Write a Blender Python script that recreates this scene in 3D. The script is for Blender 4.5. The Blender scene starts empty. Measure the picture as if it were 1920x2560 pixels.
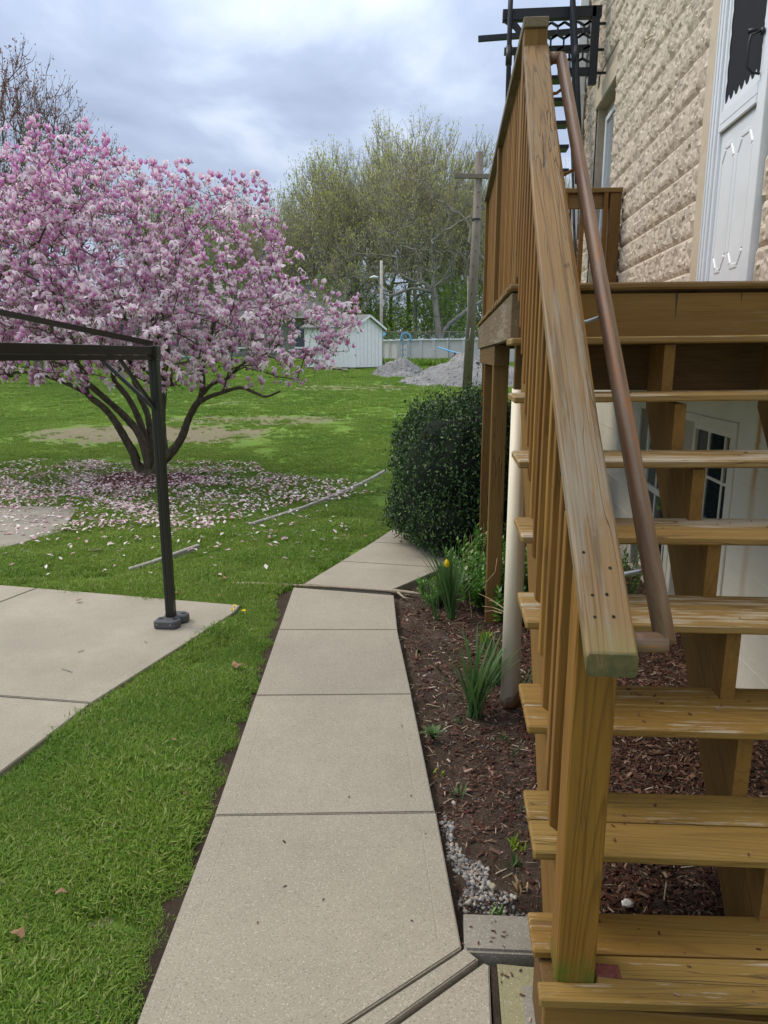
import bpy, bmesh, math, random
import numpy as np
from mathutils import Vector, Matrix, Euler, noise
rnd = random.Random(7)
rng = np.random.default_rng(7)
SC = bpy.context.scene
COL = SC.collection

# ------------------------------------------------------------------ camera, sky, sun, exposure
F = 1776.0
PIT = math.atan((1280 - 893) / F)
YAW = math.atan(164 * math.cos(PIT) / F)
EYE = 1.65
cam_d = bpy.data.cameras.new("camera")
cam = bpy.data.objects.new("camera", cam_d)
COL.objects.link(cam)
cam.location = (0, 0, EYE)
cam.rotation_euler = (math.pi / 2 - PIT, 0, YAW)
cam_d.sensor_fit = 'VERTICAL'
cam_d.sensor_height = 36.0
cam_d.lens = F / 2560 * 36.0
cam_d.clip_start = 0.05
cam_d.clip_end = 1000
SC.camera = cam

SUN_EL, SUN_AZ = math.radians(46), math.radians(-72)
world = bpy.data.worlds.new("World")
SC.world = world
world.use_nodes = True
wt = world.node_tree
wt.nodes.clear()


def wn(t, **k):
    n = wt.nodes.new(t)
    for a, b in k.items():
        setattr(n, a, b)
    return n


def wmath(op, a, b=None, clamp=False):
    n = wn('ShaderNodeMath', operation=op, use_clamp=clamp)
    for i, v in enumerate((a, b)):
        if v is None:
            continue
        if isinstance(v, (int, float)):
            n.inputs[i].default_value = v
        else:
            wt.links.new(v, n.inputs[i])
    return n.outputs[0]


tc = wn('ShaderNodeTexCoord')
sep = wn('ShaderNodeSeparateXYZ')
wt.links.new(tc.outputs['Generated'], sep.inputs[0])
zc = wmath('MAXIMUM', sep.outputs[2], 0.0)
den = wmath('ADD', zc, 0.22)
cx = wmath('DIVIDE', sep.outputs[0], den)
cy = wmath('DIVIDE', sep.outputs[1], den)
comb = wn('ShaderNodeCombineXYZ')
wt.links.new(cx, comb.inputs[0])
wt.links.new(cy, comb.inputs[1])
mp = wn('ShaderNodeMapping')
mp.inputs['Location'].default_value = (3.1, 7.4, 0.0)
mp.inputs['Scale'].default_value = (1.0, 0.9, 1.0)
wt.links.new(comb.outputs[0], mp.inputs[0])
n1 = wn('ShaderNodeTexNoise')
n1.inputs['Scale'].default_value = 1.7
n1.inputs['Detail'].default_value = 9
n1.inputs['Roughness'].default_value = 0.52
n1.inputs['Distortion'].default_value = 0.35
wt.links.new(mp.outputs[0], n1.inputs['Vector'])
ramp = wn('ShaderNodeValToRGB')
ramp.color_ramp.elements[0].position = 0.36
ramp.color_ramp.elements[0].color = (0.300, 0.370, 0.510, 1)
ramp.color_ramp.elements[1].position = 0.68
ramp.color_ramp.elements[1].color = (0.65, 0.72, 0.85, 1)
e = ramp.color_ramp.elements.new(0.52)
e.color = (0.405, 0.485, 0.645, 1)
wt.links.new(n1.outputs[0], ramp.inputs[0])
# overcast brightening towards the zenith (standard overcast sky)
lum = wmath('MULTIPLY_ADD', wmath('POWER', zc, 2.4), 2.9)
lum.node.inputs[2].default_value = 0.95
hz = wmath('POWER', wmath('SUBTRACT', 1.0, zc), 9.0)
mixh = wn('ShaderNodeMix', data_type='RGBA')
wt.links.new(wmath('MULTIPLY', hz, 0.55), mixh.inputs[0])
wt.links.new(ramp.outputs[0], mixh.inputs[6])
mixh.inputs[7].default_value = (0.58, 0.65, 0.76, 1)
# cloud layer turns whiter overhead, away from the blue-grey horizon bank
mixz = wn('ShaderNodeMix', data_type='RGBA')
zr = wn('ShaderNodeMapRange', interpolation_type='SMOOTHSTEP')
zr.inputs[1].default_value = 0.35; zr.inputs[2].default_value = 0.9; zr.inputs[4].default_value = 0.75
wt.links.new(zc, zr.inputs[0])
wt.links.new(zr.outputs[0], mixz.inputs[0])
wt.links.new(mixh.outputs[2], mixz.inputs[6])
mixz.inputs[7].default_value = (0.50, 0.495, 0.48, 1)
vs = wn('ShaderNodeVectorMath', operation='SCALE')
wt.links.new(mixz.outputs[2], vs.inputs[0])
wt.links.new(lum, vs.inputs['Scale'])
bg_cloud = wn('ShaderNodeBackground')
bg_cloud.inputs[1].default_value = 1.0
wt.links.new(vs.outputs[0], bg_cloud.inputs[0])
sky = wn('ShaderNodeTexSky', sky_type='NISHITA')
sky.sun_disc = False
sky.sun_elevation = SUN_EL
sky.sun_rotation = SUN_AZ
bg_sky = wn('ShaderNodeBackground')
bg_sky.inputs[1].default_value = 0.05
wt.links.new(sky.outputs[0], bg_sky.inputs[0])
mixs = wn('ShaderNodeMixShader')
mixs.inputs[0].default_value = 0.97
wt.links.new(bg_sky.outputs[0], mixs.inputs[1])
wt.links.new(bg_cloud.outputs[0], mixs.inputs[2])
wo = wn('ShaderNodeOutputWorld')
wt.links.new(mixs.outputs[0], wo.inputs[0])

sun_d = bpy.data.lights.new("sun", 'SUN')
sun_d.energy = 1.5
sun_d.angle = math.radians(22)
sun_d.color = (1.0, 0.90, 0.74)
sun = bpy.data.objects.new("sun", sun_d)
COL.objects.link(sun)
sd = Vector((math.sin(SUN_AZ) * math.cos(SUN_EL), math.cos(SUN_AZ) * math.cos(SUN_EL), math.sin(SUN_EL)))
sun.rotation_euler = sd.to_track_quat('Z', 'Y').to_euler()

vsx = SC.view_settings
vsx.view_transform = 'Standard'
vsx.look = 'None'
vsx.gamma = 1
vsx.exposure = 0.32
vsx.use_curve_mapping = False
SC.render.engine = 'CYCLES'
SC.cycles.max_bounces = 6
SC.cycles.diffuse_bounces = 3
SC.cycles.transparent_max_bounces = 6
SC.cycles.use_adaptive_sampling = True

# ------------------------------------------------------------------ measuring helpers (camera rays)
_fw = np.array([-math.sin(YAW) * math.cos(PIT), math.cos(YAW) * math.cos(PIT), -math.sin(PIT)])
_rt = np.array([math.cos(YAW), math.sin(YAW), 0])
_up = np.cross(_rt, _fw)


def ray(u, v):
    return _fw + (u - 960) / F * _rt + (1280 - v) / F * _up


def atz(u, v, z=0.0):
    d = ray(u, v)
    p = np.array([0, 0, EYE]) + (z - EYE) / d[2] * d
    return Vector(p)


def atx(u, v, x):
    d = ray(u, v)
    return Vector(np.array([0, 0, EYE]) + x / d[0] * d)


def aty(u, v, y):
    d = ray(u, v)
    return Vector(np.array([0, 0, EYE]) + y / d[1] * d)


def gnd(y):
    t = max(y - 7.0, 0.0)
    return 0.042 * t * t / 8 if t < 4 else 0.042 * (t - 2)


def gnd_np(y):
    t = np.maximum(y - 7, 0)
    return np.where(t < 4, 0.042 * t * t / 8, 0.042 * (t - 2))


# ------------------------------------------------------------------ object helpers
def tag(o, label=None, cat=None, group=None, kind=None):
    if label: o['label'] = label
    if cat: o['category'] = cat
    if group: o['group'] = group
    if kind: o['kind'] = kind
    return o


def thing(name, label, cat, loc=(0, 0, 0), group=None):
    o = bpy.data.objects.new(name, None)
    o.empty_display_size = 0.2
    COL.objects.link(o)
    o.location = loc
    return tag(o, label, cat, group)


def link(name, me, mat=None, parent=None, mw=None, **k):
    """links mesh data as an object; the matrix is given in world coordinates"""
    if mat is not None and len(me.materials) == 0:
        me.materials.append(mat)
    o = bpy.data.objects.new(name, me)
    COL.objects.link(o)
    m = mw if mw is not None else Matrix()
    if parent is not None:
        o.parent = parent
        pm = Matrix.Translation(parent.location) if parent.parent is None else None
        if pm is None:
            pm = WM[parent.name]
        elif parent.name in WM:
            pm = WM[parent.name]
        o.matrix_parent_inverse = pm.inverted()
    o.matrix_basis = m
    WM[o.name] = m.copy()
    tag(o, **k)
    return o


WM = {}


def mesh(name, V, Fc, smooth=False):
    me = bpy.data.meshes.new(name)
    V = V.tolist() if isinstance(V, np.ndarray) else V
    Fc = Fc.tolist() if isinstance(Fc, np.ndarray) else Fc
    me.from_pydata(V, [], Fc)
    if smooth:
        me.polygons.foreach_set('use_smooth', [True] * len(me.polygons))
    me.update()
    return me


def bm_mesh(name, bm, smooth=False):
    me = bpy.data.meshes.new(name)
    bmesh.ops.recalc_face_normals(bm, faces=bm.faces)
    bm.to_mesh(me)
    bm.free()
    if smooth:
        me.polygons.foreach_set('use_smooth', [True] * len(me.polygons))
    return me


_bc = {}


def box_mesh(L, W, T, bev=0.004, mat=None, jit=0):
    """long axis along local X, from 0 to L; Y and Z centred"""
    key = (round(L, 3), round(W, 3), round(T, 3), round(bev, 4), mat.name if mat else '', jit)
    if key in _bc:
        return _bc[key]
    bm = bmesh.new()
    bmesh.ops.create_cube(bm, size=1)
    for v in bm.verts:
        v.co = Vector(((v.co.x + .5) * L, v.co.y * W, v.co.z * T))
    if bev > 0:
        bmesh.ops.bevel(bm, geom=list(bm.edges), offset=min(bev, T * .3, W * .3), segments=1, affect='EDGES')
    me = bm_mesh('board', bm)
    if mat: me.materials.append(mat)
    _bc[key] = me
    return me


def frame(p0, p1, up=(0, 0, 1)):
    p0, p1, up = Vector(p0), Vector(p1), Vector(up)
    x = (p1 - p0).normalized()
    y = up.cross(x)
    if y.length < 1e-4: y = Vector((0, 1, 0)).cross(x)
    y.normalize()
    z = x.cross(y)
    m = Matrix((x, y, z)).transposed().to_4x4()
    m.translation = p0
    return m


def board(name, p0, p1, W, T, mat, parent, up=(0, 0, 1), bev=0.004, **k):
    L = (Vector(p1) - Vector(p0)).length
    return link(name, box_mesh(L, W, T, bev, mat), None, parent, frame(p0, p1, up), **k)


def abox(name, lo, hi, mat, parent, bev=0.003, axis=None, **k):
    """axis aligned box lo-hi; the wood grain runs along its longest axis"""
    lo, hi = Vector(map(min, zip(lo, hi))), Vector(map(max, zip(lo, hi)))
    c = (lo + hi) / 2
    d = hi - lo
    a = axis if axis is not None else max(range(3), key=lambda i: d[i])
    if a == 0:
        return board(name, (lo.x, c.y, c.z), (hi.x, c.y, c.z), d.y, d.z, mat, parent, bev=bev, **k)
    if a == 1:
        return board(name, (c.x, lo.y, c.z), (c.x, hi.y, c.z), d.x, d.z, mat, parent, bev=bev, **k)
    return board(name, (c.x, c.y, lo.z), (c.x, c.y, hi.z), d.y, d.x, mat, parent, up=(1, 0, 0), bev=bev, **k)


def tube(pts, rad, n=8, caps=True):
    pts = [Vector(p) for p in pts]
    if not hasattr(rad, '__len__'): rad = [rad] * len(pts)
    V, Fc = [], []
    prev = None
    for i, p in enumerate(pts):
        t = (pts[min(i + 1, len(pts) - 1)] - pts[max(i - 1, 0)]).normalized()
        if prev is None:
            a = t.orthogonal().normalized()
        else:
            a = (prev - t * prev.dot(t)).normalized()
        prev = a
        b = t.cross(a)
        for k in range(n):
            an = 2 * math.pi * k / n
            V.append(tuple(p + (a * math.cos(an) + b * math.sin(an)) * rad[i]))
    for i in range(len(pts) - 1):
        for k in range(n):
            Fc.append((i * n + k, i * n + (k + 1) % n, (i + 1) * n + (k + 1) % n, (i + 1) * n + k))
    if caps:
        Fc.append(tuple(reversed(range(n))))
        Fc.append(tuple(range((len(pts) - 1) * n, len(pts) * n)))
    return V, Fc


class MB:
    def __init__(self):
        self.V, self.F = [], []

    def add(self, V, Fc):
        o = len(self.V)
        self.V += [tuple(v) for v in V]
        self.F += [tuple(i + o for i in f) for f in Fc]
        return self

    def tube(self, pts, rad, n=8, caps=True):
        return self.add(*tube(pts, rad, n, caps))

    def box(self, lo, hi):
        x0, y0, z0 = lo
        x1, y1, z1 = hi
        V = [(x0, y0, z0), (x1, y0, z0), (x1, y1, z0), (x0, y1, z0), (x0, y0, z1), (x1, y0, z1), (x1, y1, z1), (x0, y1, z1)]
        return self.add(V, [(0, 3, 2, 1), (4, 5, 6, 7), (0, 1, 5, 4), (1, 2, 6, 5), (2, 3, 7, 6), (3, 0, 4, 7)])

    def bar(self, p0, p1, w, t, up=(0, 0, 1)):
        m = frame(p0, p1, up)
        L = (Vector(p1) - Vector(p0)).length
        V = [m @ Vector((x, y, z)) for x in (0, L) for y in (-w / 2, w / 2) for z in (-t / 2, t / 2)]
        return self.add(V, [(0, 1, 3, 2), (4, 6, 7, 5), (0, 4, 5, 1), (2, 3, 7, 6), (0, 2, 6, 4), (1, 5, 7, 3)])

    def poly(self, pts, n):
        """extrude closed polygon pts (3D) by vector n"""
        n = Vector(n)
        m = len(pts)
        V = [Vector(p) for p in pts] + [Vector(p) + n for p in pts]
        Fc = [tuple(range(m)), tuple(reversed(range(m, 2 * m)))]
        Fc += [(i, (i + 1) % m, m + (i + 1) % m, m + i) for i in range(m)]
        return self.add(V, Fc)

    def build(self, name, mat=None, parent=None, smooth=False, bevel=0, mw=None, **k):
        me = mesh(name, self.V, self.F)
        bm = bmesh.new()
        bm.from_mesh(me)
        bmesh.ops.recalc_face_normals(bm, faces=bm.faces)
        if bevel:
            bmesh.ops.bevel(bm, geom=[e for e in bm.edges if len(e.link_faces) == 2 and e.calc_face_angle(0) > .5], offset=bevel, segments=1, affect='EDGES')
        bm.to_mesh(me)
        bm.free()
        if smooth:
            me.polygons.foreach_set('use_smooth', [True] * len(me.polygons))
        return link(name, me, mat, parent, mw, **k)


def scatter(TV, TF, pos, rot, scl):
    """copies of a small template: pos (n,3), rot (n,3,3), scl (n,) or (n,3)"""
    n = len(pos)
    scl = np.asarray(scl)
    if scl.ndim == 1: scl = scl[:, None].repeat(3, 1)
    V = TV[None, :, :] * scl[:, None, :]
    V = np.einsum('nij,nkj->nki', rot, V) + pos[:, None, :]
    k = TV.shape[0]
    Fa = (TF[None, :, :] + (np.arange(n) * k)[:, None, None]).reshape(-1, TF.shape[1])
    return V.reshape(-1, 3), Fa


def rots(n, tilt=math.pi, r=rng, yaw=None):
    """random rotation matrices: random yaw, tilt up to 'tilt' about a random axis"""
    a = r.uniform(0, 2 * np.pi, n) if yaw is None else yaw
    b = r.uniform(-tilt, tilt, n)
    c = r.uniform(-tilt, tilt, n)
    ca, sa, cb, sb, cc, sc = np.cos(a), np.sin(a), np.cos(b), np.sin(b), np.cos(c), np.sin(c)
    R = np.zeros((n, 3, 3))
    Rz = np.zeros((n, 3, 3)); Rz[:, 0, 0] = ca; Rz[:, 0, 1] = -sa; Rz[:, 1, 0] = sa; Rz[:, 1, 1] = ca; Rz[:, 2, 2] = 1
    Rx = np.zeros((n, 3, 3)); Rx[:, 0, 0] = 1; Rx[:, 1, 1] = cb; Rx[:, 1, 2] = -sb; Rx[:, 2, 1] = sb; Rx[:, 2, 2] = cb
    Ry = np.zeros((n, 3, 3)); Ry[:, 1, 1] = 1; Ry[:, 0, 0] = cc; Ry[:, 0, 2] = sc; Ry[:, 2, 0] = -sc; Ry[:, 2, 2] = cc
    return Rz @ Ry @ Rx


# ------------------------------------------------------------------ material helpers
class NT:
    def __init__(self, name):
        self.m = bpy.data.materials.new(name)
        self.m.use_nodes = True
        self.t = self.m.node_tree
        self.b = self.t.nodes['Principled BSDF']
        self.b.inputs['Specular IOR Level'].default_value = 0.3

    def n(self, t, ins=None, **k):
        nd = self.t.nodes.new(t)
        for a, b in k.items(): setattr(nd, a, b)
        for a, b in (ins or {}).items():
            if hasattr(b, 'is_linked') or isinstance(b, bpy.types.NodeSocket):
                self.t.links.new(b, nd.inputs[a])
            else:
                nd.inputs[a].default_value = b
        return nd

    def m_(self, op, a, b=0.0, c=None, clamp=False):
        ins = {0: a, 1: b}
        if c is not None: ins[2] = c
        return self.n('ShaderNodeMath', ins, operation=op, use_clamp=clamp).outputs[0]

    def noise(self, vec, scale, detail=4, rough=.55, dist=0.0):
        ins = {'Scale': scale, 'Detail': detail, 'Roughness': rough, 'Distortion': dist}
        if vec is not None: ins['Vector'] = vec
        return self.n('ShaderNodeTexNoise', ins).outputs[0]

    def ramp(self, fac, stops, interp='LINEAR'):
        r = self.n('ShaderNodeValToRGB', {0: fac})
        r.color_ramp.interpolation = interp
        els = r.color_ramp.elements
        while len(els) < len(stops): els.new(0.5)
        for e_, (p, c) in zip(els, stops):
            e_.position = p
            e_.color = (*c, 1) if hasattr(c, '__len__') else (c, c, c, 1)
        return r.outputs[0]

    def mix(self, f, a, b, mode='MIX'):
        nd = self.t.nodes.new('ShaderNodeMix')
        nd.data_type = 'RGBA'
        nd.blend_type = mode
        for i, v in ((0, f), (6, a), (7, b)):
            if isinstance(v, bpy.types.NodeSocket): self.t.links.new(v, nd.inputs[i])
            elif i == 0: nd.inputs[0].default_value = v
            else: nd.inputs[i].default_value = (*v, 1)
        return nd.outputs[2]

    def co(self, kind='Object'):
        return self.n('ShaderNodeTexCoord').outputs[kind]

    def map(self, vec, scale=(1, 1, 1), loc=(0, 0, 0), rot=(0, 0, 0)):
        return self.n('ShaderNodeMapping', {'Vector': vec, 'Scale': scale, 'Location': loc, 'Rotation': rot}).outputs[0]

    def rand_off(self, vec):
        oi = self.n('ShaderNodeObjectInfo').outputs['Random']
        k = self.m_('MULTIPLY', oi, 37.0)
        cxy = self.n('ShaderNodeCombineXYZ', {0: k, 1: self.m_('MULTIPLY', oi, 11.0), 2: self.m_('MULTIPLY', oi, 23.0)}).outputs[0]
        return self.n('ShaderNodeVectorMath', {0: vec, 1: cxy}, operation='ADD').outputs[0], oi

    def bump(self, h, strength=.3, dist=.01):
        b = self.n('ShaderNodeBump', {'Height': h, 'Strength': strength, 'Distance': dist})
        self.t.links.new(b.outputs[0], self.b.inputs['Normal'])

    def out(self, col=None, rough=None, metal=None):
        for nm, v in (('Base Color', col), ('Roughness', rough), ('Metallic', metal)):
            if v is None: continue
            if isinstance(v, bpy.types.NodeSocket): self.t.links.new(v, self.b.inputs[nm])
            elif nm == 'Base Color': self.b.inputs[nm].default_value = (*v, 1)
            else: self.b.inputs[nm].default_value = v
        return self.m


def wood(name, c1, c2, dark, wear_c=(.42, .34, .25), wear=0.0, wear_top=True, crack=.35, rough=.62, rings=9.0, algae=None, ringk=.42, tone=.5):
    M = NT(name)
    v0 = M.co()
    v, oi = M.rand_off(v0)
    vs_ = M.map(v, (.38, 7.5, 7.5))
    nz = M.noise(vs_, 1.0, 3, .5, .6)
    ring = M.m_('FRACT', M.m_('MULTIPLY', nz, rings * 1.7))
    line = M.ramp(ring, [(0, 0.0), (.55, .05), (.88, 1.0), (1.0, .15)])
    fib = M.noise(M.map(v, (5, 170, 170)), 1.0, 3, .6)
    big = M.noise(M.map(v, (1.1, 3.5, 3.5)), 1.0, 3, .6)
    col = M.mix(M.ramp(big, [(.32, 0.), (.68, 1.)]), c1, c2)
    col = M.mix(M.m_('MULTIPLY', line, ringk), col, dark)
    col = M.mix(M.m_('MULTIPLY', M.ramp(fib, [(.35, 0.), (.7, 1.)]), .28), col, dark)
    # board to board tone
    col = M.mix(M.m_('MULTIPLY_ADD', oi, tone, .0), col, M.mix(1.0, col, (.80, .74, .66) if tone <= .5 else (.58, .50, .40), 'MULTIPLY'))
    if wear > 0:
        wn_ = M.noise(M.map(v, (5.0, 75, 75)), 1.0, 6, .7)
        wl = M.noise(M.map(v, (1.5, 5, 5)), 1.0, 3, .5)
        s = M.m_('ADD', wn_, M.m_('MULTIPLY', M.m_('SUBTRACT', wl, .5), .8))
        w = M.ramp(s, [(.66 - wear * .34, 0.), (.70 - wear * .30, .55), (.85 - wear * .2, 1.)])
        if wear_top:
            g = M.n('ShaderNodeNewGeometry').outputs['Normal']
            nz_ = M.n('ShaderNodeSeparateXYZ', {0: g}).outputs[2]
            w = M.m_('MULTIPLY', w, M.ramp(nz_, [(.3, .12), (.8, 1.)]))
        wc = M.mix(fib, wear_c, tuple(x * .62 for x in wear_c))
        col = M.mix(w, col, wc)
    ck = M.noise(M.map(v, (1.6, 30, 30), (5, 5, 5)), 1.0, 2, .5, .4)
    cl = M.ramp(ck, [(.0, 0.), (.485, 0.), (.5, 1.), (.515, 0.)])
    cg = M.ramp(M.noise(M.map(v, (1.2, 6, 6), (9, 1, 3)), 1.0, 2), [(.5, 0.), (.62, 1.)])
    cl = M.m_('MULTIPLY', M.m_('MULTIPLY', cl, cg), crack * 1.3, clamp=True)
    col = M.mix(cl, col, (.035, .022, .012))
    # knots
    kn = M.n('ShaderNodeTexVoronoi', {'Vector': M.map(v, (1.3, 5, 5), (2, 7, 1)), 'Scale': 1.0}).outputs['Distance']
    kk = M.ramp(kn, [(.0, 1.), (.06, .8), (.11, 0.)])
    col = M.mix(M.m_('MULTIPLY', kk, .75), col, (.07, .04, .02))
    if algae:
        for ax, a0, a1, cc in algae:
            s_ = M.n('ShaderNodeSeparateXYZ', {0: v0}).outputs[ax]
            nn = M.noise(M.map(v, (6, 30, 30)), 1.0, 4, .6)
            q = M.m_('ADD', s_, M.m_('MULTIPLY', M.m_('SUBTRACT', nn, .5), abs(a1 - a0) * 1.6))
            mr = M.n('ShaderNodeMapRange', {0: q, 1: a0, 2: a1, 3: 1.0, 4: 0.0}).outputs[0]
            pt_ = M.ramp(M.noise(M.map(v, (14, 14, 14)), 1.0, 3, .6), [(.36, .4), (.56, 1.)])
            col = M.mix(M.m_('MULTIPLY', M.m_('MULTIPLY', mr, pt_), .85), col, cc)
    h = M.m_('ADD', M.m_('MULTIPLY', fib, .5), M.m_('ADD', M.m_('MULTIPLY', line, -.5), M.m_('MULTIPLY', cl, -3.0)))
    M.bump(h, .55, .0022)
    return M.out(col, M.ramp(fib, [(.2, rough - .1), (.8, rough + .12)]))


def plain(name, col, rough=.5, metal=0.0, var=.12, scale=20, bump=0.0, spec=.4):
    M = NT(name)
    nz = M.noise(M.co(), scale, 5, .6)
    c = M.mix(M.ramp(nz, [(.3, 0.), (.7, 1.)]), tuple(x * (1 - var) for x in col), tuple(min(1, x * (1 + var)) for x in col))
    if bump: M.bump(nz, bump, .004)
    M.b.inputs['Specular IOR Level'].default_value = spec
    return M.out(c, rough, metal)


def leafmat(name, stops, rough=.5, trans=.25, spec=.4, backc=None):
    M = NT(name)
    r = M.n('ShaderNodeNewGeometry')
    c = M.ramp(r.outputs['Random Per Island'], stops)
    if backc is not None:
        c = M.mix(r.outputs['Backfacing'], c, backc)
    M.b.inputs['Specular IOR Level'].default_value = spec
    M.out(c, rough)
    if trans:
        tr = M.n('ShaderNodeBsdfTranslucent', {0: c})
        mx = M.n('ShaderNodeMixShader', {0: trans, 1: M.b.outputs[0], 2: tr.outputs[0]})
        M.t.links.new(mx.outputs[0], M.t.nodes['Material Output'].inputs[0])
    return M.m


M_tread = wood('wood_tread', (.31, .190, .050), (.245, .138, .028), (.13, .07, .018), (.52, .45, .35), .20, True, .35)
M_tread_worn = wood('wood_tread_worn', (.33, .215, .075), (.27, .165, .048), (.15, .088, .03), (.58, .51, .40), .46, True, .45)
M_tread_green = wood('wood_tread_mossy', (.30, .195, .055), (.24, .145, .032), (.12, .07, .018), (.50, .43, .33), .16, True, .7,
                     algae=[(1, -.150, -.128, (.10, .11, .018))])
M_deckw = wood('wood_deck', (.25, .155, .055), (.20, .115, .038), (.10, .055, .018), (.33, .27, .20), .2, True, .4)
M_fascia = wood('wood_fascia_stained', (.25, .145, .036), (.19, .105, .026), (.11, .055, .014), (.3, .22, .15), .03, False, .3, rings=3, ringk=.15)
M_rim = wood('wood_rim_weathered', (.20, .15, .09), (.17, .12, .065), (.09, .06, .035), (.33, .28, .21), .45, False, .5, rings=12)
M_post = wood('wood_post', (.22, .125, .033), (.18, .095, .024), (.09, .045, .013), crack=.7, rings=14)
M_newel = wood('wood_newel', (.315, .165, .030), (.25, .122, .020), (.11, .052, .009), crack=.25, rings=18, ringk=.6,
               algae=[(0, .03, .085, (.085, .12, .014))])
M_bal = wood('wood_baluster', (.37, .195, .045), (.27, .13, .027), (.10, .05, .012), crack=.2, rings=8, tone=.9)
M_cap = wood('wood_cap_weathered', (.31, .185, .075), (.225, .16, .092), (.11, .078, .045), (.28, .235, .175), .42, False, .7, rings=11, ringk=.7,
             algae=[(0, .0, .09, (.22, .185, .075)), (0, .003, .008, (.065, .066, .026))])
M_cap2 = wood('wood_rail_grey', (.22, .18, .12), (.17, .13, .085), (.10, .075, .05), (.3, .27, .22), .3, False, .5)
M_str = wood('wood_stringer', (.26, .15, .034), (.21, .11, .026), (.13, .06, .016), crack=.2, rings=7)
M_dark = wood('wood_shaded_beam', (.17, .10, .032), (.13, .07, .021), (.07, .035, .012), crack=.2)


def concrete(name, base, spec_amt=.5, blot=.16, warm=(1.06, 1.0, .9)):
    M = NT(name)
    v = M.co()
    big = M.noise(v, 2.2, 5, .6)
    mid = M.noise(v, 14, 5, .6)
    c = M.mix(M.ramp(big, [(.3, 0.), (.7, 1.)]), tuple(x * (1 - blot) for x in base), tuple(x * (1 + blot * .7) for x in base))
    c = M.mix(M.m_('MULTIPLY', M.ramp(mid, [(.35, 0.), (.75, 1.)]), .30), c, tuple(x * .68 for x in base))
    stn = M.noise(M.map(v, (1, 1, 1), (7, 3, 1)), .9, 4, .55, 1.2)
    c = M.mix(M.ramp(stn, [(.56, 0.), (.70, .20)]), c, tuple(x * .66 for x in base))
    c = M.mix(M.ramp(M.noise(v, 33, 3, .6), [(.66, 0.), (.74, .45)]), c, (base[0] * 1.28, base[1] * 1.27, base[2] * 1.25))
    oi_ = M.n('ShaderNodeObjectInfo').outputs['Random']
    c = M.mix(M.m_('MULTIPLY', oi_, .35), c, tuple(x * .78 for x in base))
    rs = M.noise(M.map(v, (1, 1, 1), (2, 9, 4)), 2.3, 2, .5)
    c = M.mix(M.ramp(rs, [(.735, 0.), (.78, .5)]), c, (.30, .19, .09))
    # hairline cracks
    ckv = M.n('ShaderNodeTexVoronoi', {'Vector': M.n('ShaderNodeVectorMath', {0: v, 1: M.n('ShaderNodeVectorMath', {0: M.n('ShaderNodeTexNoise', {'Vector': v, 'Scale': 5.0, 'Detail': 5.0}).outputs['Color'], 1: (.25, .25, .25)}, operation='MULTIPLY').outputs[0]}, operation='ADD').outputs[0], 'Scale': .75}, feature='DISTANCE_TO_EDGE').outputs['Distance']
    c = M.mix(M.m_('MULTIPLY', M.ramp(ckv, [(.0, 1.), (.0015, 0.)]), .10), c, tuple(x * .4 for x in base))
    vo = M.n('ShaderNodeTexVoronoi', {'Vector': v, 'Scale': 190.0})
    vr = M.n('ShaderNodeSeparateColor', {0: vo.outputs['Color']}).outputs[0]
    lt = M.m_('MULTIPLY', M.ramp(vr, [(.80, 0.), (.86, 1.)]), M.ramp(vo.outputs['Distance'], [(.25, 1.), (.5, 0.)]))
    dk = M.m_('MULTIPLY', M.ramp(vr, [(.10, 1.), (.16, 0.)]), M.ramp(vo.outputs['Distance'], [(.25, 1.), (.5, 0.)]))
    c = M.mix(M.m_('MULTIPLY', lt, spec_amt), c, (.60, .56, .48))
    c = M.mix(M.m_('MULTIPLY', dk, spec_amt * 1.1), c, (.12, .11, .10))
    fine = M.noise(v, 150, 4, .75)
    c = M.mix(M.m_('MULTIPLY', M.ramp(fine, [(.38, 1.), (.58, 0.)]), .42), c, tuple(x * .45 for x in base))
    M.bump(M.m_('ADD', fine, M.m_('MULTIPLY', mid, .6)), .5, .0025)
    return M.out(c, .85)


M_conc = concrete('concrete_walk', (.385, .342, .268), .7, .10)
M_conc2 = concrete('concrete_patio', (.39, .35, .275), .45, .17)
M_conc3 = concrete('concrete_old', (.30, .275, .225), .5, .3)
M_mossy = concrete('concrete_mossy', (.33, .30, .17), .5, .35)


def ground_mat(name, stops, scale=3.0, bump=.6, extra=None, bscale=60, bd=.02):
    M = NT(name)
    v = M.co()
    a = M.noise(v, scale, 8, .65)
    b = M.noise(v, scale * 18, 5, .7)
    s = M.m_('ADD', M.m_('MULTIPLY', a, .6), M.m_('MULTIPLY', b, .4))
    c = M.ramp(s, stops)
    if extra: c = extra(M, v, c)
    M.bump(M.noise(v, bscale, 6, .7), bump, bd)
    return M.out(c, .95)


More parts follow.
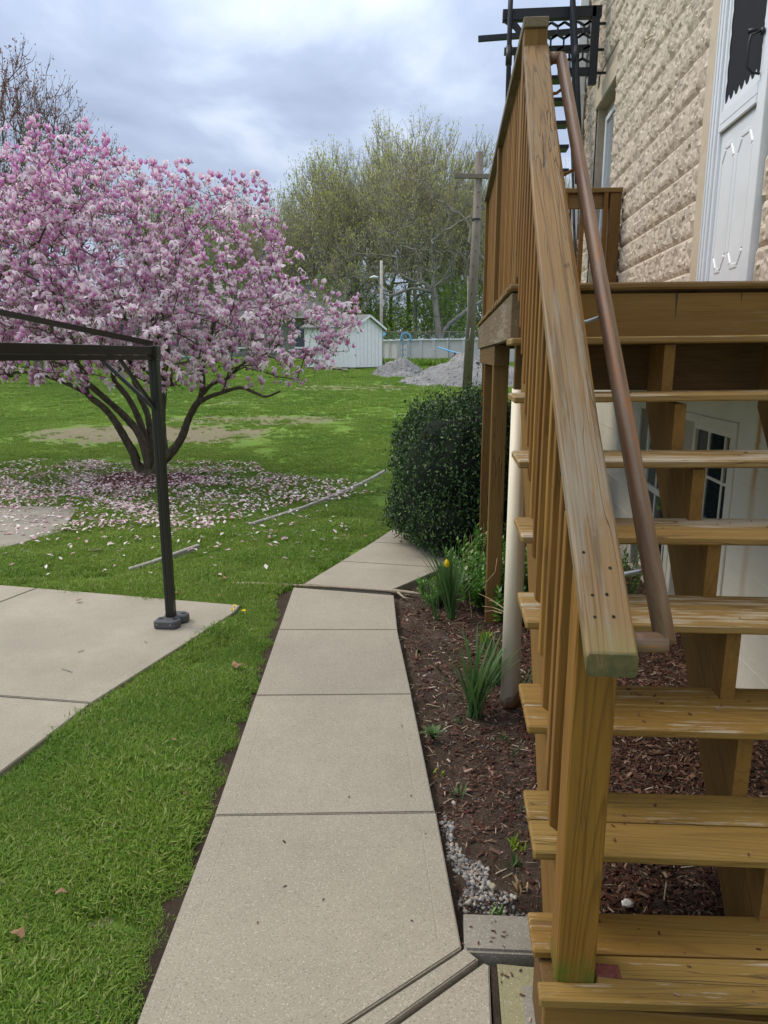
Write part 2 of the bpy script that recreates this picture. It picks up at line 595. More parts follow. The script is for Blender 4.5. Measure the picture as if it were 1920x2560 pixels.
def lawn_extra(M, v, c):
    s = M.n('ShaderNodeSeparateXYZ', {0: v})
    vn = M.n('ShaderNodeVectorMath', {0: v, 1: M.n('ShaderNodeVectorMath', {0: M.n('ShaderNodeTexNoise', {'Vector': v, 'Scale': 1.6, 'Detail': 5.0, 'Roughness': .7}).outputs['Color'], 1: (1.9, 3.0, 0)}, operation='MULTIPLY').outputs[0]}, operation='ADD').outputs[0]
    for (x, y, rx, ry, soft) in BARE:
        q = M.map(vn, (1 / rx, 1 / ry, 0), (-(x + .95) / rx, -(y + 1.5) / ry, 0))
        L = M.n('ShaderNodeVectorMath', {0: q}, operation='LENGTH').outputs['Value']
        f = M.m_('MULTIPLY', M.ramp(L, [(.75, 1.), (1.4, 0.)]), M.ramp(M.noise(v, 7, 5, .7), [(.30, .55), (.48, 1.)]))
        tex = M.noise(v, 30, 6, .75)
        cc = M.ramp(tex, [(.3, (.12, .09, .06)), (.5, (.24, .19, .13)), (.72, (.36, .30, .215))])
        c = M.mix(M.m_('MULTIPLY', f, soft), c, cc)
    return c


_b1, _b2 = atz(235, 2290), atz(330, 2240)
BARE = [(_b1.x, _b1.y, .16, .05, .85), (_b2.x, _b2.y, .10, .04, .7), (-5.9, 13.6, 2.7, 1.5, .9), (-4.3, 15.9, 2.5, .9, .75), (-3.5, 24.5, 2.6, 1.3, .65), (-1.9, 25.0, .9, .7, .5), (-6.0, 19.5, 1.5, .6, .4)]
M_lawn = ground_mat('lawn_ground', [(.25, (.075, .135, .018)), (.42, (.12, .22, .025)), (.58, (.17, .275, .036)), (.8, (.25, .33, .065))], .9, .9, lawn_extra, 50, .04)
M_soil = ground_mat('soil', [(.25, (.022, .015, .010)), (.5, (.070, .047, .032)), (.75, (.16, .125, .095))], 6.0, .9, None, 70, .02)
M_dirt = ground_mat('dirt_edge', [(.25, (.02, .014, .009)), (.5, (.055, .038, .025)), (.75, (.11, .08, .055))], 6.0, .9, None, 70, .02)
M_chip = leafmat('mulch_chip', [(0, (.032, .015, .011)), (.35, (.075, .032, .022)), (.65, (.125, .060, .042)), (.87, (.18, .10, .07)), (.975, (.30, .20, .15)), (1, (.50, .40, .32))], .85, 0, .15)
M_pebble = leafmat('pebble', [(0, (.06, .06, .07)), (.25, (.17, .165, .16)), (.55, (.27, .255, .235)), (.85, (.40, .37, .33)), (1, (.22, .14, .09))], .7, 0, .3)
M_gravel = ground_mat('gravel_pile', [(.35, (.17, .168, .165)), (.5, (.29, .285, .28)), (.66, (.42, .41, .40))], 1.6, 1.0, None, 5, .2)
M_white_stone = plain('white_stone', (.72, .70, .66), .8, 0, .2, 30, .3)
M_rock = plain('dark_rock', (.07, .065, .055), .9, 0, .4, 25, .6)

def grass_mat():
    M = NT('grass_blade')
    g = M.n('ShaderNodeNewGeometry')
    a = M.ramp(g.outputs['Random Per Island'], [(0, (.058, .145, .013)), (.4, (.112, .245, .024)), (.74, (.18, .31, .038)), (.91, (.24, .34, .07)), (1, (.42, .37, .19))])
    b = M.ramp(g.outputs['Random Per Island'], [(0, (.09, .18, .016)), (.4, (.165, .30, .030)), (.72, (.25, .37, .05)), (.88, (.33, .41, .10)), (1, (.48, .42, .22))])
    p = g.outputs['Position']
    f = M.m_('ADD', M.noise(p, .55, 3, .6), M.m_('MULTIPLY', M.noise(p, 3.2, 3, .6), .5))
    c = M.mix(M.ramp(f, [(.56, 0.), (.84, 1.)]), a, b)
    M.b.inputs['Specular IOR Level'].default_value = .3
    M.out(c, .55)
    tr = M.n('ShaderNodeBsdfTranslucent', {0: c})
    mx = M.n('ShaderNodeMixShader', {0: .35, 1: M.b.outputs[0], 2: tr.outputs[0]})
    M.t.links.new(mx.outputs[0], M.t.nodes['Material Output'].inputs[0])
    return M.m


M_grass = grass_mat()
M_petal_fallen = leafmat('fallen_petal', [(0, (.50, .26, .34)), (.3, (.68, .46, .50)), (.5, (.80, .70, .67)), (.85, (.86, .80, .74)), (.95, (.70, .44, .50)), (1, (.34, .19, .14))], .7, .2, .2)
M_holly = leafmat('holly_leaf', [(0, (.016, .040, .015)), (.45, (.030, .074, .022)), (.75, (.058, .120, .032)), (.90, (.10, .19, .045)), (1, (.15, .24, .04))], .48, .05, .4)
M_daff = leafmat('bulb_leaf', [(0, (.06, .125, .035)), (.6, (.105, .20, .06)), (1, (.19, .29, .14))], .45, .35, .4)
M_shrub = leafmat('shrub_leaf', [(0, (.06, .17, .022)), (.6, (.11, .27, .035)), (1, (.20, .37, .07))], .35, .25, .5)
M_lime = leafmat('lime_leaf', [(0, (.16, .30, .02)), (1, (.36, .48, .04))], .5, .3, .3)
M_weed = leafmat('weed_leaf', [(0, (.06, .12, .035)), (1, (.14, .20, .08))], .6, .2, .2)
M_yellow = plain('yellow_petal', (.80, .60, .01), .5, 0, .1)
M_dry = plain('dry_straw', (.42, .31, .17), .8, 0, .25)
M_deadleaf = leafmat('dead_leaf', [(0, (.10, .05, .03)), (.6, (.28, .17, .10)), (1, (.45, .33, .22))], .8, .1, .2)
M_mleaf = leafmat('magnolia_leaf', [(0, (.05, .10, .015)), (.6, (.12, .19, .03)), (1, (.24, .30, .05))], .5, .3, .3)


def blossom_mat():
    M = NT('magnolia_petal')
    g = M.n('ShaderNodeAttribute', attribute_name='grad').outputs['Fac']
    geo = M.n('ShaderNodeNewGeometry')
    rp = geo.outputs['Random Per Island']
    outer = M.ramp(g, [(0, (.50, .10, .36)), (.45, (.61, .25, .55)), (.9, (.73, .46, .68)), (1, (.85, .68, .78))])
    outer2 = M.ramp(g, [(0, (.66, .30, .50)), (.5, (.80, .54, .70)), (1, (.88, .78, .82))])
    outer = M.mix(M.ramp(rp, [(.3, 0.), (.8, 1.)]), outer, outer2)
    inner = M.ramp(g, [(0, (.80, .58, .68)), (.4, (.86, .76, .80)), (1, (.90, .84, .84))])
    c = M.mix(geo.outputs['Backfacing'], outer, inner)
    M.out(c, .55)
    tr = M.n('ShaderNodeBsdfTranslucent', {0: c})
    mx = M.n('ShaderNodeMixShader', {0: .35, 1: M.b.outputs[0], 2: tr.outputs[0]})
    M.t.links.new(mx.outputs[0], M.t.nodes['Material Output'].inputs[0])
    return M.m


M_blossom = blossom_mat()


def bark_mat(name, a, b, sc=18, z=3):
    M = NT(name)
    v = M.map(M.co(), (1, 1, z))
    n_ = M.noise(v, sc, 6, .7)
    c = M.ramp(n_, [(.3, a), (.7, b)])
    M.bump(n_, .8, .012)
    return M.out(c, .9)


M_bark = bark_mat('magnolia_bark', (.040, .033, .021), (.13, .11, .075), 22, .5)
M_bark2 = bark_mat('grey_bark', (.19, .17, .14), (.34, .31, .26), 6, .3)
M_bark3 = bark_mat('red_twig_bark', (.10, .075, .062), (.19, .15, .125), 6, .3)
M_bgleaf = [leafmat('spring_leaf_yellow', [(0, (.34, .37, .08)), (.6, (.47, .49, .14)), (1, (.56, .55, .24))], .6, .5, .2),
            leafmat('spring_leaf_green', [(0, (.18, .30, .04)), (.6, (.29, .42, .08)), (1, (.42, .51, .14))], .6, .5, .2),
            leafmat('spring_leaf_tan', [(0, (.36, .33, .14)), (.6, (.49, .46, .21)), (1, (.55, .53, .29))], .6, .5, .2),
            leafmat('spring_leaf_bright', [(0, (.20, .37, .04)), (.6, (.33, .54, .08)), (1, (.46, .62, .14))], .6, .5, .2)]
M_redbud = leafmat('red_bud', [(0, (.16, .06, .05)), (.6, (.28, .12, .095)), (1, (.38, .20, .14))], .7, .2, .2)

M_black = plain('black_powder_coat', (.028, .025, .022), .38, .2, .1, 30, 0, .5)
M_iron = plain('black_iron', (.022, .024, .030), .45, .3, .2, 20, .1, .5)
M_greyplastic = plain('grey_plastic', (.085, .09, .095), .5, 0, .08, 60, .1)
M_white = plain('white_paint', (.78, .815, .86), .35, 0, .03, 8)
M_shed = plain('white_shed_paint', (.80, .79, .81), .6, 0, .05, 5)
M_cream = plain('cream_trim', (.56, .475, .36), .7, 0, .08, 14, .25)
M_pane = plain('dark_glass', (.02, .025, .03), .06, 0, .1, 3, 0, .8)
M_film = plain('black_window_film', (.022, .023, .027), .8, 0, .1, 3, 0, .15)
M_glass = plain('pale_glass', (.30, .34, .38), .08, 0, .1, 3, 0, .8)
M_blue = plain('blue_plastic', (.09, .38, .68), .4, 0, .1)
M_rust = plain('rusty_plate', (.15, .045, .035), .8, 0, .45, 90, .5)
M_galv = plain('galvanised_steel', (.33, .34, .35), .4, .8, .15)
M_pool = plain('pool_wall', (.66, .63, .63), .55, 0, .04, 10)
M_shingle = plain('grey_shingle', (.17, .165, .165), .85, 0, .25, 18, .4)
M_pole = wood('pole_wood', (.25, .215, .18), (.20, .165, .135), (.09, .07, .06), crack=.9, rings=8)
M_thinpole = plain('pale_pole', (.42, .38, .34), .8, 0, .2, 10)


def stone_mat():
    M = NT('painted_rockface_block')
    v = M.co('Object')
    v, oi = M.rand_off(v)
    big = M.noise(v, 3, 4, .6)
    c = M.mix(M.ramp(big, [(.3, 0.), (.7, 1.)]), (.57, .485, .39), (.65, .565, .465))
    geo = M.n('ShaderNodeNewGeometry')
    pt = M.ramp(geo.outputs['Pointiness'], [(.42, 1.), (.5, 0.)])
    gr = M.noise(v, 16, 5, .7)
    c = M.mix(M.m_('MULTIPLY', M.m_('MULTIPLY', pt, M.ramp(gr, [(.4, .2), (.65, 1.)])), .7), c, (.23, .185, .14))  # hollows darkened in the colour: painted recess shade, broken up by grime noise
    c = M.mix(M.ramp(M.noise(v, 5, 3, .5), [(.62, 0.), (.75, .5)]), c, (.40, .37, .31))
    c = M.mix(M.ramp(M.noise(M.map(v, (1, 1, .6), (3, 8, 2)), 15, 5, .7), [(.56, 0.), (.68, .5)]), c, (.36, .295, .23))
    vo = M.n('ShaderNodeTexVoronoi', {'Vector': v, 'Scale': 34.0, 'Randomness': 1.0}).outputs['Distance']
    M.bump(M.m_('ADD', M.noise(v, 60, 6, .65), M.m_('MULTIPLY', vo, .4)), .5, .006)
    return M.out(c, .75)


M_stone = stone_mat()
M_mortar = plain('painted_mortar', (.44, .375, .295), .8, 0, .12, 20, .4)


def foundation_mat():
    M = NT('painted_foundation')
    v = M.co()
    c = M.mix(M.ramp(M.noise(v, 2, 5, .6), [(.3, 0.), (.7, 1.)]), (.60, .55, .45), (.70, .66, .56))
    ch = M.noise(v, 26, 8, .75)
    c = M.mix(M.ramp(ch, [(.64, 0.), (.68, .8)]), c, (.33, .31, .27))
    s = M.n('ShaderNodeSeparateXYZ', {0: v})
    wob = M.m_('MULTIPLY', M.m_('SUBTRACT', M.noise(v, 3, 2), .5), .06)
    for y0, w, z0, z1, k in ((3.40, .028, .95, 1.9, .85), (3.40, .05, .35, 1.5, .35)):
        d = M.m_('ABSOLUTE', M.m_('SUBTRACT', M.m_('ADD', s.outputs[1], wob), y0))
        f = M.ramp(M.m_('DIVIDE', d, w), [(.2, 1.), (1., 0.)])
        zz = M.n('ShaderNodeMapRange', {0: s.outputs[2], 1: z0, 2: z0 + .25, 3: 0.0, 4: 1.0}).outputs[0]
        c = M.mix(M.m_('MULTIPLY', M.m_('MULTIPLY', f, zz), k), c, (.42, .20, .035))
    M.bump(M.m_('ADD', ch, M.noise(v, 90, 4, .7)), .45, .006)
    return M.out(c, .7)


M_found = foundation_mat()


def copper_mat():
    M = NT('brown_copper_pipe')
    v = M.co()
    a = M.noise(M.map(v, (2.4, 24, 24)), 1.0, 6, .65, .5)
    c = M.ramp(a, [(.25, (.115, .055, .032)), (.45, (.20, .105, .060)), (.60, (.26, .17, .115)), (.68, (.42, .15, .045)), (.8, (.42, .19, .11))])
    st = M.noise(M.map(v, (3, 130, 130)), 1.0, 5, .7)
    c = M.mix(M.m_('MULTIPLY', M.ramp(st, [(.42, 0.), (.62, 1.)]), .6), c, (.25, .205, .175))
    return M.out(c, M.ramp(a, [(.3, .30), (.7, .48)]), .25)


M_copper = copper_mat()


def pipe_col_mat():
    M = NT('cream_painted_pipe')
    v = M.co()
    s = M.n('ShaderNodeSeparateXYZ', {0: v})
    c = M.mix(M.noise(v, 3, 4), (.74, .65, .49), (.82, .74, .60))
    # brown run-off streaks on the side that faces the stairs, rust at the foot
    st = M.noise(M.map(v, (60, 60, 1.2)), 1.0, 3, .6)
    fx = M.n('ShaderNodeMapRange', {0: s.outputs[0], 1: -.030, 2: .012, 3: 0.0, 4: 1.0}).outputs[0]
    zz = M.n('ShaderNodeMapRange', {0: s.outputs[2], 1: .25, 2: 1.1, 3: .25, 4: 1.0}).outputs[0]
    c = M.mix(M.m_('MULTIPLY', M.m_('MULTIPLY', fx, M.ramp(st, [(.25, .45), (.55, 1.)])), zz), c, (.40, .215, .065))
    q = M.m_('ADD', s.outputs[2], M.m_('MULTIPLY', M.m_('SUBTRACT', M.noise(v, 22, 4), .5), .10))
    q = M.m_('SUBTRACT', q, M.m_('MULTIPLY', s.outputs[0], .6))
    c = M.mix(M.ramp(q, [(.0, 1.), (.045, .6), (.055, 0.)]), c, (.22, .085, .025))
    M.bump(M.noise(v, 60, 4), .25, .004)
    return M.out(c, .5)


M_pipecol = pipe_col_mat()

# ================================================================== THE GROUND
def grid_ground():
    xs = np.concatenate([np.linspace(-120, -14, 16), np.linspace(-13.5, 6, 80), np.linspace(7, 90, 14)])
    ys = np.concatenate([np.linspace(-25, 0, 8), np.linspace(.3, 14, 110), np.linspace(14.5, 46, 60), np.linspace(48, 160, 20)])
    X, Y = np.meshgrid(xs, ys)
    Z = gnd_np(np.minimum(Y, 75)) - .035
    Z = Z + np.where((Y < 45) & (Y > 7), .02 * np.sin(X * 1.7 + Y * .6) * np.cos(Y * 1.1 + X * .4), 0)
    Z = Z + np.clip((-X - 9) / 14, 0, 1) * np.clip((Y - 22) / 10, 0, 1) * .35
    # under paved and planted parts keep the sheet below
    inn = (X > -1.1) & (Y < 5.3)
    Z = np.where(inn & (X > -.7), Z - .06, Z)
    V = np.stack([X.ravel(), Y.ravel(), Z.ravel()], 1)
    ny, nx = X.shape
    i = np.arange(ny - 1)[:, None] * nx + np.arange(nx - 1)[None, :]
    Fq = np.stack([i, i + 1, i + 1 + nx, i + nx], -1).reshape(-1, 4)
    return V, Fq


V, Fq = grid_ground()
o = link('lawn_ground', mesh('lawn_ground', V, Fq, True), M_lawn)
tag(o, 'green lawn rolling gently up behind the pink magnolia', None, None, 'structure')


def slab_poly(name, pts, z, th, mat, parent, inset=.055, bev=.004, **k):
    """flat slab from a plan outline with a rounded arris and a tooled border"""
    bm = bmesh.new()
    vs_ = [bm.verts.new((p[0], p[1], z if len(p) < 3 else p[2])) for p in pts]
    f = bm.faces.new(vs_)
    if f.normal.z < 0: pass
    bmesh.ops.recalc_face_normals(bm, faces=[f])
    f.normal_update()
    if f.normal.z < 0: f.normal_flip()
    r = bmesh.ops.extrude_face_region(bm, geom=[f])
    nv = [g for g in r['geom'] if isinstance(g, bmesh.types.BMVert)]
    for v in nv: v.co.z += 0.0
    for v in vs_: v.co.z -= th
    top = [g for g in r['geom'] if isinstance(g, bmesh.types.BMFace)][0]
    if bev:
        es = [e_ for e_ in top.edges]
        bmesh.ops.bevel(bm, geom=es, offset=bev, segments=2, affect='EDGES')
        bm.faces.ensure_lookup_table()
        top = max(bm.faces, key=lambda q: q.calc_area() if abs(q.calc_center_median().z - z) < .01 and q.normal.z > .9 else -1)
    if inset:
        bmesh.ops.inset_individual(bm, faces=[top], thickness=inset, depth=0, use_even_offset=True)
        bmesh.ops.inset_individual(bm, faces=[top], thickness=.004, depth=-.0009, use_even_offset=True)
        bmesh.ops.inset_individual(bm, faces=[top], thickness=.004, depth=.0009, use_even_offset=True)
    me = bm_mesh(name, bm)
    return link(name, me, mat, parent, **k)


def P(u, v, z=0.0):
    p = atz(u, v, z)
    return (p.x, p.y)


# sidewalk: a thin bed of sand with the slabs as its parts
wk = MB()
wk.poly([(-.72, .3, -.075), (.12, .3, -.075), (.05, 2.2, -.075), (-.29, 5.0, -.075), (.55, 8.3, -.075), (-.35, 8.3, -.075), (-1.02, 5.0, -.075)], (0, 0, .02))
sw = wk.build('sidewalk', M_dirt, None, kind='structure', label='pale concrete sidewalk of separate slabs leading past the stairs')
g_ = .003
Lx = lambda y: -.746 + (y - 1.421) * (-.0925)     # left edge of the walk
LX = [(1.0, -.700), (1.421, -.746), (2.256, -.831), (3.202, -.931), (4.072, -1.022), (4.88, -1.108)]
RX = [(1.82, .066), (2.348, -.022), (3.285, -.160), (4.138, -.291), (4.82, -.366)]
lerp = lambda T, y: float(np.interp(y, [a for a, b in T], [b for a, b in T]))
dA, dB = Vector((-.234, 1.467)), Vector((.050, 1.720))
dd = (dB - dA).normalized()
dLow = dA - dd * .655
slab_poly('slab', [(dLow.x, dLow.y), (.066, 1.7345), (-.018, 2.348 - g_), (-.829, 2.256 - g_)], 0, .09, M_conc, sw)
for (y0l, y0r, y1l, y1r) in ((2.256, 2.348, 3.202, 3.285), (3.202, 3.285, 4.072, 4.138), (4.072, 4.138, 4.90, 4.79)):
    slab_poly('slab', [(lerp(LX, y0l), y0l + g_), (lerp(RX, y0r), y0r + g_), (lerp(RX, y1r), y1r - g_), (lerp(LX, y1l), y1l - g_)], 0, .09, M_conc, sw)
# the far run bends to the right and passes behind the holly
far = [((-1.052, 4.985), (-.39, 4.90)), ((-.86, 5.61), (-.02, 5.50)), ((-.665, 6.25), (.20, 6.15)), ((-.47, 6.98), (.40, 6.9)), ((-.27, 7.8), (.62, 7.7))]
for (a, b), (c, d) in zip(far, far[1:]):
    slab_poly('slab', [(a[0], a[1]), b, (d[0], d[1] - .008), (c[0], c[1] - .008)], 0.0, .09, M_conc2, sw, inset=.05)
# border strip, lower slab and the pieces by the stairs
off = Vector((dd.y, -dd.x)) * .082
e1, e2 = dA - dd * .655, dB + dd * .0
slab_poly('slab', [(e1.x + off.x * .06, e1.y + off.y * .06), (e1.x + off.x, e1.y + off.y), (.112, 1.700), (.075, 1.735), (e2.x + off.x * .06, e2.y + off.y * .06 - .004)], -.001, .09, M_conc, sw, inset=0)
gsh = off * 1.10
slab_poly('slab', [(e1.x + gsh.x, e1.y + gsh.y), (.125, .85), (.143, 1.694), (.128, 1.700)], -.012, .09, M_conc, sw, inset=0)
pv = MB()
pv.box((.05, .8, -.09), (.6, 1.95, -.07))
pav = pv.build('stair_pavement', M_dirt, None, kind='structure', label='old concrete pieces beside the foot of the stairs')
slab_poly('slab', [(.146, .85), (.160, .85), (.166, 1.700), (.146, 1.700)], -.022, .06, M_dirt, pav, inset=0, bev=.002)
slab_poly('slab', [(.166, .85), (.40, .85), (.40, 1.700), (.166, 1.706)], -.012, .08, M_mossy, pav, inset=0, bev=.008, label='yellowish mossy concrete slab under the bottom step')
slab_poly('slab', [(.214, .9), (.255, .9), (.262, 1.628), (.228, 1.635)], -.0105, .01, M_conc3, pav, inset=0, bev=0, label='narrow sunken strip filled with grit')
slab_poly('paving_stone', [(.074, 1.722), (.42, 1.735), (.42, 1.876), (.074, 1.863)], .004, .09, M_conc3, pav, inset=0, bev=.008, label='rough grey paving block by the pebbles')

# patio under the gazebo and the old patio beyond
pb = MB()
pb.poly([(-1.41, 4.42, -.08), (-1.74, 3.05, -.08), (-1.83, 2.3, -.08), (-2.25, .6, -.08), (-5.4, .6, -.08), (-5.4, 4.98, -.08)], (0, 0, .015))
patio = pb.build('patio', M_dirt, None, kind='structure', label='pale concrete patio under the gazebo frame')
def plr(y): return float(np.interp(y, [.6, 2.449, 3.052, 4.352], [-2.2, -1.791, -1.708, -1.388]))
jl = atz(0, 1506)
jd = (Vector((jl.x, jl.y)) - Vector((-2.970, 4.712))).normalized()
jA = Vector((-2.970, 4.712)); jB = jA + jd * 1.62; jC = jA + jd * 1.64; jD = jA + jd * 4.3
slab_poly('slab', [(-1.388, 4.35), (-1.392, 4.488), (jA.x, jA.y), (jB.x, jB.y + .02), (-1.712, 3.057)], .0, .08, M_conc2, patio)
slab_poly('slab', [(jC.x, jC.y + .016), (-1.714, 3.045), (-1.791, 2.449), (-2.2, .6), (jD.x, jD.y)], .0, .08, M_conc2, patio)
slab_poly('slab', [(jA.x - .012, jA.y + .002), (-5.4, 5.05), (-5.4, jB.y + .42), (jB.x - .012, jB.y + .022)], .0, .08, M_conc2, patio)
slab_poly('slab', [(jC.x - .012, jC.y + .018), (-5.4, jC.y + .42), (-5.4, .6), (jD.x - .012, jD.y)], .0, .08, M_conc2, patio)
fb = MB()
fb.poly([(-4.13, 7.5, -.06), (-3.72, 6.38, -.06), (-3.92, 5.72, -.06), (-4.4, 5.4, -.06), (-7.5, 5.5, -.06), (-7.5, 7.4, -.06)], (0, 0, .062))
fb.build('old_patio', M_conc3, None, bevel=.004, kind='structure', label='small grey concrete pad strewn with pink petals')

# planting bed with uneven soil
def bed():
    xs = np.linspace(-.40, 1.46, 90)
    ys = np.linspace(1.75, 9.2, 240)
    X, Y = np.meshgrid(xs, ys)
    Z = np.full(X.shape, -.035)
    nv = np.array([[noise.noise(Vector((x * 2.2, y * 2.2, 0))) + .5 * noise.noise(Vector((x * 7, y * 7, 3))) for x in xs] for y in ys])
    Z = Z + nv * .022 + np.clip((X - .2) / 1.2, 0, 1) * .10
    # the bed tucks under the walk at its left edge
    edge = np.interp(Y, [1.8, 2.348, 3.285, 4.138, 4.82, 5.3, 6.2, 9.2], [.062, -.022, -.160, -.291, -.366, -.13, .18, .9])
    Z = np.where(X < edge + .03, -.07, Z)
    Z = np.where((Y < 1.95) & (X < .44), -.09, Z)
    Z = np.where((Y < 1.87) & (X >= .44), -.05, Z)
    V = np.stack([X.ravel(), Y.ravel(), Z.ravel()], 1)
    ny, nx = X.shape
    i = np.arange(ny - 1)[:, None] * nx + np.arange(nx - 1)[None, :]
    return V, np.stack([i, i + 1, i + 1 + nx, i + nx], -1).reshape(-1, 4), (xs, ys, Z)


V, Fq, BED = bed()
link('garden_bed', mesh('garden_bed', V, Fq, True), M_soil, kind='structure', label='dark soil bed between the sidewalk and the house')


def bed_z(x, y):
    xs, ys, Z = BED
    i = np.clip(np.searchsorted(ys, y) - 1, 0, len(ys) - 2)
    j = np.clip(np.searchsorted(xs, x) - 1, 0, len(xs) - 2)
    fy = (y - ys[i]) / (ys[1] - ys[0])
    fx = (x - xs[j]) / (xs[1] - xs[0])
    return (Z[i, j] * (1 - fx) * (1 - fy) + Z[i, j + 1] * fx * (1 - fy) + Z[i + 1, j] * (1 - fx) * fy + Z[i + 1, j + 1] * fx * fy)


bed_edge = lambda y: np.interp(y, [1.8, 2.348, 3.285, 4.138, 4.82, 5.3, 6.2, 9.2], [.068, -.016, -.154, -.285, -.360, -.12, .19, .9])


# mulch chips
def chips(n, name, mat, xr, yr, size, keep, seed, flat=.5, lift=.004, label=None, asp=(.22, .12), wf=(.18, .5)):
    r = np.random.default_rng(seed)
    x = r.uniform(*xr, n); y = r.uniform(*yr, n)
    k = keep(x, y, r)
    x, y = x[k], y[k]
    n = len(x)
    z = bed_z(x, y) + r.uniform(0, lift, n)
    TV = np.array([[-.5, -.5, -.5], [.5, -.35, -.5], [.6, .4, -.4], [-.45, .5, -.5], [-.4, -.4, .5], [.45, -.3, .5], [.5, .3, .4], [-.4, .4, .5]])
    TF = np.array([[4, 5, 6, 7], [0, 1, 5, 4], [1, 2, 6, 5], [2, 3, 7, 6], [3, 0, 4, 7]])
    L = r.lognormal(0, .45, n) * size
    S = np.stack([L, L * r.uniform(*wf, n), L * asp[1] * r.uniform(.4, 1.4, n)], 1)
    V, Fa = scatter(TV, TF, np.stack([x, y, z], 1), rots(n, flat, r), S)
    o = link(name, mesh(name, V, Fa), mat)
    tag(o, label, None, None, 'stuff')
    return o


def keep_mulch(x, y, r):
    e = bed_edge(y)
    dens = np.where(x > .36, 1.0, .10 + .16 * (y > 2.6) * (y < 4.6) + .25 * np.clip((x - bed_edge(y) - .15) / .3, 0, 1))
    reddish = ((x - .12) ** 2 + (y - 2.45) ** 2) < .04
    dens = np.where(reddish, .5, dens)
    dens = np.where(y > 4.8, dens * .5, dens)
    return (x > e) & (r.uniform(0, 1, len(x)) < dens) & ~((y < 1.89) & (x < .44)) & (x < 1.41)


chips(52000, 'mulch', M_chip, (-.36, 1.41), (1.88, 5.3), .0145, keep_mulch, 3, .45, .010, 'dark red-brown bark mulch chips under the stairs')
chips(9000, 'mulch_crumbs', M_chip, (-.36, 1.41), (1.88, 5.3), .008, lambda x, y, r: (x > bed_edge(y)) & ~((y < 1.89) & (x < .44)), 4, .5, .006, 'fine bark crumbs strewn over the soil bed')


chips(1500, 'straw_bits', leafmat('straw_bit', [(0, (.20, .14, .08)), (.6, (.38, .30, .19)), (1, (.55, .47, .35))], .8, 0, .2), (-.36, 1.41), (1.88, 5.2), .028, lambda x, y, r: (x > bed_edge(y)) & ~((y < 1.89) & (x < .44)), 14, .4, .012, 'pale straw bits and dry grass lying on the bed', (.22, .05), (.05, .12))


def keep_peb(x, y, r):
    c = np.interp(y, [1.88, 2.0, 2.12, 2.17, 2.25, 2.36], [.165, .145, .10, .045, .03, .01])
    w = np.interp(y, [1.88, 2.0, 2.10, 2.15, 2.20, 2.32, 2.37], [.085, .080, .055, .016, .035, .025, .0])
    return (np.abs(x - c) < w * (1 + .5 * np.sin(y * 30))) & (x > bed_edge(y) + .005)


def pebbles(name, n, seed, xr, yr, keep, size, mat=M_pebble, label=None):
    r = np.random.default_rng(seed)
    x = r.uniform(*xr, n); y = r.uniform(*yr, n)
    k = keep(x, y, r); x, y = x[k], y[k]; n = len(x)
    bm = bmesh.new(); bmesh.ops.create_icosphere(bm, subdivisions=1, radius=.5)
    TV = np.array([v.co[:] for v in bm.verts]); TF = np.array([[v.index for v in f.verts] for f in bm.faces]); bm.free()
    TV = TV * (1 + .18 * np.random.default_rng(1).uniform(-1, 1, (len(TV), 1)))
    s = size * r.lognormal(0, .35, n)
    S = np.stack([s * 1.2, s * .9, s * .7], 1)
    V, Fa = scatter(TV, TF, np.stack([x, y, bed_z(x, y) + s * .15], 1), rots(n, .5, r), S)
    me = mesh(name, V, Fa, True)
    return tag(link(name, me, mat), label, None, None, 'stuff')


pebbles('pebbles', 8500, 5, (-.05, .36), (1.87, 2.75), keep_peb, .0098, label='patch of pale pebbles beside the bottom step')
pebbles('scattered_pebbles', 500, 6, (-.36, .5), (1.9, 5.0), lambda x, y, r: (x > bed_edge(y)) & (x < bed_edge(y) + .35), .008, label='stray pale pebbles along the walk edge')

# bare dirt line on the lawn side of the walk
ed = MB()
ptsL = [(y, lerp(LX, y)) for y in np.linspace(1.0, 4.88, 40)]
inner = [(x + .03, y, -.03) for y, x in ptsL]
outer = [(x - .055 - .03 * abs(math.sin(y * 9)) - (.05 if y > 4.2 else 0), y, -.026) for y, x in ptsL]
n_ = len(ptsL)
me = mesh('dirt_edge', inner + outer, [(i, i + 1, n_ + i + 1, n_ + i) for i in range(n_ - 1)])
link('dirt_edge', me, M_dirt, kind='structure', label='thin strip of bare dirt along the lawn side of the walk')

# ================================================================== STAIRS AND DECK
def prism_local(name, pts, ext, fr, mat, parent, bevel=.003, **k):
    inv = fr.inverted()
    b = MB()
    pl = [inv @ Vector(p) for p in pts]
    e_ = inv.to_3x3() @ Vector(ext)
    b.poly(pl, e_)
    return b.build(name, mat, parent, mw=fr, bevel=bevel, **k)


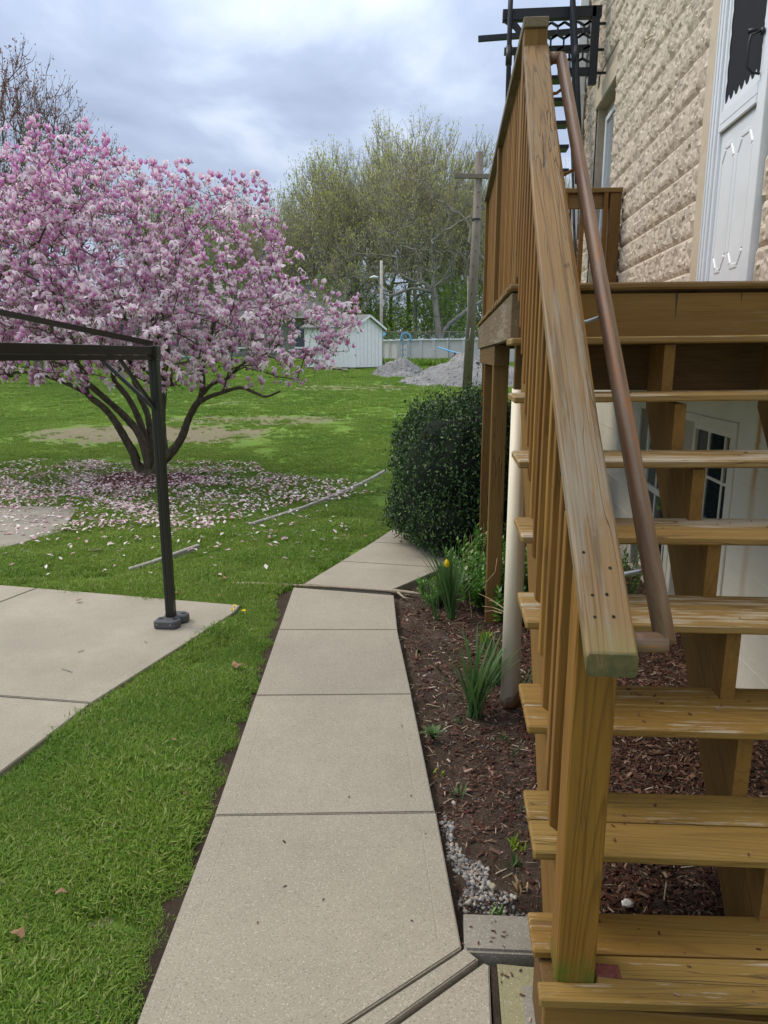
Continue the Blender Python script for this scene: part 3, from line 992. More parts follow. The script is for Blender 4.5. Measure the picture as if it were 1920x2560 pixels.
XL = .235
TR = {1: (2.814, 1.722, 1.167, 1.731), 2: (2.628, 1.512, 1.112, 1.527), 3: (2.378, 1.313, 1.03, 1.325), 4: (2.183, 1.105, .972, 1.115),
      5: (1.972, .903, .906, .909), 6: (1.822, .654, .87, .666), 7: (1.59, .436, .797, .450), 8: (1.381, .211, .733, .238)}
DEP = .268
stairs = thing('wooden_stairs', 'open-riser wooden staircase with weathered handrail and round brown pipe rail', 'stairs', (.7, 2.2, 0))
XR = 1.30
for k in range(8, 0, -1):
    y0, z0, xr, zr = TR[k]
    sl = (zr - z0) / (xr - XL)
    zz = lambda x: z0 + sl * (x - XL)
    th = .026
    m = M_tread_green if k == 7 else (M_tread_worn if k <= 5 else M_tread)
    d1 = DEP * .5 - .0035
    back = TR[k - 1][0] if k > 1 else 3.03
    dep = DEP
    for j, (ya, yb) in enumerate(((y0, y0 + d1), (y0 + d1 + .007, y0 + dep))):
        if k == 8 and j == 0:
            # front board notched round the newel post
            fr = frame((XL, y0 + d1 / 2, z0 - th / 2), (XR, y0 + d1 / 2, zz(XR) - th / 2))
            nx, ny = .372, 1.432
            pts = [(XL, y0, z0 - th), (XR, y0, zz(XR) - th), (XR, yb, zz(XR) - th), (nx, yb, zz(nx) - th), (nx, ny, zz(nx) - th), (XL, ny, z0 - th)]
            prism_local('tread_board', pts, (0, 0, th), fr, M_tread_green, stairs, .004, label='bottom tread board notched round the post')
            continue
        if k == 8 and j == 1:
            m = M_tread
        board('tread_board', (XL, (ya + yb) / 2, z0 - th / 2), (XR, (ya + yb) / 2, zz(XR) - th / 2), yb - ya, th, m, stairs, bev=.005)
# riser board under the bottom tread
abox('riser_board', (XL + .012, 1.395, .0), (XR, 1.42, .180), M_fascia, stairs)
abox('riser_cleat', (XL + .016, 1.42, -.02), (XL + .05, 1.60, .183), M_dark, stairs)


def stringer(x0, x1, mat, name='stringer'):
    pts = []
    ks = list(range(8, 0, -1))
    top = []
    for k in ks:
        y0, z0, _, _ = TR[k]
        zt = z0 - .026 + (.25 * 0)
        yb = TR[k - 1][0] + .035 if k > 1 else 3.05
        yf = TR[k][0] + .035
        top += [(x0, yf, zt), (x0, yb, zt)]
    yA, zA = TR[8][0] + .035, 0.0
    pts = [(x0, 1.70, -.03), (x0, yA, -.03)] + top + [(x0, 3.05, 1.45)]
    # lower edge
    fr = frame((x0, 1.45, -.03), (x0, 3.05, 1.50), (1, 0, 0))
    return prism_local(name, pts, (x1 - x0, 0, 0), fr, mat, stairs, 0)


stringer(.300, .336, M_str)
stringer(.812, .852, M_str)
stringer(1.255, 1.293, M_str)

# newel post
prism_local('newel_post', [(.2765, 1.431, .208), (.2765, 1.523, .208), (.2765, 1.523, 1.232), (.2765, 1.431, 1.150)], (.090, 0, 0),
            frame((.3215, 1.477, .208), (.3215, 1.477, 1.2), (1, 0, 0)), M_newel, stairs, .004)
abox('post_foot', (.276, 1.434, -.03), (.367, 1.53, .183), M_newel, stairs, axis=2)
# rusty bracket plate with screws
mb = MB(); mb.poly([(.374, 1.447, .2185), (.431, 1.444, .220), (.432, 1.480, .220), (.374, 1.483, .2185)], (0, 0, .0035))
pl = mb.build('bracket_plate', M_rust, stairs)
for sx, sy in ((.384, 1.476), (.420, 1.452), (.384, 1.455), (.422, 1.474)):
    mb = MB(); mb.tube([(sx, sy, .2225), (sx, sy, .2245)], .0028, 8); mb.build('screw', M_rust, pl)

# sloping handrail cap (slightly bowed board)
CAP0, CAP1 = Vector((.275, 1.311, 1.091)), Vector((.275, 3.235, 2.882))
fr = frame(CAP0, CAP1)
Lc = (CAP1 - CAP0).length
bm = bmesh.new()
N = 24
TANC = (CAP1.z - CAP0.z) / (CAP1.y - CAP0.y)
for i in range(N + 1):
    t = i / N
    bow = -.020 * math.sin(math.pi * t) ** 1.0
    w = .098
    # local axes: X along, Y = up x X
    ys = -1 if (fr.to_3x3() @ Vector((0, 1, 0))).x < 0 else 1
    x = t * Lc
    c = .005
    th = .034
    prof = [(0, -c), (0, -th + c), (c, -th), (w - c, -th), (w, -th + c), (w, -c), (w - c, 0), (c, 0)]
    for (a, b_) in prof:
        xo = b_ * TANC * max(0, 1 - t * N)      # plumb-cut lower end
        bm.verts.new((x + xo, ys * (a + bow), b_ + .0012 * math.sin(t * 31 + a * 40)))
bm.verts.ensure_lookup_table()
for i in range(N):
    for q in range(8):
        bm.faces.new([bm.verts[i * 8 + q], bm.verts[i * 8 + (q + 1) % 8], bm.verts[(i + 1) * 8 + (q + 1) % 8], bm.verts[(i + 1) * 8 + q]])
bm.faces.new([bm.verts[q] for q in range(8)])
bm.faces.new([bm.verts[N * 8 + q] for q in reversed(range(8))])
capo = link('handrail_cap', bm_mesh('handrail_cap', bm), M_cap, stairs, fr, label='weathered greyish handrail board with green end')
M_nail = plain('dark_nail', (.03, .022, .015), .9, 0, .3, 40, 0, .1)
# nail heads on the cap
for (u, v) in ((1481, 1488), (1517, 1486), (1487, 1543), (1534, 1542), (1459, 1381), (1525, 1420)):
    r_ = ray(u, v)
    nrm = fr.to_3x3() @ Vector((0, 0, 1))
    t_ = (CAP0 - Vector((0, 0, EYE))).dot(nrm) / Vector(r_).dot(nrm)
    p = Vector((0, 0, EYE)) + Vector(r_) * t_
    mb = MB(); mb.tube([p - nrm * .002, p + nrm * .0008], .0036, 8)
    mb.build('nail', M_nail, capo)
# rail board on edge under the cap, balusters hang from it
slope = (CAP1 - CAP0).normalized()
capz = lambda y: CAP0.z + (y - CAP0.y) * slope.z / slope.y
board('under_rail', (.352, 1.53, capz(1.53) - .105), (.352, 3.22, capz(3.22) - .105), .034, .085, M_bal, stairs)


def baluster(x, y, zb, zt, parent, bevel_bottom=True, w=.034):
    """square stick with a slanted foot; local X = up"""
    fr = frame((x + w / 2, y + w / 2, zb), (x + w / 2, y + w / 2, zt), (1, 0, 0))
    h = w / 2
    b = MB()
    pts = [(x, y, zb + (.026 if bevel_bottom else 0)), (x + w, y, zb), (x + w, y, zt), (x, y, zt)]
    inv = fr.inverted()
    b.poly([inv @ Vector(p) for p in pts], inv.to_3x3() @ Vector((0, w, 0)))
    return b.build('baluster', M_bal, parent, mw=fr, bevel=.002)


bz = [(1.597, .481), (1.673, .597), (1.812, .691), (1.918, .799), (2.06, .912)]
yb = 2.06; zb = .912
while yb < 3.1:
    yb += .1035
    zb = .912 + (yb - 2.06) * 1.0
    bz.append((yb, zb))
for (y, z) in bz:
    # keep feet clear of the treads
    for k, (ty, tz, _, _) in TR.items():
        if ty - .036 < y < ty + DEP and tz - .03 < z + .0 < tz + .12 and y > ty: z = max(z, tz + .004)
    baluster(.270, y, z, capz(y + .017) - .068, stairs)

# round pipe handrail with its returns and brackets
prl = MB()
pb0, pb1 = Vector((.470, 1.470, 1.056)), Vector((.428, 3.262, 2.838))
prl.tube([pb0, pb0.lerp(pb1, .5) + Vector((0, 0, -.006)), pb1], [.0225] * 3, 20)
fr = frame(pb0, pb1)
b2 = MB(); inv = fr.inverted()
b2.V = [tuple(inv @ Vector(v)) for v in prl.V]; b2.F = prl.F
pipe = b2.build('pipe_handrail', M_copper, stairs, smooth=True, mw=fr, label='round brown pipe handrail')
for a, c in ((pb0, (.366, 1.480, 1.050)), (pb1, (.366, 3.262, 2.838))):
    a = Vector(a); c = Vector(c)
    fr2 = frame(c, a); inv = fr2.inverted()
    q = MB().tube([c, a + (a - c).normalized() * .004], .0222, 20)
    q.V = [tuple(inv @ Vector(v)) for v in q.V]
    q.build('pipe_return', M_copper, pipe, smooth=True, mw=fr2)
for ft, mt_ in ((.085, M_galv), (.42, M_galv), (.72, M_bal), (.935, M_bal)):
    p = pb0.lerp(pb1, ft)
    q = MB()
    xs_ = .362
    q.tube([(xs_, p.y + .0, p.z - .055), (xs_ + .012, p.y, p.z - .055), (xs_ + .04, p.y, p.z - .052), (p.x - .01, p.y, p.z - .038), (p.x, p.y, p.z - .022)], [.010, .008, .006, .006, .006], 8)
    q.build('rail_bracket', mt_, pipe, smooth=True)

# ---- deck
deck = thing('wooden_deck', 'raised wooden deck with slatted guard rail along the stone house', 'deck', (.8, 4.8, 0))
YD0, YD1, ZD = 3.045, 6.52, 1.942
XD1 = 1.395
nb = 25
bw = (YD1 - YD0) / nb
for i in range(nb):
    y0 = YD0 + i * bw
    jx = rnd.uniform(-.004, .004)
    if i == 0:
        board('deck_board', (XL, y0 + bw / 2, ZD - .014), (XD1, y0 + bw / 2, ZD - .010), bw - .005, .028, M_deckw, deck, bev=.008)
    else:
        abox('deck_board', (XL + .004 + jx, y0 + .0025, ZD - .028), (XD1, y0 + bw - .0025, ZD + rnd.uniform(-.001, .001)), M_deckw, deck, bev=.003)
abox('fascia_board', (.262, 3.068, 1.728), (XD1, 3.090, 1.902), M_fascia, deck)
# splits in the fascia: narrow tapered wedges
for (x, z0, z1, w) in ((.905, 1.80, 1.903, .0045), (1.155, 1.862, 1.904, .002)):
    q = MB(); q.poly([(x - w, 3.0665, z1), (x + w, 3.0665, z1), (x + w * .15, 3.0665, z0)], (0, .004, 0)); q.build('split', M_iron, deck)
abox('rim_joist', (.248, 3.062, 1.722), (.284, YD1 - .01, 1.906), M_rim, deck, label='greyed rim joist along the open side')
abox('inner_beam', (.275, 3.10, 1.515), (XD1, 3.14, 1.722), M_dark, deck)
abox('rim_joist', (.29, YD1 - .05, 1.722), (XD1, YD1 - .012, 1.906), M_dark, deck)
for x in (.62, .98, 1.33):
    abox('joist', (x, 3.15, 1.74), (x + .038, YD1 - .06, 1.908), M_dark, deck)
for y in (4.385, 5.50):
    board('support_post', (.308, y + .047, -.08), (.308, y + .047, 1.72), .094, .092, M_post, deck, up=(1, 0, 0))
board('support_post', (.33, 6.35, -.08), (.33, 6.35, 1.72), .094, .092, M_post, deck, up=(1, 0, 0))
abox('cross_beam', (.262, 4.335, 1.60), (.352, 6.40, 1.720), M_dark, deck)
# cream round pipe column under the deck corner
cm = MB().tube([(0, 0, 0), (0, 0, 1.515)], .0445, 28)
colm = cm.build('pipe_column', M_pipecol, deck, smooth=True, mw=Matrix.Translation((.322, 3.225, 0.0)), label='round cream painted column with rusty foot')
for p_ in colm.data.polygons:
    if len(p_.vertices) > 4: p_.use_smooth = False
# guard rail on the open side
abox('rail_post', (.274, 3.225, 1.945), (.366, 3.315, 2.935), M_post, deck, axis=2)
abox('rail_post', (.278, 4.86, 1.945), (.366, 4.95, 2.935), M_post, deck, axis=2)
abox('rail_post', (.278, 6.41, 1.945), (.366, 6.50, 2.935), M_post, deck, axis=2)
abox('rail_cap', (.268, 3.215, 2.935), (.368, 6.52, 2.973), M_cap2, deck)
abox('under_rail', (.340, 3.32, 2.84), (.372, 6.40, 2.930), M_deckw, deck)
abox('bottom_rail', (.340, 3.32, 1.975), (.372, 6.40, 2.045), M_deckw, deck)
y = 3.345
while y < 6.38:
    if not (4.82 < y < 4.95):
        baluster(.303, y, 1.948, 2.932, deck, False, .035)
    y += .1020
# far guard, between the open side and the house
abox('rail_post', (1.295, YD1 - .10, 1.945), (1.388, YD1 - .01, 2.975), M_post, deck, axis=2)
abox('rail_cap', (.372, YD1 - .115, 2.976), (1.392, YD1 - .005, 3.012), M_deckw, deck)
abox('under_rail', (.372, YD1 - .075, 2.86), (1.292, YD1 - .04, 2.974), M_deckw, deck)
abox('bottom_rail', (.372, YD1 - .075, 1.985), (1.292, YD1 - .04, 2.06), M_deckw, deck)
for x in (1.245, 1.06, .92, .78, .64, .5):
    abox('baluster', (x, YD1 - .112, 2.0), (x + .034, YD1 - .077, 2.975), M_bal, deck, axis=2)

# ================================================================== THE HOUSE
WX = 1.42
house = thing('stone_house', 'cream painted rock-faced block house with white storm door', 'house', (WX + 2, 5, 0))
hb = MB()
HY0, HY1, HZ = -2.5, 8.66, 6.4
# openings: door, upper window, two cellar windows
DY0, DY1 = 3.66, 4.49
WY0, WY1, WZ0, WZ1 = 7.06, 7.93, 2.35, 4.06


def wall_grid(name, x, thick, y0, y1, z0, z1, holes, mat, parent, **k):
    ys = sorted({y0, y1, *[h[0] for h in holes], *[h[1] for h in holes]})
    zs = sorted({z0, z1, *[h[2] for h in holes], *[h[3] for h in holes]})
    b = MB()
    for a, c in zip(ys, ys[1:]):
        for d, e_ in zip(zs, zs[1:]):
            m = ((a + c) / 2, (d + e_) / 2)
            if any(h[0] < m[0] < h[1] and h[2] < m[1] < h[3] for h in holes): continue
            b.box((x, a, d), (x + thick, c, e_))
    return b.build(name, mat, parent, **k)


wall_grid('upper_wall', WX + .012, .22, HY0, HY1, 1.93, HZ, [(DY0, DY1 - .02, 1.93, 3.95), (WY0, WY1, WZ0, WZ1)], M_mortar, house)
C1 = (4.60, 5.42, .10, 1.285)
C2 = (3.70, 4.44, .10, 1.285)
wall_grid('foundation_wall', WX, .24, HY0, HY1 + .01, -.3, 1.93, [C1, C2], M_found, house, label='white painted block foundation wall')
q = MB(); q.box((WX + .25, HY1 - .03, -.3), (9.5, HY1 + .2, HZ)); q.build('end_wall', M_mortar, house)
q = MB(); q.box((9.3, HY0, -.3), (9.5, HY1 - .04, HZ)); q.build('rear_wall', M_mortar, house)
q = MB(); q.box((WX + .25, HY0 - .2, -.3), (9.5, HY0, HZ)); q.build('end_wall', M_mortar, house)
q = MB(); q.poly([(WX - .25, HY0 - .5, HZ), (9.8, HY0 - .5, HZ), (5.5, HY0 - .5, HZ + 2.2)], (0, HY1 - HY0 + .9, 0)); q.build('roof', M_shingle, house)
q = MB(); q.box((2.6, HY0 + .1, 1.9), (9.2, HY1 - .1, 1.93)); q.build('floor', M_dark, house)
# faint raised mortar lines on the foundation
for z in (.231, .436, .641, .846, 1.05, 1.255, 1.46, 1.665, 1.87):
    segs = [(HY0, HY1)]
    for (a, b_, c, d) in (C1, C2):
        if c - .08 < z < d + .05:
            segs = [s for (s0, s1) in segs for s in ((s0, min(s1, a - .08)), (max(s0, b_ + .08), s1)) if s[1] - s[0] > .05]
    for (s0, s1) in segs:
        q = MB(); q.box((WX - .0025, s0, z - .006), (WX + .002, s1, z + .006)); q.build('mortar_line', M_found, house)


def block_variant(seed, L, H, nx=26, nz=13, amp=.022):
    r = random.Random(seed)
    offv = Vector((r.uniform(0, 99), r.uniform(0, 99), r.uniform(0, 99)))
    V, Fc = [], []
    m = .005
    us = [0, m / L] + [m / L + (1 - 2 * m / L) * i / (nx - 2) for i in range(1, nx - 2)] + [1 - m / L, 1]
    vs2 = [0, m / H] + [m / H + (1 - 2 * m / H) * i / (nz - 2) for i in range(1, nz - 2)] + [1 - m / H, 1]
    for j, v in enumerate(vs2):
        for i, u in enumerate(us):
            y, z = u * L, v * H
            e_ = min(u * L, (1 - u) * L, v * H, (1 - v) * H) - m + 1e-9
            if e_ <= 1e-6:
                d = 0 if (i in (0, len(us) - 1) or j in (0, len(vs2) - 1)) else .004
                if j in (0, len(vs2) - 1): d = -.003
                elif i in (0, len(us) - 1): d = .004
                elif j in (1, len(vs2) - 2): d = .002
                else: d = .012
            else:
                p = Vector((y * 17, z * 14, 0)) + offv
                def facet(q):
                    c_ = noise.voronoi(q)[1][0]
                    h = [(math.sin(c_.x * a_ + c_.y * b_ + c_.z * 3.7) * 4375.85) % 1 for a_, b_ in ((12.9, 78.2), (39.3, 11.1), (73.1, 52.2))]
                    return h[0] * .55 + (q.x - c_.x) * (h[1] - .5) * 1.5 + (q.y - c_.y) * (h[2] - .35) * 1.7
                f = facet(p)
                f2 = facet(Vector((y, z, 0)) * 36 + offv)
                d = .004 + min(1, (min(v * H * .8, (1 - v) * H) - m * .8) / .020) ** .8 * (.55 + .45 * min(1, (min(u * L, (1 - u) * L) - m) / .03)) * amp * (.30 + .95 * f + .28 * f2 + .35 * noise.noise(p * .4))
            ju = 0 if (i < 2 or i > len(us) - 3) else r.uniform(-.2, .2) * L / nx
            jv = 0 if (j < 2 or j > len(vs2) - 3) else r.uniform(-.2, .2) * H / nz
            V.append((-d, y + ju, z + jv))
    n = len(us)
    for j in range(len(vs2) - 1):
        for i in range(n - 1):
            a = j * n + i
            quad = (a, a + n, a + n + 1, a + 1)
            if r.random() < .5: Fc += [(quad[0], quad[1], quad[2]), (quad[0], quad[2], quad[3])]
            else: Fc += [(quad[0], quad[1], quad[3]), (quad[1], quad[2], quad[3])]
    me = mesh('stone_block', V, Fc)
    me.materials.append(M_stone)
    return me


CH = .2025
BL = .405
full = [block_variant(s, BL, CH) for s in range(6)]
_pc = {}


def put_block(y0, y1, z0, z1):
    L = y1 - y0
    if abs(L - BL) < .02 and abs(z1 - z0 - CH) < .01:
        me = full[rnd.randrange(6)]
    else:
        key = (round(L, 2), round(z1 - z0, 2))
        if key not in _pc: _pc[key] = block_variant(int(L * 1000) + 77, L, z1 - z0, max(6, int(26 * L / BL)), max(6, int(13 * (z1 - z0) / CH)))
        me = _pc[key]
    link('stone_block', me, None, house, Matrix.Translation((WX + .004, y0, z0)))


k0 = 0
zc_ = 2.350 - 2 * CH
row = 0
while zc_ < 5.75:
    z0, z1 = max(zc_, 1.947), zc_ + CH
    yy = 2.2 - (BL / 2 if row % 2 else 0)
    while yy < HY1 - .02:
        a, b_ = yy, min(yy + BL, HY1)
        yy += BL
        segs = [(a, b_)]
        if z0 < 3.95:
            segs = [s for (s0, s1) in segs for s in ((s0, min(s1, DY0 - .02)), (max(s0, DY1 + .06), s1)) if s[1] - s[0] > .06]
        if z0 < 4.25 and z1 > 2.2:
            segs = [s for (s0, s1) in segs for s in ((s0, min(s1, WY0 - .005)), (max(s0, WY1 + .03), s1)) if s[1] - s[0] > .06]
        for s0, s1 in segs: put_block(s0, s1, z0, z1)
    zc_ += CH
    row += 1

# lintel and sill of the upper window, smooth band beside the door
abox('lintel', (WX - .016, WY0 - .42 + .4, 4.065), (WX + .05, WY1 + .05, 4.225), M_cream, house)
abox('door_band', (WX - .018, DY1 - .125, 1.947), (WX + .05, DY1 + .055, 4.2), M_cream, house, axis=2, label='smooth cream band beside the door')
abox('door_band', (WX - .006, DY1 - .055, 1.947), (WX - .0181, DY1 - .035, 4.2), M_cream, house, axis=2)
# upper window set back in its opening
win = abox('window_frame', (WX + .115, WY0, WZ0), (WX + .13, WY1, WZ1), M_cream, house, label='upper window recessed in the stone wall')
for lo, hi in (((WX + .10, WY1 - .07, WZ0), (WX + .16, WY1, WZ1)), ((WX + .10, WY0, WZ0), (WX + .16, WY0 + .05, WZ1)), ((WX + .10, WY0 + .05, WZ1 - .10), (WX + .16, WY1 - .07, WZ1)), ((WX + .09, WY0, WZ0), (WX + .18, WY1, WZ0 + .05))):
    abox('casing', lo, hi, M_cream, win)
zm = 3.17
for (a, c) in ((WZ0 + .05, zm), (zm, WZ1 - .10)):
    for lo, hi in (((WX + .07, WY1 - .13, a), (WX + .10, WY1 - .07, c)), ((WX + .07, WY0 + .05, a), (WX + .10, WY0 + .10, c)), ((WX + .068, WY0 + .1, c - .05), (WX + .098, WY1 - .13, c)), ((WX + .068, WY0 + .1, a), (WX + .098, WY1 - .13, a + .04))):
        abox('sash', lo, hi, M_white, win)
q = MB(); q.box((WX + .088, WY0 + .1, zm), (WX + .092, WY1 - .13, WZ1 - .13)); q.build('pane', M_glass, win)
q = MB(); q.box((WX + .088, WY0 + .1, WZ0 + .07), (WX + .092, WY1 - .13, zm - .045)); q.build('pane', M_film, win)
# scalloped awning-like dark film edge seen at the meeting rail
# cellar windows: 3 x 4 panes in white wood
for (a, b_, c, d) in (C1, C2):
    w = abox('cellar_window', (WX + .11, a, c), (WX + .12, b_, d), M_pane, house, label='old many-paned white cellar window')
    fw_ = .05
    for lo, hi in (((WX - .012, a - .07, c), (WX + .10, a, d + .05)), ((WX - .012, b_, c), (WX + .10, b_ + .07, d + .05)), ((WX - .010, a, d), (WX + .10, b_, d + .048)), ((WX + .005, a, c - .04), (WX + .12, b_, c))):
        abox('casing', lo, hi, M_found, w)
    for lo, hi in (((WX + .05, a, c), (WX + .085, a + .045, d)), ((WX + .05, b_ - .045, c), (WX + .085, b_, d)), ((WX + .052, a + .045, d - .05), (WX + .086, b_ - .045, d)), ((WX + .052, a + .045, c), (WX + .086, b_ - .045, c + .06)), ((WX + .045, a + .045, .70), (WX + .088, b_ - .045, .745))):
        abox('sash', lo, hi, M_found, w)
    for i in (1, 2):
        y = a + (b_ - a) * i / 3
        abox('muntin', (WX + .058, y - .010, c + .06), (WX + .080, y + .010, d - .05), M_found, w)
    for z in (.40, .98):
        abox('muntin', (WX + .060, a + .045, z - .009), (WX + .078, b_ - .045, z + .009), M_found, w)
    for i in range(3):
        for (z0, z1) in ((c + .06, .40), (.40, .70), (.745, .98), (.98, d - .05)):
            y0, y1 = a + (b_ - a) * i / 3 + .012, a + (b_ - a) * (i + 1) / 3 - .012
            q = MB(); t = rnd.uniform(-.004, .004)
            q.poly([(WX + .066 + t, y0, z0), (WX + .066 - t, y1, z0), (WX + .068 - t, y1, z1), (WX + .068 + t, y0, z1)], (.003, 0, 0)); q.build('pane', M_pane, w)

# storm door
DX = WX - .02
door = abox('storm_door', (DX + .02, 3.70, 1.95), (DX + .04, 4.28, 3.95), M_white, house, label='white storm door with embossed lower panel')
for lo, hi in (((DX - .012, 4.275, 1.947), (DX + .06, 4.362, 4.0)), ((DX - .012, 3.655, 1.947), (DX + .06, 3.715, 4.0)), ((DX - .01, 3.715, 3.93), (DX + .06, 4.275, 4.0))):
    abox('door_frame', lo, hi, M_white, door, axis=2 if hi[2] - lo[2] > 1 else 1)
for lo, hi in (((DX - .018, 4.345, 1.947), (DX - .0125, 4.356, 3.98)), ((DX - .018, 4.30, 1.947), (DX - .0125, 4.312, 3.98))):
    abox('frame_bead', lo, hi, M_white, door, axis=2)
# stiles and rails of the leaf
GY0, GY1 = 3.775, 4.245
for lo, hi in (((DX + .0, GY1, 1.96), (DX + .02, 4.272, 3.92)), ((DX + .0, 3.72, 1.96), (DX + .02, GY0, 3.92)), ((DX - .004, GY0, 2.845), (DX + .02, GY1, 2.905)), ((DX - .004, GY0, 3.86), (DX + .02, GY1, 3.92)), ((DX - .002, GY0, 1.96), (DX + .02, GY1, 1.99))):
    abox('door_rail', lo, hi, M_white, door)
q = MB()
q.poly([(DX + .008, GY0, 2.805), (DX + .008, GY1, 2.805), (DX + .008, GY1, 2.843), (DX + .008, GY0, 2.843)], (-.014, 0, 0)); q.build('door_bead', M_white, door, bevel=.004)
# dark upper glazing with a scalloped white film edge
q = MB(); q.box((DX + .012, GY0, 2.905), (DX + .016, GY1, 3.86)); q.build('glazing', M_film, door)
sc = [(DX + .010, GY0, 2.905), (DX + .010, GY1, 2.905)]
ns = 7
for i in range(ns * 6 + 1):
    t = i / (ns * 6)
    y = GY1 - t * (GY1 - GY0)
    f = (t * ns) % 1
    sc.append((DX + .010, y, 2.940 + .030 * (1 - abs(math.sin(math.pi * t * ns))) ** 1.3))
q = MB(); q.poly(sc, (-.002, 0, 0)); q.build('scalloped_edge', M_white, door)
for side in (1, -1):
    base = GY1 if side == 1 else GY0
    sp = [(DX + .0095, base, 2.94), ]
    for i in range(49):
        t = i / 48
        sp.append((DX + .0095, base - side * (.012 + .010 * (1 - abs(math.sin(math.pi * t * 8)))), 2.94 + t * .87))
    sp.append((DX + .0095, base, 3.81))
    q = MB(); q.poly(sp, (-.002, 0, 0)); q.build('scalloped_edge', M_white, door)
# embossed panels: raised mouldings around two tall octagonal fields
def emboss(y0, y1, z0, z1, c):
    pts = [(y0 + c, z1 - c * .2), (y0 + c * .9, z1), (y1 - c * .9, z1), (y1 - c, z1 - c * .2), (y1, z1 - c * 1.6), (y1, z0 + c * 1.6), (y1 - c, z0 + c * .2), (y1 - c * .9, z0), (y0 + c * .9, z0), (y0 + c, z0 + c * .2), (y0, z0 + c * 1.6), (y0, z1 - c * 1.6)]
    b = MB()
    for a, d in zip(pts, pts[1:] + pts[:1]):
        va, vd = Vector((DX + .0185, *a)), Vector((DX + .0185, *d))
        b.bar(va, vd, .030, .016, (1, 0, 0))
    b.build('embossed_panel', M_white, door, bevel=.006)
q = MB(); q.box((DX + .0155, GY0, 1.99), (DX + .02, GY1, 2.805)); q.build('kick_panel', M_white, door)
emboss(4.05, 4.21, 2.10, 2.72, .045)
emboss(3.82, 4.00, 2.10, 2.72, .045)
# black pull handle
q = MB()
hy, hx = 3.765, DX - .004
q.tube([(hx, hy, 3.10), (hx - .012, hy, 3.10)], [.016, .016], 10)
q.tube([(hx - .006, hy, 3.105), (hx - .05, hy + .01, 3.09), (hx - .055, hy + .012, 3.06), (hx - .055, hy + .012, 2.96), (hx - .03, hy, 2.93), (hx, hy, 2.925)], .006, 8)
q.tube([(hx - .02, hy + .015, 3.112), (hx - .055, hy + .035, 3.115)], [.009, .012], 8)
q.build('door_handle', M_iron, door, smooth=True)
for z in (2.12, 2.55, 3.0, 3.35):
    q = MB(); q.tube([(DX - .012, 4.358, z), (DX - .014, 4.358, z)], .004, 6); q.build('screw', M_iron, door)
# wall hook
hk = atx(1620, 97, WX - .035)
q = MB()
q.tube([hk + Vector((.04, -.10, -.01)), hk + Vector((0, -.06, -.005)), hk + Vector((-.004, 0, .0)), hk + Vector((-.004, .05, .03)), hk + Vector((-.004, .09, .01)), hk + Vector((-.004, .08, -.025)), hk + Vector((-.004, .03, -.01))], .007, 6)
q.build('wall_hook', M_cream, house, smooth=True)
# exposed yellow chips where the paint came off
for (u, v, w, h) in ((1629, 548, .006, .05), (1624, 460, .004, .03)):
    p = atx(u, v, WX - .042)
    q = MB(); q.poly([(p.x, p.y - w, p.z - h), (p.x, p.y + w, p.z - h * .8), (p.x, p.y + w * .8, p.z + h * .6), (p.x, p.y, p.z + h)], (.002, 0, 0)); q.build('paint_chip', plain('raw_stone', (.48, .33, .12), .8) if 'raw_stone' not in bpy.data.materials else bpy.data.materials['raw_stone'], house)
# white downspout at the far corner
dsp = thing('downspout', 'white downspout at the far corner of the stone house', 'downspout', (1.33, 8.60, 0))
abox('pipe', (1.30, 8.56, .3), (1.385, 8.64, 6.3), M_white, dsp, axis=2)
for z in (2.2, 4.4):
    abox('strap', (1.29, 8.55, z), (1.395, 8.56, z + .03), M_white, dsp)
abox('corner_trim', (WX - .03, HY1 - .015, 1.94), (WX + .04, HY1 + .03, HZ), M_cream, house, axis=2)

# ================================================================== FIRE ESCAPE
fe = thing('fire_escape', 'black iron fire escape with honeycomb bracket high on the stone house', 'fire escape', (1.3, 7.9, 0))
FY = 7.62
zt = 4.92
# platform bars running out from the wall, two decks of flat bars
pb_ = MB()
for i, y in enumerate((FY, FY + .95)):
    pb_.bar((.24, y, zt + .06), (WX, y, zt + .10), .045, .05)
pb_.build('platform_beam', M_iron, fe)
for i in range(2):
    y = FY - .02 + i * .072
    abox('platform_slat', (.24, y, zt + .125), (WX, y + .066, zt + .133), M_iron, fe)
abox('platform_beam', (.44, FY + .02, 4.77), (1.36, FY + .09, 4.865), M_iron, fe)
abox('platform_beam', (.50, FY + .60, 4.70), (1.36, FY + .66, 4.76), M_iron, fe)
q = MB(); q.poly([(.44, FY + .03, 4.77), (.56, FY + .03, 4.77), (.74, FY + .03, 4.56), (.66, FY + .03, 4.56), (.55, FY + .03, 4.70)], (0, .03, 0)); q.build('bracket_arm', M_iron, fe)
# honeycomb grille panel between beam and wall bar
hon = MB()
hx0, hx1, hz0, hz1 = .84, 1.26, 4.36, 4.77
s_ = .070
ro = 0
z = hz0
while z < hz1 + .03:
    x = hx0 + (s_ * .87 if ro % 2 else 0)
    while x < hx1 + .02:
        pts = [(x + s_ * math.cos(math.radians(90 + 60 * i)), z + s_ * math.sin(math.radians(90 + 60 * i))) for i in range(6)]
        for a in range(6):
            p, r_ = pts[a], pts[(a + 1) % 6]
            if all(hx0 - .03 < t[0] < hx1 + .03 and hz0 - .02 < t[1] < hz1 + .02 for t in (p, r_)) and a in (0, 1, 2):
                hon.bar((p[0], FY + .05, p[1]), (r_[0], FY + .05, r_[1]), .016, .02)
            if all(hx0 - .03 < t[0] < hx1 + .03 and hz0 - .02 < t[1] < hz1 + .02 for t in (p, r_)) and a in (3,):
                hon.bar((p[0], FY + .05, p[1]), (r_[0], FY + .05, r_[1]), .016, .02)
        x += s_ * 1.74
    z += s_ * 1.5
    ro += 1
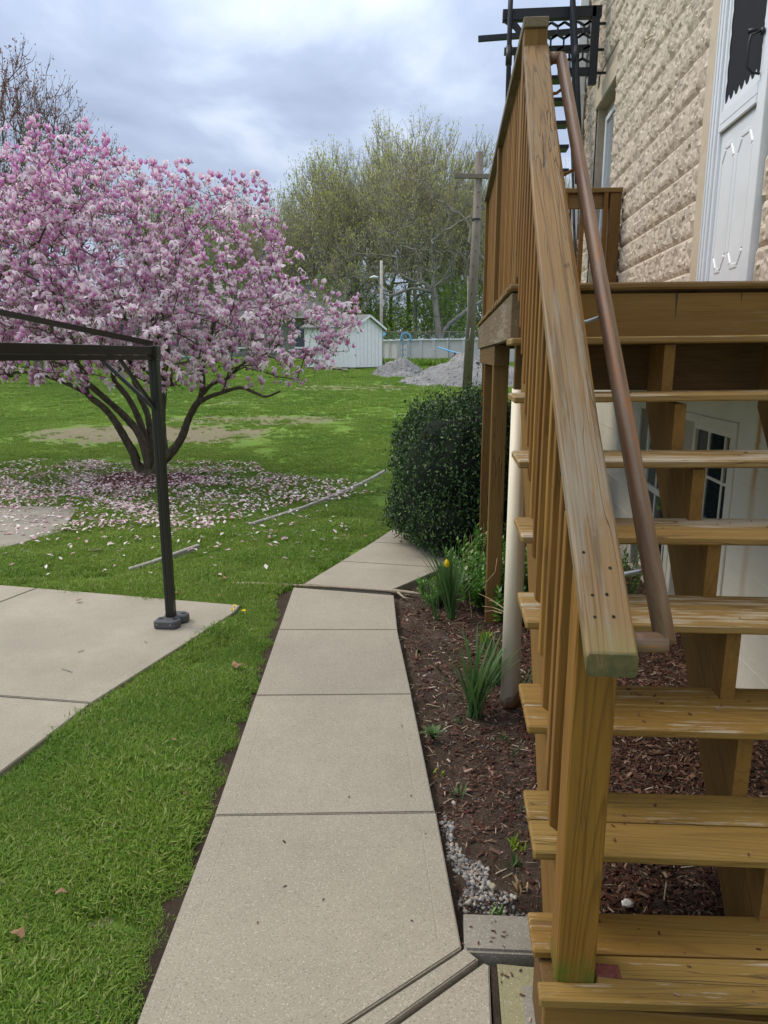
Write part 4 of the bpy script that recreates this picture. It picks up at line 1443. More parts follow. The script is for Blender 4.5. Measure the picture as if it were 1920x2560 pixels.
hon.build('honeycomb_grille', M_iron, fe)
q = MB(); q.poly([(.56, FY + .04, 4.40), (.88, FY + .04, 4.36), (.98, FY + .04, 4.42), (.95, FY + .04, 4.46), (.86, FY + .04, 4.52), (.74, FY + .04, 4.57), (.62, FY + .04, 4.56), (.56, FY + .04, 4.47)], (0, .03, 0)); q.build('bracket_arm', M_iron, fe)
abox('wall_bar', (1.27, FY + .02, 4.20), (1.345, FY + .08, 4.86), M_iron, fe, axis=2)
abox('bracket_bar', (.98, FY + .03, 4.28), (1.27, FY + .07, 4.35), M_iron, fe)
for z in (4.72, 4.50, 4.30):
    q = MB(); q.tube([(1.345, FY + .05, z), (1.43, FY + .05, z)], .013, 8); q.build('bolt', M_iron, fe)
# rail pipes
q = MB(); q.tube([(.50, FY - .05, 5.5), (.505, FY - .05, 4.60), (.512, FY - .05, 3.6)], .024, 10); q.build('rail_pipe', M_iron, fe, smooth=True)
q = MB(); q.tube([(.505, FY - .05, 4.52), (.505, FY - .05, 4.36)], .031, 10); q.build('pipe_coupling', M_iron, fe, smooth=True)
q = MB(); q.tube([(1.055, FY - .02, 5.6), (1.075, FY - .02, 4.75), (1.115, FY - .02, 4.35), (1.20, FY - .06, 3.3)], .021, 10); q.build('rail_pipe', M_iron, fe, smooth=True)
pA = aty(1433, 0, 7.45); pB = aty(1441, 130, 7.45); pC = aty(1455, 500, 7.30); pD = aty(1444, 700, 7.1)
q = MB(); q.tube([pA + Vector((0, 0, .5)), pA, pB, pC], .022, 10); q.build('rail_pipe', M_iron, fe, smooth=True)
q = MB(); q.tube([pB + Vector((0, 0, .05)), pB - Vector((0, 0, .09))], .030, 10); q.build('pipe_coupling', M_iron, fe, smooth=True)
q = MB(); q.tube([aty(1452, 480, 7.2), aty(1450, 600, 7.2), aty(1446, 706, 7.2)], .017, 8); q.build('rail_pipe', M_iron, fe, smooth=True)
# steep steps: treads between two flat stringers, climbing away from the deck
zs_ = []
for i, v in enumerate((200, 255.5, 313, 372.5, 432)):
    y = 8.35 - i * .10
    p = aty(1424, v, y)
    abox('step', (.72, y - .09, p.z - .012), (p.x - .02, y + .09, p.z + .022), M_iron, fe)
    zs_.append((p.x, y, p.z))
for i in range(5):
    y = 7.85 - i * .10; z = zs_[-1][2] - .27 * (i + 1)
    abox('step', (.74, y - .09, z - .012), (1.19, y + .09, z + .022), M_iron, fe)
for xx in (.72, 0):
    a = Vector((zs_[0][0] if xx == 0 else xx, 8.50, zs_[0][2] + .35)); b_ = Vector((1.215 if xx == 0 else xx, 7.25, 2.05))
    q = MB(); q.bar(a, b_, .012, .075, (0, 1, 0)); q.build('stringer', M_iron, fe)
# sign hanging at the far side, seen by its back edge
sg = thing('metal_sign', 'white metal sign with rounded corners and black border beyond the far deck rail', 'sign', (1.0, 7.0, 0))
s1 = aty(1433, 492, 7.0); s0 = aty(1429, 655, 7.0)
def rr(x0, x1, z0, z1, r, y):
    pts = []
    for cx_, cz_, a0 in ((x1 - r, z1 - r, 0), (x0 + r, z1 - r, 90), (x0 + r, z0 + r, 180), (x1 - r, z0 + r, 270)):
        for k in range(6):
            a = math.radians(a0 + 18 * k)
            pts.append((cx_ + r * math.cos(a), y, cz_ + r * math.sin(a)))
    return pts
M_signw = plain('sign_white', (.62, .62, .62), .4, 0, .03)
q = MB(); q.poly(rr(s1.x - .46, s1.x, s0.z, s1.z, .05, 7.0), (0, .012, 0)); q.build('plate', M_signw, sg)
q = MB(); q.poly(rr(s1.x - .448, s1.x - .012, s0.z + .012, s1.z - .012, .042, 6.996), (0, .003, 0)); q.build('border', M_iron, sg)
q = MB(); q.poly(rr(s1.x - .432, s1.x - .028, s0.z + .028, s1.z - .028, .03, 6.992), (0, .003, 0)); q.build('face', M_signw, sg)
q = MB(); q.tube([(s1.x - .2, 7.03, 1.9), (s1.x - .2, 7.03, s1.z - .05)], .018, 8); q.build('post', M_iron, sg)
q = MB(); q.tube([(s1.x - .2, 7.03, -.2), (s1.x - .2, 7.03, 1.9)], .018, 8); q.build('post', M_iron, sg)

# ================================================================== GAZEBO FRAME
gz = thing('gazebo_frame', 'black metal gazebo frame without its canopy standing on the patio', 'gazebo', (-1.72, 4.10, 0))
C = {'a': Vector((-1.720, 4.105, 0)), 'b': Vector((-5.0, 4.30, 0)), 'c': Vector((-2.25, .85, 0)), 'd': Vector((-5.45, 1.05, 0))}
ctr = (C['a'] + C['b'] + C['c'] + C['d']) / 4
GZ = 1.636


def gpost(c, seam=True):
    b = MB()
    w = .026
    b.box((c.x - w, c.y - w, .055), (c.x + w, c.y + w, GZ))
    p = b.build('post', M_black, gz, bevel=.003)
    for dx in (-.009, .009):
        r_ = MB(); r_.box((c.x + dx - .004, c.y - w - .0035, .06), (c.x + dx + .004, c.y - w - .0005, GZ)); r_.build('post_rib', M_black, p)


def gfoot(c):
    base = MB()
    for s_ in (-1, 1):
        pts = []
        W_, D_ = .078, .048
        cy_ = c.y + s_ * .050
        cx_ = c.x + (.018 if s_ > 0 else 0)
        for (px_, py_) in ((-W_, -D_), (W_ - .03, -D_), (W_, -D_ + .03), (W_, D_ - .03), (W_ - .03, D_), (-W_ + .03, D_), (-W_, D_ - .03)):
            pts.append((cx_ + px_, cy_ - s_ * 0 + (py_ if s_ < 0 else -py_), .002))
        q_ = MB(); q_.poly(pts, (0, 0, .052)); ft = q_.build('foot_weight', M_greyplastic, gz, bevel=.008)
        for k in (-1, 1):
            sl_ = MB(); sl_.box((cx_ + k * .045 - .014, cy_ - .012, .0545), (cx_ + k * .045 + .014, cy_ + .012, .0560)); sl_.build('foot_slot', M_iron, ft)
            if s_ < 0:
                sc_ = MB(); sc_.tube([(cx_ + k * .044 - .012, cy_ - D_ + .0035, .032), (cx_ + k * .044 - .012, cy_ - D_ - .003, .032)], .0055, 10); sc_.build('screw', M_galv, ft)
    q_ = MB(); q_.box((c.x - .032, c.y - .032, .002), (c.x + .032, c.y + .032, .055)); q_.build('post_socket', M_black, gz, bevel=.004)


for k in 'abcd':
    gpost(C[k]); gfoot(C[k])


def gbeam(p, r_):
    a, b_ = Vector((p.x, p.y, GZ + .052)), Vector((r_.x, r_.y, GZ + .052))
    d = (b_ - a).normalized()
    q = MB(); q.bar(a - d * .035, b_ + d * .035, .045, .048); bm_ = q.build('beam', M_black, gz, bevel=.002)
    q = MB(); q.bar(a - d * .0 + Vector((0, 0, -.040)), b_ + Vector((0, 0, -.040)), .036, .026); q.build('curtain_track', M_black, bm_)
    # knee braces
    for e_, s_ in ((a, 1), (b_, -1)):
        q = MB(); q.bar(e_ + d * s_ * .33 + Vector((0, 0, -.05)), Vector((e_.x, e_.y, GZ - .30)), .012, .022); q.build('knee_brace', M_black, gz)
    return a, b_


pa, pbb = gbeam(C['a'], C['b'])
gbeam(C['a'], C['c']); gbeam(C['c'], C['d']); gbeam(C['b'], C['d'])
q = MB(); q.box((C['a'].x - .03, C['a'].y - .032, GZ + .002), (C['a'].x + .033, C['a'].y + .032, GZ + .082)); q.build('corner_cap', M_black, gz, bevel=.003)
for i in range(13):
    t = .52 - i * .018 - (.03 if i > 5 else 0) - (.02 if i > 9 else 0)
    p = pa.lerp(pbb, 1 - t) + Vector((0, -.0, -.062)) if False else pa.lerp(pbb, .10 + i * .023 + (.03 if i > 4 else 0) + (.02 if i > 8 else 0)) + Vector((0, 0, -.062))
    q = MB(); q.tube([p + Vector((0, 0, .01)), p + Vector((.006, 0, -.01)), p + Vector((.009, 0, -.025)), p + Vector((0, 0, -.036)), p + Vector((-.009, 0, -.025)), p + Vector((-.006, 0, -.012))], .003, 5); q.build('curtain_hook', M_black, gz)
apex = Vector((ctr.x, ctr.y, 2.20))
for k in 'abcd':
    q = MB(); q.bar(Vector((C[k].x, C[k].y, GZ + .090)), apex, .032, .030); q.build('rafter', M_black, gz)
for (k, l) in (('a', 'b'), ('c', 'd'), ('a', 'c'), ('b', 'd')):
    mid = (C[k] + C[l]) / 2 + Vector((0, 0, GZ + .085))
    q = MB(); q.bar(mid, apex, .024, .024); q.build('rafter', M_black, gz)
q = MB(); q.tube([apex - Vector((0, 0, .03)), apex + Vector((0, 0, .05))], .07, 8); q.build('hub', M_black, gz)

# ================================================================== TREES
def grow(stems, attr, step, rng_, sag=0.0, bias=.35):
    """joins attractor points to the nearest existing branch, stem by stem; returns nodes, parents"""
    Pn = []; par = []
    for st in stems:
        base = None
        for i, p in enumerate(st['pts']):
            if i == 0 and 'join' in st:
                base = st['join']; continue
            Pn.append(np.array(p, float)); par.append(-1 if base is None and i == 0 else (base if base is not None and i <= 1 else len(Pn) - 2))
            base = None if i >= 1 else base
    Pn = list(Pn)
    cap_ = len(Pn) + len(attr) * 14 + 10
    A = np.zeros((cap_, 3)); A[:len(Pn)] = Pn
    n = len(Pn)
    par = list(par)
    root = A[0]
    order = np.argsort(np.linalg.norm((attr - root) * np.array([1, 1, .8]), axis=1))
    for oi in order:
        a = attr[oi]
        d = A[:n] - a
        dist = np.sqrt((d ** 2).sum(1)) + bias * np.maximum(0, A[:n, 2] - a[2])
        j = int(np.argmin(dist))
        L = float(np.linalg.norm(A[j] - a))
        m = max(1, min(12, int(L / step)))
        p0 = A[j].copy()
        if par[j] >= 0:
            dr = A[j] - A[par[j]]; dr = dr / (np.linalg.norm(dr) + 1e-9)
        else: dr = np.array([0, 0, 1.0])
        c1 = p0 + dr * L * .35
        prev = j
        for k in range(1, m + 1):
            t = k / m
            q_ = (1 - t) ** 2 * p0 + 2 * t * (1 - t) * c1 + t * t * a
            if k < m: q_ = q_ + rng_.normal(0, step * .08, 3)
            if n >= cap_: break
            A[n] = q_; par.append(prev); prev = n; n += 1
    return A[:n], np.array(par[:n])


def limbs(A, par, r_tip, power, r_max, fixed=None):
    n = len(A)
    cnt = np.zeros(n)
    ch = np.bincount(par[par >= 0], minlength=n)
    cnt[ch == 0] = 1
    for i in range(n - 1, 0, -1):
        if par[i] >= 0: cnt[par[i]] += cnt[i]
    r = np.minimum(r_tip * np.maximum(cnt, 1) ** power, r_max)
    if fixed is not None:
        k = len(fixed); r[:k] = fixed
    return r


def cones(A, par, r, nseg_fn):
    """every branch piece as a tapered prism"""
    idx = np.where(par >= 0)[0]
    out_V, out_F = [], []
    off = 0
    for ns in (3, 5, 9):
        sel = idx[[nseg_fn(r[i]) == ns for i in idx]] if len(idx) else idx
        if len(sel) == 0: continue
        a, b = A[par[sel]], A[sel]
        rb = r[sel]; ra = np.minimum(r[par[sel]], rb * 1.5)
        d = b - a
        L = np.linalg.norm(d, axis=1, keepdims=True) + 1e-9
        d = d / L
        b = b + d * rb[:, None] * .5
        ref = np.where(np.abs(d[:, 2:3]) > .9, np.array([[1., 0, 0]]), np.array([[0, 0, 1.]]))
        x = np.cross(d, ref); x /= np.linalg.norm(x, axis=1, keepdims=True)
        y = np.cross(d, x)
        an = np.arange(ns) * 2 * np.pi / ns
        ring = lambda c, rr_: c[:, None, :] + rr_[:, None, None] * (np.cos(an)[None, :, None] * x[:, None, :] + np.sin(an)[None, :, None] * y[:, None, :])
        V = np.concatenate([ring(a, ra), ring(b, rb)], 1)
        m = len(sel)
        k = np.arange(ns)
        Fq = np.stack([k, (k + 1) % ns, (k + 1) % ns + ns, k + ns], 1)
        Fa = Fq[None] + (np.arange(m) * 2 * ns)[:, None, None] + off
        out_V.append(V.reshape(-1, 3)); out_F.append(Fa.reshape(-1, 4))
        off += m * 2 * ns
    return np.concatenate(out_V), np.concatenate(out_F)


def in_lobes(n, lobes, r, shell=0.0):
    vol = np.array([l[3] * l[4] * l[5] for l in lobes]) ; vol = vol / vol.sum()
    out = []
    for l, v in zip(lobes, vol):
        k = int(n * v) + 1
        u = r.normal(size=(k, 3)); u /= np.linalg.norm(u, axis=1, keepdims=True)
        rad = (r.uniform(shell, 1, k)) ** (1 / 2.4)
        out.append(np.array(l[:3]) + u * rad[:, None] * np.array(l[3:6]))
    return np.concatenate(out)


# ---- the pink magnolia
mr = np.random.default_rng(21)
mag = thing('magnolia_tree', 'multi-stemmed saucer magnolia in full pink bloom on the lawn', 'magnolia tree', (-4.18, 9.6, 0))


def pth(pts, y0, y1, z0=None):
    n = len(pts)
    out = []
    for i, (u, v) in enumerate(pts):
        out.append(aty(u, v, y0 + (y1 - y0) * i / (n - 1)))
    return out


base = Vector((-4.17, 9.6, -.02))
ST = [
    (pth([(345, 1165), (335, 1135), (318, 1105), (301, 1075), (282, 1045), (255, 1015), (218, 984), (212, 936), (192, 905), (178, 860), (160, 800)], 9.6, 9.2), .070, .028),
    (pth([(218, 984), (175, 962), (127, 943), (95, 933), (60, 930), (0, 934), (-60, 925)], 9.35, 8.9), .034, .014),
    (pth([(372, 1165), (362, 1120), (345, 1080), (320, 1050), (290, 1020), (250, 985), (205, 945), (180, 920), (140, 880), (90, 830)], 9.55, 9.8), .068, .026),
    (pth([(368, 1120), (352, 1060), (327, 1005), (305, 975), (285, 950), (281, 915), (275, 860), (262, 790)], 9.7, 10.3), .052, .026),
    (pth([(376, 1110), (370, 1040), (350, 995), (338, 960), (325, 915), (318, 850), (310, 770)], 9.8, 10.6), .048, .024),
    (pth([(408, 1150), (405, 1090), (404, 1040), (408, 980), (411, 930), (418, 890), (415, 820), (405, 740), (400, 660)], 9.7, 9.9), .072, .026),
    (pth([(395, 1165), (425, 1135), (448, 1105), (460, 1080), (470, 1050), (488, 1015), (500, 998), (507, 960), (506, 920), (520, 860), (540, 790)], 9.55, 9.3), .068, .026),
    (pth([(500, 1004), (522, 992), (550, 983), (600, 969), (640, 983), (665, 992), (700, 978)], 9.4, 8.8), .036, .012),
    (pth([(507, 985), (530, 960), (570, 945), (600, 915), (640, 890), (700, 860)], 9.4, 9.5), .030, .014),
]
stem_nodes = [dict(pts=[base])]
tr_mb = MB()
stems_A = [np.array(base)]; stems_par = [-1]; stems_r = [.09]
for pts, r0, r1 in ST:
    P0 = pts
    n = len(P0)
    # attach to base or nearest node
    first = np.array(P0[0])
    dmin = [np.linalg.norm(first - a) for a in stems_A]
    j = int(np.argmin(dmin)) if (len(pts) > 0 and pts[0].z > .5) else 0
    full_ = ([Vector(stems_A[j])] if j == 0 else []) + P0
    rads = ([r0 * 1.15] if j == 0 else []) + [r0 + (r1 - r0) * (i / (n - 1)) ** .8 for i in range(n)]
    # smooth the path
    sp, sr = [], []
    for i in range(len(full_) - 1):
        for k in range(3):
            t = k / 3
            p = [full_[max(i - 1, 0)], full_[i], full_[i + 1], full_[min(i + 2, len(full_) - 1)]]
            q_ = .5 * ((2 * p[1]) + (-p[0] + p[2]) * t + (2 * p[0] - 5 * p[1] + 4 * p[2] - p[3]) * t * t + (-p[0] + 3 * p[1] - 3 * p[2] + p[3]) * t ** 3)
            sp.append(q_); sr.append((rads[i] + (rads[i + 1] - rads[i]) * t) * (1 + .07 * math.sin(i * 3.1 + k * 2)))
    sp.append(full_[-1]); sr.append(rads[-1])
    tr_mb.tube(sp, sr, 10)
    prev = j
    for q_ in P0:
        stems_A.append(np.array(q_)); stems_par.append(prev); prev = len(stems_A) - 1; stems_r.append(r1)
tr_mb.tube([base + Vector((0, 0, -.05)), base + Vector((0, 0, .04)), base + Vector((.0, 0, .14))], [.21, .165, .11], 14)
tr_mb.build('trunk', M_bark, mag, smooth=True)

LOBES = [(-5.0, 9.7, 3.0, 1.75, 1.9, 1.50), (-3.1, 9.5, 2.72, 1.15, 1.6, 1.28), (-2.15, 9.2, 2.0, 1.15, 1.2, .74), (-6.6, 9.8, 2.75, 1.5, 1.7, 1.45), (-2.75, 9.5, 3.55, .45, .6, .55), (-3.95, 9.6, 3.30, .80, 1.1, .80),
         (-5.2, 9.0, 2.1, 2.0, 1.5, .78), (-3.6, 8.8, 1.95, 1.5, 1.1, .68), (-5.2, 9.9, 3.75, 1.0, 1.2, .95)]
attr = in_lobes(2300, LOBES, mr, .12)
attr = attr[(attr[:, 2] > 1.18)]
A, par = grow([], attr, .12, mr) if False else (None, None)


def grow_from(A0, par0, attr, step, r_, bias=.35):
    cap_ = len(A0) + len(attr) * 13 + 10
    A = np.zeros((cap_, 3)); n = len(A0); A[:n] = A0
    par = list(par0)
    D = np.zeros((cap_, 3)); D[:, 2] = 1
    for i in range(n):
        if par[i] >= 0:
            dr = A[i] - A[par[i]]; D[i] = dr / (np.linalg.norm(dr) + 1e-9)
    root = A[0].copy()
    order = np.argsort(np.linalg.norm(attr - root, axis=1))
    for oi in order:
        a = attr[oi]
        s0_ = 1 if n > 1 else 0
        d = A[s0_:n] - a
        dist = np.sqrt((d ** 2).sum(1)) + 1e-6
        ca_ = -(d * D[s0_:n]).sum(1) / dist
        dist = dist * (1.75 - .75 * ca_) + bias * np.maximum(0, d[:, 2])
        j = int(np.argmin(dist)) + (1 if n > 1 else 0)
        L = float(np.linalg.norm(A[j] - a))
        m = max(1, min(12, int(L / step)))
        p0 = A[j].copy()
        dr = A[j] - A[par[j]] if par[j] >= 0 else np.array([0, 0, 1.0])
        dr = dr / (np.linalg.norm(dr) + 1e-9)
        c1 = p0 + dr * L * .30
        prev = j
        for k in range(1, m + 1):
            t = k / m
            q_ = (1 - t) ** 2 * p0 + 2 * t * (1 - t) * c1 + t * t * a
            if k < m: q_ = q_ + r_.normal(0, step * .07, 3)
            A[n] = q_; dr = A[n] - A[prev]; D[n] = dr / (np.linalg.norm(dr) + 1e-9)
            par.append(prev); prev = n; n += 1
    return A[:n].copy(), np.array(par[:n])


A, par = grow_from(np.array(stems_A), stems_par, attr, .11, mr)
r = limbs(A, par, .0030, .42, .045)
k0_ = len(stems_A)
par2 = par.copy(); par2[:k0_] = -1
V, Fa = cones(A, par2, r, lambda q: 3 if q < .009 else (5 if q < .05 else 9))
link('branches', mesh('branches', V, Fa, True), M_bark, mag, kind='stuff')

# blossoms: six petals, closed tulip forms and open drooping ones
def blossom_template(openness, seed, npet=6):
    r_ = np.random.default_rng(seed)
    V, Fc, G = [], [], []
    for p in range(npet):
        a = 2 * math.pi * p / npet + r_.uniform(-.25, .25)
        o_ = openness * r_.uniform(.6, 1.4)
        L = r_.uniform(.85, 1.15)
        w = .26 * r_.uniform(.8, 1.15)
        rows = []
        for k in range(4):
            t = k / 3
            ang = (.35 + o_ * 1.9 * t)       # angle from the axis
            rad = .10 + L * (math.sin(min(ang, 2.4)) * t * (.45 + .5 * o_)) + (.16 * math.sin(t * math.pi) * (1 - o_))
            z = L * t * math.cos(ang * (.55 + .45 * o_))
            ww = w * (.45, 1.0, .95, .25)[k]
            c = np.array([math.cos(a) * rad, math.sin(a) * rad, z])
            s_ = np.array([-math.sin(a), math.cos(a), 0]) * ww
            rows.append((c - s_, c + s_))
        b = len(V)
        for k, (x, y) in enumerate(rows):
            V += [x, y]; G += [k / 3, k / 3]
        for k in range(3):
            Fc.append([b + 2 * k, b + 2 * k + 1, b + 2 * k + 3, b + 2 * k + 2])
    return np.array(V), np.array(Fc), np.array(G)


TEMPL = [blossom_template(.05, 1), blossom_template(.2, 2), blossom_template(.45, 3), blossom_template(.8, 4), blossom_template(1.0, 5), blossom_template(.1, 6, 4)]
tips = np.where(np.bincount(par[par >= 0], minlength=len(A)) == 0)[0]
tips = tips[tips >= k0_]
pts = A[tips]
NE = 7600
extra = A[mr.integers(k0_, len(A), NE)] + mr.normal(0, .05, (NE, 3))
bp = np.concatenate([pts, extra])
bp = bp[bp[:, 2] > 1.12]
nB = len(bp)
crown_c = np.array([-4.3, 9.6, 2.2])
outw = bp - crown_c; outw /= np.linalg.norm(outw, axis=1, keepdims=True)
size = mr.uniform(.050, .083, nB)
tid = mr.choice(6, nB, p=[.26, .22, .17, .12, .08, .15])
up_ = outw * .45 + np.array([0, 0, .75]) + mr.normal(0, .35, (nB, 3))
up_ /= np.linalg.norm(up_, axis=1, keepdims=True)
ref = mr.normal(size=(nB, 3))
x = np.cross(up_, ref); x /= np.linalg.norm(x, axis=1, keepdims=True)
y = np.cross(up_, x)
R = np.stack([x, y, up_], 2)
dcam = np.linalg.norm(bp - np.array([0, 0, EYE]), axis=1) / size
near = set(np.argsort(dcam)[:300].tolist())
tmesh = []
for ti, (tv, tf, tg) in enumerate(TEMPL):
    me = mesh('blossom', tv, tf, True)
    at = me.attributes.new('grad', 'FLOAT', 'POINT'); at.data.foreach_set('value', tg.astype(np.float32))
    me.materials.append(M_blossom)
    tmesh.append(me)
for i in near:
    m = Matrix([list(R[i][0]) + [bp[i][0]], list(R[i][1]) + [bp[i][1]], list(R[i][2]) + [bp[i][2]], [0, 0, 0, 1]]) @ Matrix.Scale(float(size[i]), 4)
    link('blossom', tmesh[tid[i]], None, mag, m)
Vs, Fs, Gs = [], [], []
off = 0
rest = np.array([i for i in range(nB) if i not in near])
for ti, (tv, tf, tg) in enumerate(TEMPL):
    s_ = rest[tid[rest] == ti]
    V, Fa = scatter(tv, tf, bp[s_], R[s_], size[s_])
    Vs.append(V); Fs.append(Fa + off); Gs.append(np.tile(tg, len(s_))); off += len(V)
me = mesh('blossoms', np.concatenate(Vs), np.concatenate(Fs), True)
at = me.attributes.new('grad', 'FLOAT', 'POINT'); at.data.foreach_set('value', np.concatenate(Gs).astype(np.float32))
link('blossoms', me, M_blossom, mag, kind='stuff')

LEAF = (np.array([[0, 0, 0], [.42, -.22, .04], [1, 0, -.05], [.42, .22, .04]]), np.array([[0, 1, 2, 3]]))


def leaf_cloud(pos, size_lo, size_hi, r_, tilt=math.pi):
    n = len(pos)
    s_ = r_.uniform(size_lo, size_hi, n)
    return scatter(LEAF[0], LEAF[1], pos, rots(n, tilt, r_), s_)


lp = A[mr.integers(k0_, len(A), 26000)] + mr.normal(0, .05, (26000, 3))
V, Fa = leaf_cloud(lp, .022, .045, mr)
link('foliage', mesh('foliage', V, Fa), M_mleaf, mag, kind='stuff')

# fallen petals
pr = np.random.default_rng(33)
PT = (np.array([[-.5, 0, 0], [-.1, -.24, .12], [.5, -.1, .02], [.5, .12, .05], [-.1, .26, .10]]), None)
TVp = np.array([[-.5, 0, .0], [0, -.26, .10], [.5, 0, .02], [0, .26, .12]])
TFp = np.array([[0, 1, 2, 3]])
n = 12500
th_ = pr.uniform(0, 2 * np.pi, n); rr_ = pr.uniform(0, 1, n) ** .62
px_ = -4.75 + np.cos(th_) * rr_ * 3.45 * (1 + .12 * np.sin(th_ * 5 + 1)); py_ = 8.45 + np.sin(th_) * rr_ * 2.35 * (1 + .15 * np.sin(th_ * 7))
far_ = pr.uniform(0, 1, n)
pn_ = np.array([noise.noise(Vector((a * 1.6, b * 1.6, 5))) for a, b in zip(px_, py_)])
keep = (py_ < 10.6) & ~((px_ > -2.0) & (py_ < 5.4)) & (pr.uniform(0, 1, n) < .72 + 1.1 * pn_)
px_, py_ = px_[keep], py_[keep]
n2 = 700
px2 = pr.normal(-3.0, 1.3, n2); py2 = pr.normal(7.0, 1.0, n2)
k2 = (py2 > 5.0) & (px2 < lerp([(0, 0)], 0) + -.9)
px_ = np.concatenate([px_, px2[k2]]); py_ = np.concatenate([py_, py2[k2]])
onp = (px_ < -3.72 - (6.38 - py_) * .3) & (py_ > 5.5) & (py_ < 7.45) & (px_ < -3.8)
drop = onp & (pr.uniform(0, 1, len(px_)) < .55)
px_, py_, onp = px_[~drop], py_[~drop], onp[~drop]
pz_ = gnd_np(py_) + np.where(onp, .010, .016 + pr.uniform(-.012, .012, len(px_)))
V, Fa = scatter(TVp, TFp, np.stack([px_, py_, pz_], 1), rots(len(px_), .5, pr), pr.uniform(.032, .072, len(px_)))
tag(link('fallen_petals', mesh('fallen_petals', V, Fa), M_petal_fallen), 'pink and white fallen petals carpeting the lawn under the magnolia', None, None, 'stuff')
# mulch ring at the magnolia's foot
q = []
bm = bmesh.new(); bmesh.ops.create_circle(bm, cap_ends=True, segments=40, radius=1)
for v in bm.verts:
    a = math.atan2(v.co.y, v.co.x)
    k_ = 1 + .12 * math.sin(a * 3 + 1) + .06 * math.sin(a * 7)
    v.co = Vector((-4.1 + v.co.x * .75 * k_, 9.25 + v.co.y * .62 * k_, 0)); v.co.z = gnd(v.co.y) - .008
link('mulch_ring', bm_mesh('mulch_ring', bm), ground_mat('ring_mulch', [(.3, (.04, .014, .010)), (.6, (.12, .045, .033))], 9, .9), kind='structure', label='reddish mulch ring round the foot of the magnolia')

# ================================================================== SHRUBS AND SMALL PLANTS
hr = np.random.default_rng(5)
holly = thing('holly_bush', 'large rounded dark green clipped bush at the corner of the deck', 'bush', (.12, 6.45, 0))
HB = [(.02, 6.15, .62, .50, .52, .66), (.12, 6.9, .70, .60, .62, .64), (.28, 6.4, .92, .36, .50, .40), (-.10, 6.1, .38, .38, .42, .40), (.55, 6.7, .6, .35, .5, .6), (-.2, 6.55, .80, .33, .4, .42), (.22, 6.75, 1.12, .22, .3, .24), (.80, 6.5, .75, .32, .45, .62), (-.30, 6.3, .30, .26, .3, .28), (.0, 5.85, .28, .34, .25, .28), (.45, 6.3, 1.02, .22, .25, .24)]
pos = []
for (x, y, z, a, b, c) in HB:
    k = int(9500 * (a * b + b * c + a * c) / .9)
    u = hr.normal(size=(k, 3)); u /= np.linalg.norm(u, axis=1, keepdims=True)
    bmp = np.array([1 + .20 * noise.noise(Vector(q_ * 2.6) + Vector((x * 9, 0, 0))) + .13 * noise.noise(Vector(q_ * 7)) for q_ in u])
    rad = hr.uniform(.80, 1.03, k) * bmp
    pos.append(np.array([x, y, z]) + u * rad[:, None] * np.array([a, b, c]))
pos = np.concatenate(pos)
# keep only what lies near the union's surface
ins = np.zeros(len(pos))
for (x, y, z, a, b, c) in HB:
    d = np.sqrt((((pos - [x, y, z]) / [a, b, c]) ** 2).sum(1))
    ins = np.maximum(ins, (d < .78).astype(float))
pos = pos[(ins < .5) & (pos[:, 2] > .03)]
V, Fa = leaf_cloud(pos, .022, .040, hr)
link('foliage', mesh('foliage', V, Fa), M_holly, holly, kind='stuff')
V, Fa = [], []
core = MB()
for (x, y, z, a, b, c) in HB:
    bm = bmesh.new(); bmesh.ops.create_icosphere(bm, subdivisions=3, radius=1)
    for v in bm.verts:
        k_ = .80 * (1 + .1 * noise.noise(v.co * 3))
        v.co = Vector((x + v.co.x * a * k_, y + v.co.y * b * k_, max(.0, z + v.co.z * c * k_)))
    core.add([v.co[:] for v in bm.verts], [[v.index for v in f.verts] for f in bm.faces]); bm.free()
core.build('shade_core', plain('holly_core_shade', (.008, .014, .007), .95, 0, .3), holly)  # solid near-black core added as shade behind the leaves
# twigs poking out
tw = MB(); tl = []
for i in range(420):
    j = hr.integers(len(pos)); p = Vector(pos[j]); d = (p - Vector((.1, 6.5, .6))).normalized() + Vector((0, 0, .3))
    e_ = p + d * hr.uniform(.03, .13)
    tw.tube([p - d * .05, e_], [.002, .001], 3)
    for k in range(6): tl.append(np.array(p.lerp(e_, hr.uniform(0, 1.1))))
tw.build('twig', M_bark, holly, kind='stuff')
V, Fa = leaf_cloud(np.array(tl), .02, .035, hr)
link('sprig_leaves', mesh('sprig_leaves', V, Fa), M_holly, holly, kind='stuff')


def strap_leaf(b, root, az, L, w, lean, r_, droop=.3):
    """long strap leaf (3 quads wide strip)"""
    d = Vector((math.cos(az), math.sin(az), 0))
    s_ = Vector((-d.y, d.x, 0))
    n = 6
    pts = []
    p = Vector(root); ang = math.pi / 2 - lean * .35
    for i in range(n + 1):
        pts.append(p.copy())
        ang -= (lean * .65 + droop * (i / n) ** 2) / n
        p = p + (d * math.cos(ang) + Vector((0, 0, math.sin(ang)))) * L / n
    V, Fc = [], []
    for i, p in enumerate(pts):
        ww = w * (.6 + .4 * math.sin(math.pi * min(1, i / n * 1.1))) if i < n else w * .12
        V += [p - s_ * ww + d * .0, p + d * -.25 * ww, p + s_ * ww]
    for i in range(n):
        a = i * 3
        Fc += [(a, a + 1, a + 4, a + 3), (a + 1, a + 2, a + 5, a + 4)]
    b.add(V, Fc)


